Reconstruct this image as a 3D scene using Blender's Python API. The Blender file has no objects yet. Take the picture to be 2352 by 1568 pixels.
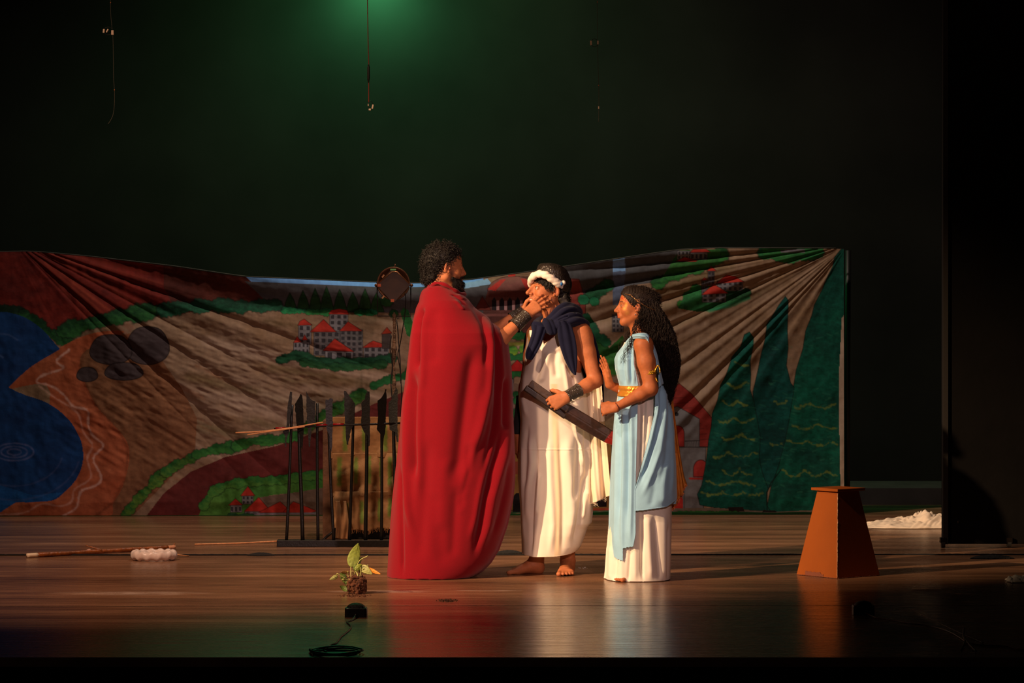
import bpy, math, random
import numpy as np

# ------------------------------------------------------------------ camera, light, exposure
rng = np.random.default_rng(7); random.seed(7)
SC = bpy.context.scene
COL = SC.collection
FPX, CAMH, HY, D0 = 7300.0, 1.5, 681.0, 17.0      # focal length in pixels, eye height, horizon row, distance to the actors


def P(px, py, Y=0.0):
    """a photo position at stage depth Y -> metres"""
    D = D0 + Y
    return np.array([(px - 1176.0) * D / FPX, Y, CAMH - (py - HY) * D / FPX])


def G(px, py):
    """a photo position on the stage floor -> metres"""
    D = FPX * CAMH / (py - HY)
    return np.array([(px - 1176.0) * D / FPX, D - D0, 0.0])


cam_data = bpy.data.cameras.new('camera')
cam_data.sensor_width = 36.0
cam_data.lens = FPX * 36.0 / 2352.0
cam_data.shift_y = -(784.0 - HY) / 2352.0
cam_data.clip_end = 200
cam = bpy.data.objects.new('camera', cam_data)
cam.location = (0, -D0, CAMH)
cam.rotation_euler = (math.radians(90), 0, 0)
COL.objects.link(cam)
SC.camera = cam

SC.view_settings.view_transform = 'Standard'
SC.view_settings.look = 'None'
SC.view_settings.gamma = 1.0
SC.view_settings.use_curve_mapping = False
SC.view_settings.exposure = 0.0

world = bpy.data.worlds.new('dark_hall')
SC.world = world
world.use_nodes = True
world.node_tree.nodes['Background'].inputs[0].default_value = (0.9, 0.6, 0.5, 1)
world.node_tree.nodes['Background'].inputs[1].default_value = 0.004


def spot(name, loc, target, power, color, size_deg, blend=0.5, radius=0.1):
    l = bpy.data.lights.new(name, 'SPOT')
    l.energy = power
    l.color = color
    l.spot_size = math.radians(size_deg)
    l.spot_blend = blend
    l.shadow_soft_size = radius
    o = bpy.data.objects.new(name, l)
    o.location = loc
    d = np.array(target, float) - np.array(loc, float)
    from mathutils import Vector
    o.rotation_euler = Vector(d).to_track_quat('-Z', 'Y').to_euler()
    COL.objects.link(o)
    return o


spot('key_spotlight', (-8.65, -7.0, 5.3), (-0.35, 0.0, 1.0), 10300, (1.0, 0.66, 0.38), 18.5, 1.0, 0.07)
spot('front_spotlight', (2.4, -14.0, 4.6), (-0.1, 0.0, 0.9), 2000, (1.0, 0.64, 0.60), 15, 0.95, 0.12)
spot('left_floor_wash', (-4.2, -4.6, 6.6), (-1.2, 0.5, 0.0), 1900, (1.0, 0.62, 0.42), 44, 1.0, 0.2)
spot('backdrop_wash', (-0.2, 2.4, 6.2), (0.0, 5.0, 0.9), 600, (1.0, 0.80, 0.64), 110, 0.8, 0.12)
spot('green_batten_spot', (-1.03, 6.92, 3.98), (-1.03, 7.4, 3.0), 85, (0.14, 1.0, 0.36), 178, 1.0, 0.06)
spot('green_top_spot', (-1.0, 5.9, 5.2), (-0.7, 7.6, 2.4), 225, (0.10, 1.0, 0.24), 130, 1.0, 0.15)

spot('added_high_front_wash', (-1.0, -9.0, 4.8), (0.3, 1.0, 3.9), 200, (1.0, 0.6, 0.4), 34, 1.0, 0.1)  # unseen lamp added to brighten the tabs on the hanging wires
spot('green_back_spot', (-1.2, 5.4, 5.6), (-0.9, -3.1, 0.0), 170, (0.12, 1.0, 0.36), 13, 1.0, 0.1)


# ------------------------------------------------------------------ helpers
def srgb(r, g, b):
    f = lambda c: (c / 255.0) / 12.92 if c / 255.0 <= 0.04045 else ((c / 255.0 + 0.055) / 1.055) ** 2.4
    return (f(r), f(g), f(b))


MATS = {}


def mat(name, col=(0.5, 0.5, 0.5), rough=0.6, metal=0.0, attr=False, noise=None, bump=None, spec=0.5, sheen=0.0,
        sss=0.0, weave=None, vor=None, coat=0.0, alphametal=False):
    """procedural principled material; noise=(scale, amount), bump=(scale, strength, distance), vor = scale of scales bump"""
    if name in MATS:
        return MATS[name]
    m = bpy.data.materials.new(name)
    m.use_nodes = True
    nt = m.node_tree
    N, L = nt.nodes, nt.links
    b = N['Principled BSDF']
    b.inputs['Base Color'].default_value = (*col, 1)
    b.inputs['Roughness'].default_value = rough
    b.inputs['Metallic'].default_value = metal
    b.inputs['Specular IOR Level'].default_value = spec
    b.inputs['Sheen Weight'].default_value = sheen
    b.inputs['Coat Weight'].default_value = coat
    if sss:
        b.inputs['Subsurface Weight'].default_value = sss
        b.inputs['Subsurface Radius'].default_value = (1.0, 0.35, 0.2)
        b.inputs['Subsurface Scale'].default_value = 0.008
    tc = N.new('ShaderNodeTexCoord')
    src = None
    if attr:
        a = N.new('ShaderNodeAttribute')
        a.attribute_name = 'Col'
        src = a.outputs['Color']
        if alphametal:
            L.new(a.outputs['Alpha'], b.inputs['Metallic'])
    if noise:
        n = N.new('ShaderNodeTexNoise')
        n.inputs['Scale'].default_value = noise[0]
        n.inputs['Detail'].default_value = 5
        L.new(tc.outputs['Object'], n.inputs['Vector'])
        mr = N.new('ShaderNodeMapRange')
        mr.inputs['To Min'].default_value = 1 - noise[1]
        mr.inputs['To Max'].default_value = 1 + noise[1]
        mr.inputs['From Min'].default_value = 0.3
        mr.inputs['From Max'].default_value = 0.7
        L.new(n.outputs['Fac'], mr.inputs['Value'])
        mx = N.new('ShaderNodeVectorMath')
        mx.operation = 'SCALE'
        if src is None:
            mx.inputs[0].default_value = col
        else:
            L.new(src, mx.inputs[0])
        L.new(mr.outputs['Result'], mx.inputs['Scale'])
        src = mx.outputs['Vector']
    if src is not None:
        L.new(src, b.inputs['Base Color'])
    h = None
    if bump:
        n = N.new('ShaderNodeTexNoise')
        n.inputs['Scale'].default_value = bump[0]
        n.inputs['Detail'].default_value = 4
        L.new(tc.outputs['Object'], n.inputs['Vector'])
        h = (n.outputs['Fac'], bump[1], bump[2])
    if vor:
        n = N.new('ShaderNodeTexVoronoi')
        n.inputs['Scale'].default_value = vor
        n.feature = 'DISTANCE_TO_EDGE'
        L.new(tc.outputs['Object'], n.inputs['Vector'])
        pw = N.new('ShaderNodeMath'); pw.operation = 'MINIMUM'; pw.inputs[1].default_value = 0.25
        L.new(n.outputs['Distance'], pw.inputs[0])
        h = (pw.outputs[0], 0.9, 0.006)
    if weave:
        mp = N.new('ShaderNodeMapping')
        mp.inputs['Scale'].default_value = (1, 1, weave[3] if len(weave) > 3 else 1)
        n = N.new('ShaderNodeTexNoise')
        n.inputs['Scale'].default_value = weave[0]
        n.inputs['Detail'].default_value = 3
        L.new(tc.outputs['Object'], mp.inputs['Vector'])
        L.new(mp.outputs['Vector'], n.inputs['Vector'])
        h = (n.outputs['Fac'], weave[1], weave[2])
    if h:
        bp = N.new('ShaderNodeBump')
        bp.inputs['Strength'].default_value = h[1]
        bp.inputs['Distance'].default_value = h[2]
        L.new(h[0], bp.inputs['Height'])
        L.new(bp.outputs['Normal'], b.inputs['Normal'])
    MATS[name] = m
    return m


def tag(o, label=None, cat=None, group=None, kind=None):
    if label: o['label'] = label
    if cat: o['category'] = cat
    if group: o['group'] = group
    if kind: o['kind'] = kind
    return o


def empty(name, loc, label, cat, group=None):
    o = bpy.data.objects.new(name, None)
    o.empty_display_size = 0.05
    o.location = tuple(loc)
    COL.objects.link(o)
    return tag(o, label, cat, group)


def mk(name, V, Fc, m, parent=None, colors=None, smooth=True, solid=0.0, loc=None):
    """numpy mesh; V in world metres (kept in world even under a parent)"""
    V = np.asarray(V, np.float64)
    off = np.array(loc, float) if loc is not None else np.zeros(3)
    if parent is not None:
        off = np.array(parent.location)
        p = parent.parent
        while p is not None:
            off = off + np.array(p.location); p = p.parent
        Vl = V - off
    else:
        if loc is None:
            off = np.array([V[:, 0].mean(), V[:, 1].mean(), V[:, 2].min()])
        Vl = V - off
    me = bpy.data.meshes.new(name)
    if isinstance(Fc, np.ndarray):
        nf, k = Fc.shape
        me.vertices.add(len(V)); me.loops.add(nf * k); me.polygons.add(nf)
        me.vertices.foreach_set('co', Vl.astype(np.float32).ravel())
        me.loops.foreach_set('vertex_index', Fc.astype(np.int32).ravel())
        me.polygons.foreach_set('loop_start', np.arange(0, nf * k, k, dtype=np.int32))
        me.polygons.foreach_set('loop_total', np.full(nf, k, dtype=np.int32))
    else:
        me.from_pydata([tuple(v) for v in Vl], [], [tuple(int(i) for i in f) for f in Fc])
    me.update(calc_edges=True)
    if colors is not None:
        ca = me.color_attributes.new('Col', 'FLOAT_COLOR', 'POINT')
        c = np.ones((len(V), 4), np.float32)
        c[:, 3] = 0
        c[:, :colors.shape[1]] = colors
        ca.data.foreach_set('color', c.ravel())
    me.materials.append(m)
    if smooth:
        me.polygons.foreach_set('use_smooth', np.ones(len(me.polygons), bool))
    o = bpy.data.objects.new(name, me)
    COL.objects.link(o)
    if parent is None:
        o.location = tuple(off)
    else:
        o.parent = parent
    if solid:
        md = o.modifiers.new('thickness', 'SOLIDIFY')
        md.thickness = solid
        md.offset = 0
    return o


def join(parts):
    """list of (V, F list/array) -> V, F list"""
    Vs, Fs, n = [], [], 0
    for V, Fc in parts:
        V = np.asarray(V, float)
        Vs.append(V)
        Fs.extend([tuple(int(i) + n for i in f) for f in Fc])
        n += len(V)
    return np.vstack(Vs), Fs


def box(c, s, rz=0.0, R=None):
    v = np.array([[x, y, z] for x in (-.5, .5) for y in (-.5, .5) for z in (-.5, .5)]) * np.array(s)
    if R is None:
        ca, sa = math.cos(rz), math.sin(rz)
        R = np.array([[ca, -sa, 0], [sa, ca, 0], [0, 0, 1]])
    v = v @ np.asarray(R).T + np.array(c)
    f = [(0, 1, 3, 2), (4, 6, 7, 5), (0, 4, 5, 1), (2, 3, 7, 6), (0, 2, 6, 4), (1, 5, 7, 3)]
    return v, f


def bevel(o, w=0.004, seg=2):
    md = o.modifiers.new('bevel', 'BEVEL'); md.width = w; md.segments = seg; md.limit_method = 'ANGLE'
    return o


def unit(v):
    v = np.asarray(v, float)
    return v / max(np.linalg.norm(v), 1e-9)


def tube(path, r, sides=8, cap=True):
    path = np.asarray(path, float)
    n = len(path)
    r = np.full(n, r) if np.isscalar(r) else np.asarray(r, float)
    T = np.gradient(path, axis=0)
    T /= np.maximum(np.linalg.norm(T, axis=1, keepdims=True), 1e-9)
    up = np.array([0, 0, 1.0]) if abs(T[0][2]) < 0.9 else np.array([0, 1.0, 0])
    u = unit(np.cross(T[0], up))
    V = []
    a = np.linspace(0, 2 * math.pi, sides, endpoint=False)
    for i in range(n):
        u = unit(u - T[i] * np.dot(u, T[i]))
        w = np.cross(T[i], u)
        V.append(path[i] + r[i] * (np.cos(a)[:, None] * u + np.sin(a)[:, None] * w))
    V = np.vstack(V)
    F = []
    for i in range(n - 1):
        for j in range(sides):
            k = (j + 1) % sides
            F.append((i * sides + j, i * sides + k, (i + 1) * sides + k, (i + 1) * sides + j))
    if cap:
        F.append(tuple(range(sides - 1, -1, -1)))
        F.append(tuple((n - 1) * sides + j for j in range(sides)))
    return V, F


def smooth_path(pts, n=60):
    """Catmull-Rom through the points"""
    p = np.asarray(pts, float)
    p = np.vstack([2 * p[0] - p[1], p, 2 * p[-1] - p[-2]])
    out = []
    seg = len(p) - 3
    for t in np.linspace(0, seg - 1e-6, n):
        i = int(t); u = t - i
        a, b, c, d = p[i], p[i + 1], p[i + 2], p[i + 3]
        out.append(0.5 * (2 * b + (c - a) * u + (2 * a - 5 * b + 4 * c - d) * u * u + (3 * b - a - 3 * c + d) * u ** 3))
    return np.array(out)


def strands(paths, r, sides=3):
    """many strands at once; paths (N, M, 3), r (M,) or scalar -> V, F array"""
    N, M, _ = paths.shape
    T = np.gradient(paths, axis=1)
    T /= np.maximum(np.linalg.norm(T, axis=2, keepdims=True), 1e-9)
    ref = np.broadcast_to(np.array([0.3, 0.5, 0.81]), T.shape)
    u = np.cross(T, ref); u /= np.maximum(np.linalg.norm(u, axis=2, keepdims=True), 1e-6)
    w = np.cross(T, u)
    a = np.linspace(0, 2 * math.pi, sides, endpoint=False)
    rr = (np.ones(M) * r)[None, :, None, None]
    V = paths[:, :, None, :] + rr * (np.cos(a)[None, None, :, None] * u[:, :, None, :] + np.sin(a)[None, None, :, None] * w[:, :, None, :])
    idx = np.arange(N * M * sides).reshape(N, M, sides)
    nx = np.roll(idx, -1, axis=2)
    F = np.stack([idx[:, :-1], nx[:, :-1], nx[:, 1:], idx[:, 1:]], axis=-1).reshape(-1, 4)
    return V.reshape(-1, 3), F


# ------------------------------------------------------------------ sculpting volume (signed distance + surface nets)
class Vol:
    def __init__(s, lo, hi, h=0.0025):
        s.lo = np.array(lo, float); s.h = h
        s.n = np.ceil((np.array(hi, float) - s.lo) / h).astype(int) + 1
        s.d = np.full(s.n, 0.5, np.float32)
        s.ax = [(s.lo[i] + np.arange(s.n[i]) * h).astype(np.float32) for i in range(3)]

    def _op(s, fn, lo, hi, k, sub):
        pad = k + 3 * s.h
        i0 = np.clip(np.floor((np.array(lo) - pad - s.lo) / s.h).astype(int), 0, s.n)
        i1 = np.clip(np.ceil((np.array(hi) + pad - s.lo) / s.h).astype(int) + 1, 0, s.n)
        if (i1 <= i0).any():
            return
        sl = tuple(slice(a, b) for a, b in zip(i0, i1))
        X = s.ax[0][sl[0]][:, None, None]; Y = s.ax[1][sl[1]][None, :, None]; Z = s.ax[2][sl[2]][None, None, :]
        new = fn(X, Y, Z)
        old = s.d[sl]
        if sub:
            new = -new
            hh = np.maximum(k - np.abs(old - new), 0) / k
            s.d[sl] = np.maximum(old, new) + hh * hh * k * 0.25
        else:
            hh = np.maximum(k - np.abs(old - new), 0) / k
            s.d[sl] = np.minimum(old, new) - hh * hh * k * 0.25

    def cone(s, a, b, ra, rb, k=0.01, sub=False):
        a = np.asarray(a, float); b = np.asarray(b, float)
        ab = b - a; L = max(float(ab @ ab), 1e-12)

        def fn(X, Y, Z):
            x, y, z = X - np.float32(a[0]), Y - np.float32(a[1]), Z - np.float32(a[2])
            t = np.clip((x * np.float32(ab[0]) + y * np.float32(ab[1]) + z * np.float32(ab[2])) / np.float32(L), 0, 1)
            return np.sqrt((x - t * np.float32(ab[0])) ** 2 + (y - t * np.float32(ab[1])) ** 2 + (z - t * np.float32(ab[2])) ** 2) - (np.float32(ra) + np.float32(rb - ra) * t)
        r = max(ra, rb)
        s._op(fn, np.minimum(a, b) - r, np.maximum(a, b) + r, k, sub)

    def chain(s, pts, rs, k=0.01):
        for i in range(len(pts) - 1):
            s.cone(pts[i], pts[i + 1], rs[i], rs[i + 1], k)

    def ell(s, c, r, R=None, k=0.01, sub=False):
        """R columns = local axes"""
        c = np.asarray(c, float); r = np.asarray(r, float)
        R = np.eye(3) if R is None else np.asarray(R, float)
        ext = np.sqrt(((R * r[None, :]) ** 2).sum(1))

        def fn(X, Y, Z):
            x, y, z = X - np.float32(c[0]), Y - np.float32(c[1]), Z - np.float32(c[2])
            q = [x * np.float32(R[0, i]) + y * np.float32(R[1, i]) + z * np.float32(R[2, i]) for i in range(3)]
            k0 = np.sqrt(sum((q[i] / np.float32(r[i])) ** 2 for i in range(3)))
            k1 = np.sqrt(sum((q[i] / np.float32(r[i] ** 2)) ** 2 for i in range(3)))
            return k0 * (k0 - 1) / np.maximum(k1, 1e-6)
        s._op(fn, c - ext, c + ext, k, sub)

    def mesh(s, relax=1):
        d = s.d
        ins = d < 0
        n = s.n
        # active cells
        c = [ins[i:n[0] - 1 + i, j:n[1] - 1 + j, k:n[2] - 1 + k] for i in (0, 1) for j in (0, 1) for k in (0, 1)]
        alln = c[0].copy(); anyn = c[0].copy()
        for q in c[1:]:
            alln &= q; anyn |= q
        act = anyn & ~alln
        del alln, anyn, c
        ci = np.argwhere(act)
        idmap = np.full(act.shape, -1, np.int32)
        idmap[act] = np.arange(len(ci), dtype=np.int32)
        corner = {}
        for i in (0, 1):
            for j in (0, 1):
                for k in (0, 1):
                    corner[(i, j, k)] = d[ci[:, 0] + i, ci[:, 1] + j, ci[:, 2] + k]
        acc = np.zeros((len(ci), 3)); cnt = np.zeros(len(ci))
        for a in corner:
            for ax in range(3):
                if a[ax] == 0:
                    b = list(a); b[ax] = 1; b = tuple(b)
                    va, vb = corner[a], corner[b]
                    m = (va < 0) != (vb < 0)
                    t = np.where(m, va / np.where(m, va - vb, 1), 0)
                    pos = np.tile(np.array(a, float), (len(ci), 1))
                    pos[:, ax] += t
                    acc += pos * m[:, None]; cnt += m
        V = s.lo + (ci + acc / np.maximum(cnt, 1)[:, None]) * s.h
        Q = []
        for ax in range(3):
            o1, o2 = [(1, 2), (2, 0), (0, 1)][ax]
            A = np.take(ins, np.arange(0, n[ax] - 1), axis=ax)
            B = np.take(ins, np.arange(1, n[ax]), axis=ax)
            e = np.argwhere(A != B)
            e = e[(e[:, o1] > 0) & (e[:, o2] > 0) & (e[:, o1] < n[o1] - 1) & (e[:, o2] < n[o2] - 1)]
            flip = A[e[:, 0], e[:, 1], e[:, 2]]
            def cell(d1, d2):
                q = e.copy(); q[:, o1] -= d1; q[:, o2] -= d2
                return idmap[q[:, 0], q[:, 1], q[:, 2]]
            q = np.stack([cell(1, 1), cell(0, 1), cell(0, 0), cell(1, 0)], 1)
            q[~flip] = q[~flip][:, ::-1]
            Q.append(q)
        Q = np.vstack(Q)
        Q = Q[(Q >= 0).all(1)]
        for _ in range(relax):
            S = np.zeros_like(V); C = np.zeros(len(V))
            for a in range(4):
                b = (a + 1) % 4
                np.add.at(S, Q[:, a], V[Q[:, b]]); np.add.at(C, Q[:, a], 1)
                np.add.at(S, Q[:, b], V[Q[:, a]]); np.add.at(C, Q[:, b], 1)
            V = 0.45 * V + 0.55 * S / np.maximum(C, 1)[:, None]
        return V, Q


def frame(fwd, up=(0, 0, 1), roll=0.0):
    """columns: forward (x), left (y), up (z)"""
    f = unit(fwd)
    l = unit(np.cross(up, f))
    u = np.cross(f, l)
    return np.stack([f, l, u], 1)


def head(V, O, R, s=1.0, jaw=1.0, nose=1.0, smile=0.0, female=False):
    """a head sculpted round the point between the eyes' height and the ears; R columns = forward, left, up"""
    T = lambda x, y, z: O + R @ (np.array([x, y, z]) * s)
    E = lambda c, r, k=0.01, sub=False, Rl=None: V.ell(T(*c), np.array(r) * s, R if Rl is None else R @ Rl, k, sub)
    C = lambda a, b, ra, rb, k=0.008, sub=False: V.cone(T(*a), T(*b), ra * s, rb * s, k, sub)
    E((-0.014, 0, 0.032), (0.096, 0.075, 0.083), 0.01)
    E((0.028, 0, 0.01), (0.062, 0.062, 0.07), 0.03)
    E((0.028, 0, -0.045), (0.058, 0.054 * jaw, 0.06), 0.03)
    for y in (-1, 1):
        C((-0.005, y * 0.052 * jaw, -0.06), (0.062, y * 0.016, -0.098), 0.018, 0.015, 0.03)
        E((0.056, y * 0.036, -0.032), (0.026, 0.022, 0.024), 0.022)
        C((0.086, y * 0.012, 0.016), (0.072, y * 0.046, 0.018), 0.0065, 0.007, 0.012)
    C((0.066, 0, -0.098), (0.07, 0, -0.1), 0.02, 0.019, 0.02)
    # eye sockets, eyeballs, lids
    for y in (-1, 1):
        E((0.094, y * 0.033, -0.002), (0.015, 0.018, 0.012), 0.012, True)
        E((0.0765, y * 0.032, -0.003), (0.0135, 0.0145, 0.0125), 0.003)
        C((0.0865, y * 0.021, 0.004), (0.0815, y * 0.044, 0.0035), 0.0035, 0.0035, 0.004)
        C((0.0865, y * 0.021, -0.0095), (0.0815, y * 0.044, -0.008), 0.003, 0.003, 0.005)
    # nose
    C((0.088, 0, 0.012), (0.112 + 0.004 * nose, 0, -0.03), 0.0068, 0.0085, 0.01)
    E((0.112 + 0.004 * nose, 0, -0.034), (0.0105, 0.0105, 0.0095), 0.006)
    C((0.09, 0, -0.02), (0.096, 0, -0.04), 0.012, 0.012, 0.012)
    for y in (-1, 1):
        E((0.1, y * 0.0125, -0.037), (0.0105, 0.0075, 0.0075), 0.005)
        E((0.105, y * 0.0065, -0.0445), (0.0045, 0.0035, 0.004), 0.003, True)
    # mouth
    E((0.086, 0, -0.064), (0.016, 0.028, 0.019), 0.014)
    if smile:
        E((0.098, 0, -0.0655), (0.012, 0.025, 0.006), 0.004, True)
        E((0.088, 0, -0.065), (0.0115, 0.022, 0.0052), 0.001)
        for q in range(5):
            pass
        for y in (-1, 1):
            C((0.099, 0, -0.0575), (0.084, y * 0.03, -0.052), 0.0042, 0.003, 0.004)
            C((0.096, 0, -0.0745), (0.084, y * 0.03, -0.052), 0.005, 0.003, 0.004)
            C((0.094, y * 0.02, -0.035), (0.083, y * 0.038, -0.055), 0.003, 0.003, 0.005, True)
    else:
        for y in (-1, 1):
            C((0.1, 0, -0.059), (0.089, y * 0.022, -0.064), 0.0055, 0.003, 0.004)
            C((0.0985, 0, -0.071), (0.089, y * 0.02, -0.0655), 0.0062, 0.003, 0.004)
        C((0.108, -0.02, -0.0648), (0.108, 0.02, -0.0648), 0.0035, 0.0035, 0.003, True)
    E((0.094, 0, -0.083), (0.006, 0.018, 0.005), 0.006, True)
    # ears
    for y in (-1, 1):
        ca, sa = math.cos(0.35), math.sin(0.35)
        Rl = np.array([[ca, y * sa * 1.0, 0], [-y * sa, ca, 0], [0, 0, 1]])
        Rt = np.array([[1, 0, 0.18], [0, 1, 0], [-0.18, 0, 1]])
        E((-0.008, y * 0.078, -0.008), (0.017, 0.0065, 0.03), 0.004, False, Rl @ Rt)
        E((-0.002, y * 0.0845, -0.006), (0.0085, 0.006, 0.017), 0.004, True, Rl @ Rt)
        E((0.002, y * 0.077, -0.031), (0.008, 0.006, 0.0085), 0.004)
        E((0.008, y * 0.0765, -0.013), (0.005, 0.005, 0.007), 0.004)
    return T


def hand(V, W, d, n, thumbside, curl=(15, 20, 15), spread=0.08, s=1.0, thumb=None, curls=None):
    d = unit(d); n = unit(np.asarray(n) - d * np.dot(n, d))
    l = np.cross(n, d)
    if np.dot(l, thumbside) < 0: l = -l
    W = np.asarray(W, float)
    offs = [0.031, 0.011, -0.0105, -0.029]
    lens = [0.088, 0.091, 0.086, 0.077]
    ph = [(0.043, 0.026, 0.021), (0.048, 0.030, 0.022), (0.044, 0.028, 0.021), (0.034, 0.021, 0.019)]
    for i in range(4):
        K = W + s * (d * lens[i] + l * offs[i])
        V.cone(W + s * (l * offs[i] * 0.55 + d * 0.004), K, 0.0155 * s, 0.0118 * s, 0.016 * s)
        c = curls[i] if curls is not None else curl
        ang = 0.0
        p = K
        di = unit(d + l * spread * (1.5 - i))
        r = [0.0090, 0.0080, 0.0071, 0.0058] if i < 3 else [0.0078, 0.0069, 0.0062, 0.0052]
        for j in range(3):
            ang += math.radians(c[j])
            dr = di * math.cos(ang) - n * math.sin(ang)
            q = p + dr * ph[i][j] * s
            V.cone(p, q, r[j] * s, r[j + 1] * s, 0.003)
            V.ell(p + n * 0.001, np.full(3, r[j] * 1.06 * s), None, 0.004)
            p = q
    V.cone(W + s * (d * 0.03 - n * 0.008 + l * 0.012), W + s * (d * 0.065 - n * 0.008), 0.014 * s, 0.013 * s, 0.02 * s)
    if thumb is None:
        thumb = ((0.62, 0.62, -0.35), (0.85, 0.35, -0.4), (0.95, 0.1, -0.4))
    p = W + s * (d * 0.016 + l * 0.018 - n * 0.006)
    for j, (v, L, ra, rb) in enumerate(zip(thumb, (0.046, 0.034, 0.027), (0.0155, 0.0118, 0.0105), (0.0118, 0.0105, 0.0075))):
        q = p + unit(d * v[0] + l * v[1] + n * v[2]) * L * s
        V.cone(p, q, ra * s, rb * s, 0.008 if j == 0 else 0.003)
        p = q


def foot(V, heel, heading, side, s=1.0, ankle_top=0.12):
    """side: +1 when the big toe is to the left of the heading"""
    h = unit([heading[0], heading[1], 0]); l = np.array([-h[1], h[0], 0]) * side
    H = np.array([heel[0], heel[1], 0.0])
    T = lambda a, b, c: H + s * (h * a + l * b) + np.array([0, 0, c * s])
    V.ell(T(0.02, 0, 0.028), (0.029 * s,) * 3, None, 0.02)
    V.cone(T(0.03, -0.006, 0.022), T(0.165, -0.022, 0.017), 0.021 * s, 0.0165 * s, 0.03)
    V.cone(T(0.04, 0.004, 0.05), T(0.165, 0.022, 0.02), 0.028 * s, 0.019 * s, 0.03)
    V.cone(T(0.045, 0, 0.07), T(0.14, 0.006, 0.03), 0.026 * s, 0.018 * s, 0.03)
    for i, (b, L, r) in enumerate([(0.031, 0.222, 0.0135), (0.008, 0.222, 0.0088), (-0.01, 0.212, 0.0082), (-0.026, 0.2, 0.0078), (-0.04, 0.185, 0.0075)]):
        V.cone(T(0.165, b * 0.9, 0.018), T(L - 0.016, b, 0.015), 0.013 * s, r * s, 0.012 if i else 0.015)
        V.ell(T(L - 0.006, b, 0.0125), (r * 1.25 * s, r * 1.1 * s, r * s), np.stack([h, l, [0, 0, 1]], 1), 0.003)
    V.cone(T(0.035, 0, 0.05), T(0.025, 0, ankle_top), 0.03 * s, 0.031 * s, 0.03)
    for q in (-1, 1):
        V.ell(T(0.036, q * 0.028, 0.072), (0.013 * s, 0.01 * s, 0.014 * s), None, 0.012)


# ------------------------------------------------------------------ draped garments: rings through a table of silhouette rows
def loft(rows, nth=360, nv=300, power=0.85, zmin=None, py0=None, py1=None, sm=3):
    rows = np.array(rows, float)
    py = np.linspace(rows[0, 0] if py0 is None else py0, rows[-1, 0] if py1 is None else py1, nv)
    c = [np.interp(py, rows[:, 0], rows[:, i]) for i in range(1, 5)]
    if sm:
        kx = np.exp(-np.linspace(-2, 2, 2 * sm + 1) ** 2); kx /= kx.sum()
        c = [np.convolve(np.pad(v, sm, mode='reflect', reflect_type='odd'), kx, 'valid') for v in c]
    xl, xr, yf, yb = c
    th = np.linspace(0, 2 * math.pi, nth, endpoint=False)
    sg = lambda v: np.sign(v) * np.abs(v) ** power
    yc = (yf + yb) / 2; ry = (yb - yf) / 2
    PX = (xl + xr)[:, None] / 2 + (xr - xl)[:, None] / 2 * sg(np.cos(th))[None, :]
    Y = yc[:, None] + ry[:, None] * sg(np.sin(th))[None, :]
    D = D0 + yc[:, None]
    X = (PX - 1176) * D / FPX
    Z = CAMH - (py[:, None] - HY) * D / FPX + 0 * X
    if zmin is not None:
        Z = np.maximum(Z, zmin)
    rx = ((xr - xl) / 2 * (D0 + yc) / FPX)[:, None]
    nx = np.cos(th)[None, :] / np.maximum(rx, 1e-3); ny = np.sin(th)[None, :] / np.maximum(ry[:, None], 1e-3)
    L = np.sqrt(nx ** 2 + ny ** 2)
    return dict(px=PX, py=np.repeat(py[:, None], nth, 1), th=np.repeat(th[None, :], nv, 0), p=np.stack([X, Y, Z], -1),
                n=np.stack([nx / L, ny / L, 0 * nx], -1))


def folds(g, lst, back=0.012, nback=14, seed=1, frontw=None):
    """push folds in and out along drawn lines: (points (px, py), depth m, half width px)"""
    PX, PY, th = g['px'], g['py'], g['th']
    front = np.clip((0.25 - np.sin(th)) / 0.35, 0, 1)
    disp = np.zeros_like(PX)
    for pts, A, w in lst:
        pts = np.array(sorted(pts, key=lambda q: q[1]), float)
        fx = np.interp(PY, pts[:, 1], pts[:, 0])
        a, b = pts[0, 1], pts[-1, 1]
        ln = max(b - a, 1)
        fe = np.clip((PY - a) / (0.18 * ln) + 0.05, 0, 1) * np.clip((b - PY) / (0.18 * ln) + 0.05, 0, 1)
        fe = fe * fe * (3 - 2 * fe)
        disp += A * fe * np.exp(-((PX - fx) / w) ** 2)
    disp *= front
    r = np.random.default_rng(seed)
    v = (PY - PY.min()) / (PY.max() - PY.min())
    for q in range(3):
        disp += (1 - front) * back * (0.3 + 0.7 * v) * np.cos(th * (nback + 5 * q) + r.uniform(0, 6) + 1.2 * np.sin(v * 3 + r.uniform(0, 6))) / (1 + q)
    g['p'] = g['p'] + g['n'] * disp[..., None]
    g['front'] = front
    return g


def wrinkle(g, amp, fx, fy, seed):
    """broad low waviness across a garment"""
    r = np.random.default_rng(seed)
    d = np.zeros_like(g['px'])
    for q in range(5):
        a = r.uniform(0.6, 1.6)
        d += np.cos(g['px'] * fx * a + g['py'] * fy * r.uniform(-1, 1) * a + r.uniform(0, 6)) * amp / 3
    g['p'] = g['p'] + g['n'] * d[..., None]
    return g


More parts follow.
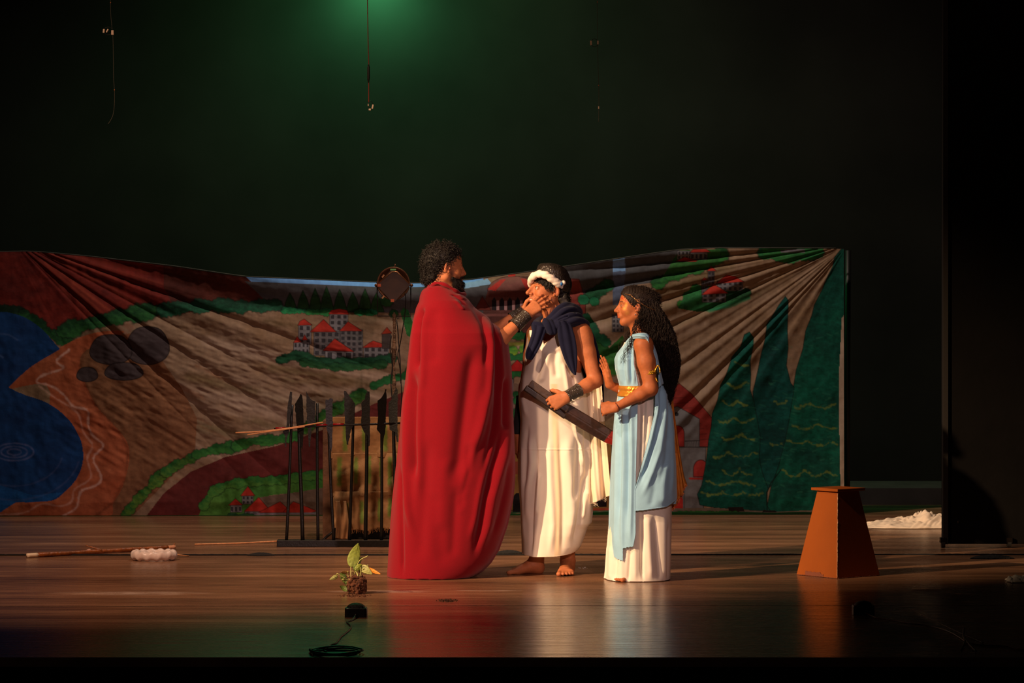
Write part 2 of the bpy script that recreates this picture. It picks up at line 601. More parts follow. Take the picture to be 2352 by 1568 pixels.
def loft_mesh(name, g, m, parent, keep=None, colors=None, solid=0.003):
    nv, nth = g['px'].shape
    idx = np.arange(nv * nth).reshape(nv, nth)
    nx = np.roll(idx, -1, 1)
    Q = np.stack([idx[:-1], idx[1:], nx[1:], nx[:-1]], -1).reshape(-1, 4)
    V = g['p'].reshape(-1, 3)
    if keep is not None:
        kf = keep(g['px'], g['py'], g['th']).reshape(-1)
        Q = Q[kf[Q].all(1)]
        used = np.zeros(len(V), bool); used[Q] = True
        re = np.cumsum(used) - 1
        V = V[used]; Q = re[Q]
        if colors is not None: colors = colors.reshape(-1, colors.shape[-1])[used]
    elif colors is not None:
        colors = colors.reshape(-1, colors.shape[-1])
    return mk(name, V, Q, m, parent, colors, solid=solid)


def inpoly(px, py, poly):
    x, y = np.asarray(px, float), np.asarray(py, float)
    r = np.zeros(np.broadcast(x, y).shape, bool)
    n = len(poly)
    for i in range(n):
        x1, y1 = poly[i]; x2, y2 = poly[(i + 1) % n]
        if y1 == y2: continue
        c = ((y1 > y) != (y2 > y)) & (x < (x2 - x1) * (y - y1) / (y2 - y1) + x1)
        r ^= c
    return r


def sheet(name, A, B, n, m_, mt, parent=None, disp=None, solid=0.002):
    """cloth sheet between edge polylines A and B (world points); disp(u, v) -> offset vectors"""
    A = smooth_path(A, n); B = smooth_path(B, n)
    t = np.linspace(0, 1, m_)
    Pt = A[:, None, :] * (1 - t)[None, :, None] + B[:, None, :] * t[None, :, None]
    if disp is not None:
        u = np.linspace(0, 1, n)[:, None] + 0 * t[None, :]
        Pt = Pt + disp(u, t[None, :] + 0 * u)
    idx = np.arange(n * m_).reshape(n, m_)
    Q = np.stack([idx[:-1, :-1], idx[1:, :-1], idx[1:, 1:], idx[:-1, 1:]], -1).reshape(-1, 4)
    return mk(name, Pt.reshape(-1, 3), Q, mt, parent, solid=solid)


def near_ellipse(p, O, R, c, r):
    """local-space mask: 1 at centre of the ellipsoid, 0 outside"""
    q = (p - O) @ R
    d = np.sqrt((((q - np.array(c)) / np.array(r)) ** 2).sum(1))
    return np.clip(1.6 - d * 1.6, 0, 1)


def edge_trim(name, g, line, r, m, parent, n=160, closed=False):
    """a narrow rolled hem following a drawn line over a draped surface"""
    line = np.array(line, float)
    s = np.r_[0, np.cumsum(np.hypot(*np.diff(line, axis=0).T))]
    t = np.linspace(0, s[-1], n)
    lx, ly = np.interp(t, s, line[:, 0]), np.interp(t, s, line[:, 1])
    fr = np.sin(g['th']) < 0.02
    px, py, pp = g['px'][fr], g['py'][fr], g['p'][fr]
    pts = []
    for x, y in zip(lx, ly):
        d = (px - x) ** 2 + (py - y) ** 2
        k = np.argsort(d)[:6]
        w = 1 / (d[k] + 0.3)
        pts.append((pp[k] * w[:, None]).sum(0) / w.sum())
    pts = np.array(pts)
    for _ in range(3):
        pts[1:-1] = (pts[:-2] + pts[1:-1] * 2 + pts[2:]) / 4
    v, f = tube(pts, r, 8)
    return mk(name, v, f, m, parent)

# ------------------------------------------------------------------ the stage
def floor_material():
    m = bpy.data.materials.new('stage_boards'); m.use_nodes = True
    nt = m.node_tree; N, L = nt.nodes, nt.links
    b = N['Principled BSDF']
    g = N.new('ShaderNodeNewGeometry')
    sp = N.new('ShaderNodeSeparateXYZ'); L.new(g.outputs['Position'], sp.inputs[0])

    def noise(sx, sy, scale, det=4, dist=0.0):
        mp = N.new('ShaderNodeMapping'); mp.inputs['Scale'].default_value = (sx, sy, 1)
        n = N.new('ShaderNodeTexNoise'); n.inputs['Scale'].default_value = scale; n.inputs['Detail'].default_value = det
        n.inputs['Distortion'].default_value = dist
        L.new(g.outputs['Position'], mp.inputs['Vector']); L.new(mp.outputs['Vector'], n.inputs['Vector'])
        return n.outputs['Fac']

    def math_(op, a, c=None, v=None, clamp=False):
        n = N.new('ShaderNodeMath'); n.operation = op; n.use_clamp = clamp
        for i, q in enumerate((a, c, v)):
            if q is None: continue
            if hasattr(q, 'is_linked'): L.new(q, n.inputs[i])
            else: n.inputs[i].default_value = q
        return n.outputs[0]
    grain = noise(0.6, 14, 5, 6)
    big = noise(0.35, 2.2, 1.6, 3)
    fine = noise(2, 60, 6, 5)
    # board index -> tone
    brd = math_('FLOOR', math_('DIVIDE', sp.outputs['Y'], 0.147))
    wn = N.new('ShaderNodeTexWhiteNoise'); wn.noise_dimensions = '1D'; L.new(brd, wn.inputs['W'])
    frac = math_('FRACT', math_('DIVIDE', sp.outputs['Y'], 0.147))
    seam = math_('LESS_THAN', math_('ABSOLUTE', math_('SUBTRACT', frac, 0.5)), 0.475)
    ramp = N.new('ShaderNodeValToRGB')
    e = ramp.color_ramp.elements
    e[0].position = 0.36; e[0].color = (*srgb(70, 46, 32), 1)
    e[1].position = 0.70; e[1].color = (*srgb(186, 140, 108), 1)
    mid = ramp.color_ramp.elements.new(0.52); mid.color = (*srgb(134, 96, 70), 1)
    t = math_('ADD', math_('MULTIPLY', grain, 0.45), math_('MULTIPLY', big, 0.35))
    t = math_('ADD', t, math_('MULTIPLY', fine, 0.12))
    t = math_('ADD', t, math_('MULTIPLY', wn.outputs['Value'], 0.09))
    L.new(t, ramp.inputs['Fac'])
    mx = N.new('ShaderNodeMix'); mx.data_type = 'RGBA'; mx.blend_type = 'MULTIPLY'; mx.inputs[0].default_value = 1
    L.new(ramp.outputs['Color'], mx.inputs[6])
    cmb = N.new('ShaderNodeCombineXYZ')
    sv = math_('ADD', math_('MULTIPLY', seam, 0.45), 0.55)
    for i in range(3): L.new(sv, cmb.inputs[i])
    L.new(cmb.outputs[0], mx.inputs[7])
    # chalk dust trodden into the boards at two places
    dust = None
    for cx, cy, rx, ry in [(*G(300, 1362)[:2], 0.45, 0.12), (*G(880, 1358)[:2], 0.30, 0.09), (*G(1120, 1356)[:2], 0.2, 0.03)]:
        dx = math_('DIVIDE', math_('SUBTRACT', sp.outputs['X'], float(cx)), rx)
        dy = math_('DIVIDE', math_('SUBTRACT', sp.outputs['Y'], float(cy)), ry)
        q = math_('SUBTRACT', 1.0, math_('ADD', math_('MULTIPLY', dx, dx), math_('MULTIPLY', dy, dy)), clamp=True)
        dust = q if dust is None else math_('MAXIMUM', dust, q)
    dn = math_('MULTIPLY', dust, math_('SMOOTH_MIN', math_('MULTIPLY', math_('SUBTRACT', noise(1.5, 22, 4, 6), 0.47), 6.0), 0.85, 0.1), clamp=True)
    m2 = N.new('ShaderNodeMix'); m2.data_type = 'RGBA'
    L.new(dn, m2.inputs[0]); L.new(mx.outputs[2], m2.inputs[6]); m2.inputs[7].default_value = (*srgb(225, 205, 190), 1)
    L.new(m2.outputs[2], b.inputs['Base Color'])
    r = math_('ADD', math_('MULTIPLY', grain, 0.28), 0.12)
    L.new(math_('ADD', r, math_('MULTIPLY', dn, 0.4)), b.inputs['Roughness'])
    b.inputs['Specular IOR Level'].default_value = 0.42
    bp = N.new('ShaderNodeBump'); bp.inputs['Strength'].default_value = 0.5; bp.inputs['Distance'].default_value = 0.002
    L.new(math_('ADD', math_('MULTIPLY', grain, 0.8), math_('MULTIPLY', seam, 0.5)), bp.inputs['Height'])
    L.new(bp.outputs['Normal'], b.inputs['Normal'])
    return m


black_cloth = mat('black_drape', srgb(22, 20, 19), 0.95, bump=(3, 0.3, 0.05), noise=(6, 0.2))
front_y = G(0, 1509)[1]
v, f = box((0, (front_y + 7.4) / 2, -0.02), (16, 7.4 - front_y, 0.04))
o = mk('floor', v, f, floor_material(), smooth=False); tag(o, kind='structure')
v, f = box((0, front_y + 0.03, -0.62), (16, 0.04, 1.16))
o = mk('wall_front', v, f, mat('apron_black', srgb(16, 15, 14), 0.9), smooth=False); tag(o, kind='structure')
# rear curtain: softly pleated wall of dark cloth
u = np.linspace(-8, 8, 500); w = np.linspace(0.0, 7.5, 60)
U, W = np.meshgrid(u, w, indexing='ij')
yy = 7.25 + 0.006 * np.sin(U * 2.1 + 0.4 * np.sin(U * 1.3))
idx = np.arange(U.size).reshape(U.shape)
Q = np.stack([idx[:-1, :-1], idx[1:, :-1], idx[1:, 1:], idx[:-1, 1:]], -1).reshape(-1, 4)
o = mk('wall_back', np.stack([U, yy, W], -1).reshape(-1, 3), Q, mat('cyc_cloth', srgb(29, 28, 27), 0.98, noise=(0.9, 0.3), spec=0.1))
tag(o, kind='structure')
# side wall and ceiling, black box
for nm, c, s in (('wall_left', (-8, 1.7, 3.5), (0.1, 11, 8)), ('wall_right', (8, 1.7, 3.5), (0.1, 11, 8)), ('ceiling', (0, 2, 7.5), (16, 11, 0.1))):
    v, f = box(c, s); o = mk(nm, v, f, MATS['apron_black'], smooth=False); tag(o, kind='structure')
# low step at the rear of the stage, seen right of the painted cloth
a = G(1960, 1176); 
v, f = box((4.2, 6.35, 0.06), (6.0, 0.9, 0.12))
o = mk('trim_1', v, f, mat('rear_step', srgb(52, 46, 46), 0.75, noise=(5, 0.3)), smooth=False); tag(o, kind='structure')

# two seams between stage sections
dark_gap = mat('gap_black', (0.004, 0.003, 0.003), 0.95)
for k, (py, wd) in enumerate(((1275, 0.016), (1391, 0.006))):
    xs = np.linspace(-5.5, 5.5, 700)
    if k == 0:
        yy_ = G(0, py)[1] + 0.015 * np.sin(xs * 0.6)
        v, f = tube(np.stack([xs, yy_, 0.004 + 0 * xs], 1), 0.004 + 0.004 * rng.random(700) * (0.4 + 0.6 * np.sin(xs * 3) ** 2), 6)
        o = mk('trim_2', v, f, dark_gap); tag(o, kind='structure'); continue
    y0 = G(0, py)[1] + 0.015 * np.sin(xs * 0.6)
    w1 = wd * (0.55 + 0.5 * np.abs(rng.normal(0, 0.6, 700))); w2 = wd * (0.55 + 0.3 * np.abs(rng.normal(0, 0.6, 700)))
    V = np.vstack([np.stack([xs, y0 - w2, xs * 0 + 0.0012], 1), np.stack([xs, y0 + w1, xs * 0 + 0.0012 + (0.004 if k == 0 else 0)], 1)])
    i = np.arange(699)
    Q = np.stack([i, i + 1, i + 701, i + 700], 1)
    o = mk('trim_%d' % (k + 2), V, Q, dark_gap, smooth=False); tag(o, kind='structure')


# ------------------------------------------------------------------ painted backdrop
STEP = 1.5
bx = np.arange(-170, 1942, STEP)
NV = 420
top = lambda x: np.interp(x, [-170, 0, 75, 200, 400, 560, 700, 860, 960, 1080, 1200, 1330, 1450, 1560, 1640, 1940], [586, 579, 578, 589, 612, 636, 642, 649, 651, 643, 627, 608, 590, 574, 570, 571])
bot = lambda x: np.interp(x, [-170, 0, 30, 300, 500, 930, 1180, 1410, 1700, 1942], [1190, 1192, 1194, 1186, 1184, 1183, 1179, 1176, 1177, 1178])
tv = np.linspace(0, 1, NV)
kx = np.exp(-np.linspace(-2, 2, 41) ** 2); kx /= kx.sum()
T = np.convolve(np.pad(top(bx), 20, mode='edge'), kx, 'valid'); B = bot(bx) + 1.0 * np.sin(bx / 23.0)
PXb = np.repeat(bx[:, None], NV, 1)
PYb = T[:, None] * (1 - tv)[None, :] + B[:, None] * tv[None, :]
paint = np.zeros(PXb.shape + (3,), np.float32)
nr = np.random.default_rng(3)


def vnoise(x, y, seed=0):
    """smooth value noise"""
    r = np.random.default_rng(seed); Tt = r.random((256, 256)).astype(np.float32)
    xi = np.floor(x).astype(int); yi = np.floor(y).astype(int)
    fx = x - xi; fy = y - yi
    fx = fx * fx * (3 - 2 * fx); fy = fy * fy * (3 - 2 * fy)
    g = lambda a, b: Tt[a % 256, b % 256]
    return (g(xi, yi) * (1 - fx) + g(xi + 1, yi) * fx) * (1 - fy) + (g(xi, yi + 1) * (1 - fx) + g(xi + 1, yi + 1) * fx) * fy


brush = 0.6 * vnoise(PXb / 9, PYb / 5, 1) + 0.4 * vnoise(PXb / 3, PYb / 2.2, 2)
blot = 0.6 * vnoise(PXb / 60, PYb / 40, 4) + 0.4 * vnoise(PXb / 25, PYb / 16, 5)


def fill(mask, col, var=0.18, col2=None, mixf=None):
    c = np.array(srgb(*col), np.float32)
    base = np.broadcast_to(c, PXb.shape + (3,)).copy()
    if col2 is not None:
        f_ = (blot if mixf is None else mixf)[..., None]
        base = base * (1 - f_) + np.array(srgb(*col2), np.float32) * f_
    base *= (1 - var + 2 * var * brush)[..., None]
    paint[mask] = base[mask]


def poly(pts, col, var=0.18, col2=None, mixf=None, outline=None, ow=1.4):
    m = inpoly(PXb, PYb, pts)
    fill(m, col, var, col2, mixf)
    if outline is not None:
        stroke(pts + [pts[0]], ow, outline)
    return m


def dist_line(pts):
    d = np.full(PXb.shape, 1e9, np.float32)
    for (x1, y1), (x2, y2) in zip(pts[:-1], pts[1:]):
        i0 = max(int((min(x1, x2) - 40 - bx[0]) / STEP), 0); i1 = min(int((max(x1, x2) + 40 - bx[0]) / STEP) + 1, len(bx))
        if i1 <= i0: continue
        X, Y = PXb[i0:i1], PYb[i0:i1]
        L2 = max((x2 - x1) ** 2 + (y2 - y1) ** 2, 1e-6)
        t = np.clip(((X - x1) * (x2 - x1) + (Y - y1) * (y2 - y1)) / L2, 0, 1)
        d[i0:i1] = np.minimum(d[i0:i1], np.hypot(X - x1 - t * (x2 - x1), Y - y1 - t * (y2 - y1)))
    return d


def stroke(pts, w, col, op=1.0, soft=0.8, rag=0.0):
    d = dist_line(pts)
    if rag: d = d + (brush - 0.5) * rag
    a = np.clip((w / 2 + soft - d) / (2 * soft), 0, 1) * op
    c = np.array(srgb(*col), np.float32)
    paint[:] = paint * (1 - a[..., None]) + c * a[..., None]


def cr(pts, n=6):
    p_ = [np.array(q, float) for q in pts]; m_ = len(p_); out = []
    for i in range(m_):
        a_, b_, c_, d_ = p_[i - 1], p_[i], p_[(i + 1) % m_], p_[(i + 2) % m_]
        for k in range(n):
            u_ = k / n
            out.append(tuple(0.5 * (2 * b_ + (c_ - a_) * u_ + (2 * a_ - 5 * b_ + 4 * c_ - d_) * u_ * u_ + (3 * b_ - a_ - 3 * c_ + d_) * u_ ** 3)))
    return out


def cro(pts, n=5):
    q = smooth_path(np.array([(x, y, 0) for x, y in pts], float), n * len(pts))
    return [(a_[0], a_[1]) for a_ in q]


def lumps(pts, r, col, col2, seed=0, dark=(10, 25, 18), below=True):
    """a row of painted bushes along a line: dark blobs with a lit green body"""
    rr = np.random.default_rng(seed)
    p = np.array(pts, float)
    seg = np.hypot(*np.diff(p, axis=0).T); s = np.r_[0, np.cumsum(seg)]
    n = max(int(s[-1] / (r * 0.95)), 2)
    t = np.linspace(0, s[-1], n)
    cx = np.interp(t, s, p[:, 0]); cy = np.interp(t, s, p[:, 1])
    R_ = r * rr.uniform(0.7, 1.3, n)
    for pas in (0, 1):
        for x, y, q in zip(cx, cy, R_):
            i0 = max(int((x - 2 * r - 5 - bx[0]) / STEP), 0); i1 = min(int((x + 2 * r + 5 - bx[0]) / STEP) + 1, len(bx))
            if i1 <= i0: continue
            X, Y = PXb[i0:i1], PYb[i0:i1]
            sc = 1 + 0.05 * np.sin(np.arctan2(Y - y, X - x) * 9 + x)
            d = np.hypot(X - x, (Y - y) * 1.1) / (q * sc)
            d = d + (brush[i0:i1] - 0.5) * 0.22
            if pas == 0:
                a_ = np.clip((1.22 - d) / 0.22, 0, 1)[..., None] * 0.8
                paint[i0:i1] = paint[i0:i1] * (1 - a_) + np.array(srgb(*dark), np.float32) * a_
            else:
                a_ = np.clip((1.06 - d) / 0.16, 0, 1)[..., None]
                f_ = np.clip((Y - y) / q * 0.6 + 0.40 + (brush[i0:i1] - 0.5) * 1.3, 0, 1)[..., None]
                c = np.array(srgb(*col), np.float32) * (1 - f_) + np.array(srgb(*col2), np.float32) * f_
                paint[i0:i1] = paint[i0:i1] * (1 - a_) + c * a_


def house(x0, y0, x1, y1, col=(120, 118, 124), win=None, wc=(58, 56, 62)):
    poly([(x0, y0), (x1, y0), (x1, y1), (x0, y1)], col, 0.1, outline=(45, 42, 45), ow=1.2)
    if win:
        nx_, ny_ = win
        for i in range(nx_):
            for j in range(ny_):
                cx = x0 + (x1 - x0) * (i + 0.5) / nx_; cy = y0 + (y1 - y0) * (j + 0.55) / ny_
                w = (x1 - x0) / nx_ * 0.27; h = (y1 - y0) / ny_ * 0.3
                poly([(cx - w, cy - h), (cx + w, cy - h), (cx + w, cy + h), (cx - w, cy + h)], wc, 0.05)


def roof(pts, col=(178, 50, 38)):
    poly(pts, col, 0.12, outline=(60, 22, 18), ow=1.2)


# ground of the painting: tan fields with olive brushed bands
fill(np.ones(PXb.shape, bool), (158, 132, 112), 0.16, (132, 104, 78))
for k in range(60):
    x0 = nr.uniform(330, 1500); y0 = nr.uniform(690, 1010); sl = np.interp(x0, [350, 1000, 1500], [0.26, 0.05, -0.42])
    L_ = nr.uniform(120, 420)
    stroke([(x0, y0), (x0 + L_ / 2, y0 + sl * L_ / 2 + nr.uniform(-5, 5)), (x0 + L_, y0 + sl * L_)], nr.uniform(6, 24), (98, 88, 44) if k % 2 else (190, 166, 148), 0.42, 8, 8)
for k in range(60):
    x0 = nr.uniform(170, 460); y0 = nr.uniform(820, 1100); L_ = nr.uniform(60, 160)
    stroke([(x0, y0), (x0 + L_, y0 + 0.5 * L_)], nr.uniform(2, 7), (170, 118, 84) if k % 2 else (96, 62, 42), 0.35, 3, 4)
poly([(160, 790), (330, 760), (420, 890), (455, 960), (450, 1040), (300, 1190), (215, 1190), (290, 1100), (300, 1030), (270, 980), (190, 920)], (150, 104, 74), 0.2, (118, 78, 54))
# rusty hills top left, grey hill and strip of sky
poly([(-180, 540), (640, 600), (640, 700), (400, 720), (150, 760), (-180, 720)], (132, 42, 34), 0.3, (88, 26, 24))
for k in range(40):
    a = nr.uniform(0.05, 1.5); r0 = nr.uniform(40, 200)
    stroke([(60 + r0 * math.cos(a), 560 + r0 * math.sin(a)), (60 + (r0 + 170) * math.cos(a), 560 + (r0 + 170) * math.sin(a))], nr.uniform(2, 6), (176, 78, 58), 0.25, 3, 3) if a < 0.9 else None
poly([(380, 605), (560, 610), (640, 680), (640, 700), (400, 700), (380, 660)], (96, 44, 34), 0.25, (70, 30, 26))
poly([(556, 625), (1110, 630), (1110, 665), (600, 665)], (120, 178, 250), 0.06)  # sky paint brightened: light caught by the top fold is in the colour
poly([(565, 646), (700, 652), (900, 660), (1100, 655), (1200, 640), (1345, 600), (1560, 570), (1560, 640), (1420, 660), (1300, 700), (1100, 720), (640, 716)], (92, 94, 100), 0.15, (66, 64, 66))
poly([(1040, 655), (1120, 640), (1130, 652), (1060, 664)], (140, 180, 220), 0.08)
# far tree row
for x in (668, 698, 726, 752, 782, 812, 840, 866):
    h = nr.uniform(44, 60)
    poly([(x - 17, 716), (x - 10, 716 - h * 0.55), (x, 716 - h), (x + 9, 716 - h * 0.6), (x + 17, 716)], (22, 56, 34), 0.3, (40, 84, 40), outline=(10, 30, 20))
lumps([(655, 712), (700, 714)], 8, (20, 92, 62), (46, 150, 90), 5)
lumps([(710, 716), (760, 717)], 8, (24, 92, 52), (60, 150, 80), 6)
lumps([(820, 717), (862, 717)], 7, (20, 92, 62), (46, 150, 90), 8)
lumps([(890, 690), (905, 720)], 12, (26, 70, 40), (44, 96, 50), 9)
poly([(920, 716), (935, 770), (946, 775), (958, 770), (950, 745), (938, 712), (928, 706)], (24, 100, 62), 0.3, (52, 120, 50))
lumps([(-170, 704), (0, 712), (60, 720)], 14, (18, 44, 34), (30, 66, 42), 10)
lumps([(60, 722), (110, 760), (150, 775)], 17, (20, 60, 38), (40, 100, 50), 11)
lumps([(150, 760), (200, 745), (240, 735), (300, 722), (360, 712)], 19, (22, 66, 40), (44, 104, 52), 12)
lumps([(380, 712), (430, 705), (500, 700), (560, 705), (635, 700)], 15, (22, 62, 46), (34, 96, 70), 13)
# lake, beach and ripples
sand = [(25, 890), (75, 840), (140, 798), (215, 765), (290, 762), (200, 805), (190, 850), (225, 930), (275, 985), (300, 1030), (292, 1095), (265, 1150), (215, 1195), (-180, 1200), (-180, 1170), (40, 1150), (120, 900)]
poly(cr(sand), (192, 110, 76), 0.15, (160, 76, 46))
stroke([(200, 800), (185, 850), (225, 930), (275, 985), (298, 1030), (292, 1095), (265, 1150), (215, 1190)], 5, (110, 58, 34), 0.6, 3, 5)
poly([(-180, 715)] + cro([(20, 716), (60, 728), (100, 755), (141, 800)]) + cro([(141, 802), (75, 842), (25, 888)]) + cro([(25, 889), (60, 905), (115, 925), (160, 960), (185, 1000), (194, 1030), (193, 1065), (178, 1100), (150, 1130), (120, 1148), (40, 1152), (0, 1178)]) + [(-180, 1190)], (24, 74, 140), 0.16, (16, 46, 96))
poly([(-180, 1115), (0, 1110), (80, 1135), (150, 1128), (120, 1148), (40, 1152), (0, 1178), (-180, 1190)], (26, 96, 170), 0.2, (20, 70, 140))
for q, (rx_, ry_) in enumerate(((16, 7), (30, 13), (44, 20), (110, 78), (150, 110))):
    a = np.linspace(0.2 if q > 2 else 0, 2.3 if q > 2 else 6.3, 24)
    stroke([(38 + rx_ * math.cos(t), 1036 + ry_ * math.sin(t)) for t in a], 2.5, (120, 130, 190), 0.55 if q < 3 else 0.2, 2, 3)
stroke([(0, 765), (25, 768), (45, 780)], 3, (90, 120, 180), 0.4, 2)
stroke([(0, 812), (12, 820)], 3, (90, 120, 180), 0.5, 2)
wave = [(162, 803), (135, 828), (148, 845), (100, 862), (90, 877), (118, 884), (150, 905), (172, 932), (205, 942), (206, 975), (218, 1000), (240, 1022), (218, 1052), (236, 1092), (226, 1112), (190, 1126), (180, 1162), (150, 1182)]
stroke(cro(wave), 4.5, (232, 190, 178), 0.65, 2, 4)
stroke(cro([(95, 885), (130, 912), (180, 945), (195, 990), (216, 1022), (204, 1050), (212, 1095), (175, 1122), (168, 1150), (140, 1160), (100, 1155), (60, 1175), (0, 1180), (-160, 1184)]), 3.5, (226, 176, 160), 0.5, 2, 4)
# rocks
for cx, cy, rx_, ry_ in ((343, 793, 49, 47), (258, 802, 48, 37), (288, 852, 44, 22), (204, 859, 24, 18)):
    a = np.linspace(0, 2 * math.pi, 30, endpoint=False)
    poly([(cx + rx_ * math.cos(t) * (1 + 0.06 * math.sin(3 * t)), cy + ry_ * math.sin(t) * (1 + 0.07 * math.cos(2 * t))) for t in a], (78, 66, 70), 0.2, (56, 46, 50), outline=(30, 24, 26), ow=1.8)
# maroon road with hedge
poly([(332, 1192), (380, 1130), (440, 1082), (520, 1048), (640, 1022), (745, 985), (840, 935), (950, 890), (1180, 850), (1180, 1090), (745, 1092), (600, 1112), (500, 1132), (455, 1192)], (112, 44, 42), 0.16, (84, 32, 30))
lumps([(292, 1180), (322, 1142), (358, 1108), (372, 1090)], 13, (40, 98, 40), (92, 130, 48), 20)
lumps([(385, 1082), (412, 1064), (440, 1052)], 12, (36, 96, 42), (84, 130, 52), 21)
lumps([(455, 1042), (500, 1030), (530, 1026)], 13, (34, 96, 44), (60, 124, 54), 22)
lumps([(548, 1022), (580, 1012), (640, 1008), (680, 1000)], 13, (34, 96, 44), (60, 130, 54), 23)
lumps([(700, 985), (760, 945), (800, 925), (830, 905)], 14, (28, 84, 40), (70, 122, 50), 24)
lumps([(860, 885), (890, 872), (940, 860), (960, 850)], 13, (28, 90, 44), (40, 112, 60), 25)
lumps([(1120, 870), (1190, 850)], 13, (28, 90, 44), (40, 112, 60), 26)
poly([(455, 1192), (470, 1150), (500, 1120), (560, 1104), (640, 1098), (745, 1085), (800, 1082), (800, 1112), (745, 1120), (690, 1128), (620, 1136), (560, 1192)], (48, 110, 46), 0.3, (88, 140, 58))
lumps([(470, 1160), (490, 1128), (520, 1112), (580, 1104), (640, 1102), (700, 1092), (745, 1088)], 11, (44, 108, 46), (80, 136, 56), 27)
poly([(600, 1140), (690, 1128), (745, 1118), (930, 1105), (930, 1192), (560, 1192)], (124, 104, 92), 0.15, (100, 80, 70))
house(558, 1136, 584, 1156, win=(3, 2)); roof([(554, 1137), (571, 1115), (588, 1137)])
house(531, 1158, 557, 1175, win=(3, 1)); roof([(526, 1159), (543, 1143), (560, 1158)])
house(564, 1172, 610, 1186, win=(3, 1)); roof([(562, 1173), (596, 1140), (624, 1173)])
roof([(594, 1176), (645, 1150), (672, 1176)]); roof([(650, 1176), (675, 1150), (728, 1172), (715, 1177)])
stroke([(560, 1180), (730, 1178)], 5, (130, 128, 140), 0.8, 1)
lumps([(530, 1182), (580, 1183)], 5, (30, 80, 50), (60, 110, 60), 28)
# village in the middle
house(758, 720, 800, 760, win=(3, 3)); roof([(755, 721), (762, 712), (780, 709), (797, 712), (803, 722)])
house(687, 745, 716, 790, win=(2, 3)); roof([(685, 747), (690, 737), (700, 732), (718, 746)])
house(782, 757, 834, 820, (108, 104, 108), win=(4, 5)); roof([(780, 760), (800, 738), (834, 760)])
house(722, 760, 782, 816, (108, 104, 108), win=(4, 4)); roof([(713, 762), (744, 733), (774, 762)])
house(676, 785, 712, 812, win=(4, 2)); roof([(675, 787), (684, 772), (694, 785)]); roof([(695, 781), (701, 768), (708, 780)])
house(748, 803, 812, 828, (126, 124, 130), win=(3, 1)); roof([(742, 805), (770, 777), (814, 807)])
house(836, 795, 894, 822, win=(4, 2)); roof([(833, 798), (850, 786), (858, 782), (888, 792), (888, 797)])
house(878, 765, 898, 800, (70, 60, 58)); roof([(876, 767), (889, 751), (901, 765)], (150, 50, 30))
lumps([(645, 826), (680, 815), (720, 826), (760, 834), (810, 832), (860, 832), (900, 822)], 12, (20, 70, 46), (34, 92, 60), 30)
lumps([(700, 832), (760, 842), (830, 842), (880, 836)], 9, (26, 78, 46), (48, 100, 56), 31)
# red domed building behind the two men
poly([(1110, 700), (1125, 655), (1160, 636), (1200, 634), (1330, 640), (1345, 770), (1330, 780), (1110, 770)], (112, 66, 62), 0.2, (78, 48, 44))
a = np.linspace(math.pi, 2 * math.pi, 20)
poly([(1178 + 58 * math.cos(t), 668 + 34 * math.sin(t)) for t in a], (134, 86, 80), 0.12, outline=(70, 28, 26))
poly([(1120, 664), (1150, 642), (1163, 640), (1138, 668)], (190, 60, 54), 0.1); poly([(1196, 640), (1208, 640), (1222, 666), (1210, 668)], (190, 60, 54), 0.1)
poly([(1168, 626), (1184, 624), (1184, 634), (1168, 636)], (196, 60, 50), 0.1)
poly([(1122, 668), (1235, 668), (1235, 682), (1122, 682)], (96, 48, 42), 0.2)
for k in range(6):
    x = 1130 + 18 * k
    poly([(x, 712), (x, 690), (x + 5, 682), (x + 10, 690), (x + 10, 712)], (34, 28, 32), 0.1)
    poly([(x + 11, 712), (x + 11, 690), (x + 16, 690), (x + 16, 712)], (170, 130, 132), 0.1)
roof([(1090, 712), (1108, 680), (1128, 712)], (104, 44, 36))
stroke([(1095, 724), (1240, 722)], 5, (150, 96, 92), 0.7, 2)
poly([(1295, 640), (1330, 642), (1345, 690), (1345, 740), (1295, 740)], (140, 62, 56), 0.2, outline=(70, 28, 26))
for x in (1302, 1320): poly([(x, 700), (x + 12, 700), (x + 12, 730), (x, 730)], (110, 44, 42), 0.1, outline=(60, 24, 24))
# fall and greenery right of them
poly([(1408, 592), (1436, 588), (1437, 620), (1430, 700), (1408, 700)], (96, 110, 140), 0.2)
poly([(1408, 592), (1434, 590), (1436, 622), (1407, 624)], (128, 172, 226), 0.12)
lumps([(1395, 655), (1376, 668), (1345, 690)], 14, (24, 70, 46), (36, 110, 70), 40)
lumps([(1340, 688), (1365, 692)], 10, (26, 112, 76), (40, 130, 84), 41)
poly([(1336, 830), (1440, 815), (1440, 860), (1336, 875)], (60, 110, 52), 0.4, (110, 96, 60))
poly([(1336, 728), (1350, 718), (1364, 738), (1372, 762), (1394, 778), (1398, 800), (1430, 770), (1440, 790), (1440, 860), (1336, 860)], (28, 92, 50), 0.35, (60, 120, 46))
lumps([(1345, 730), (1358, 748), (1372, 770), (1392, 786)], 10, (22, 78, 56), (28, 100, 60), 42)
lumps([(1150, 775), (1175, 768), (1205, 772)], 10, (24, 92, 50), (40, 116, 56), 50)
lumps([(1150, 800), (1175, 806), (1205, 802)], 15, (60, 130, 50), (130, 170, 50), 51)
lumps([(1150, 815), (1180, 822), (1205, 818)], 9, (30, 100, 56), (40, 120, 66), 52)
stroke([(1155, 790), (1200, 790)], 7, (170, 190, 60), 0.6, 3, 4)
house(1150, 870, 1180, 990, (112, 104, 110), win=(1, 3)); poly([(1180, 880), (1215, 880), (1215, 990), (1180, 990)], (120, 96, 82), 0.15)
lumps([(1185, 905), (1195, 930), (1190, 950)], 11, (24, 84, 48), (40, 110, 60), 53)
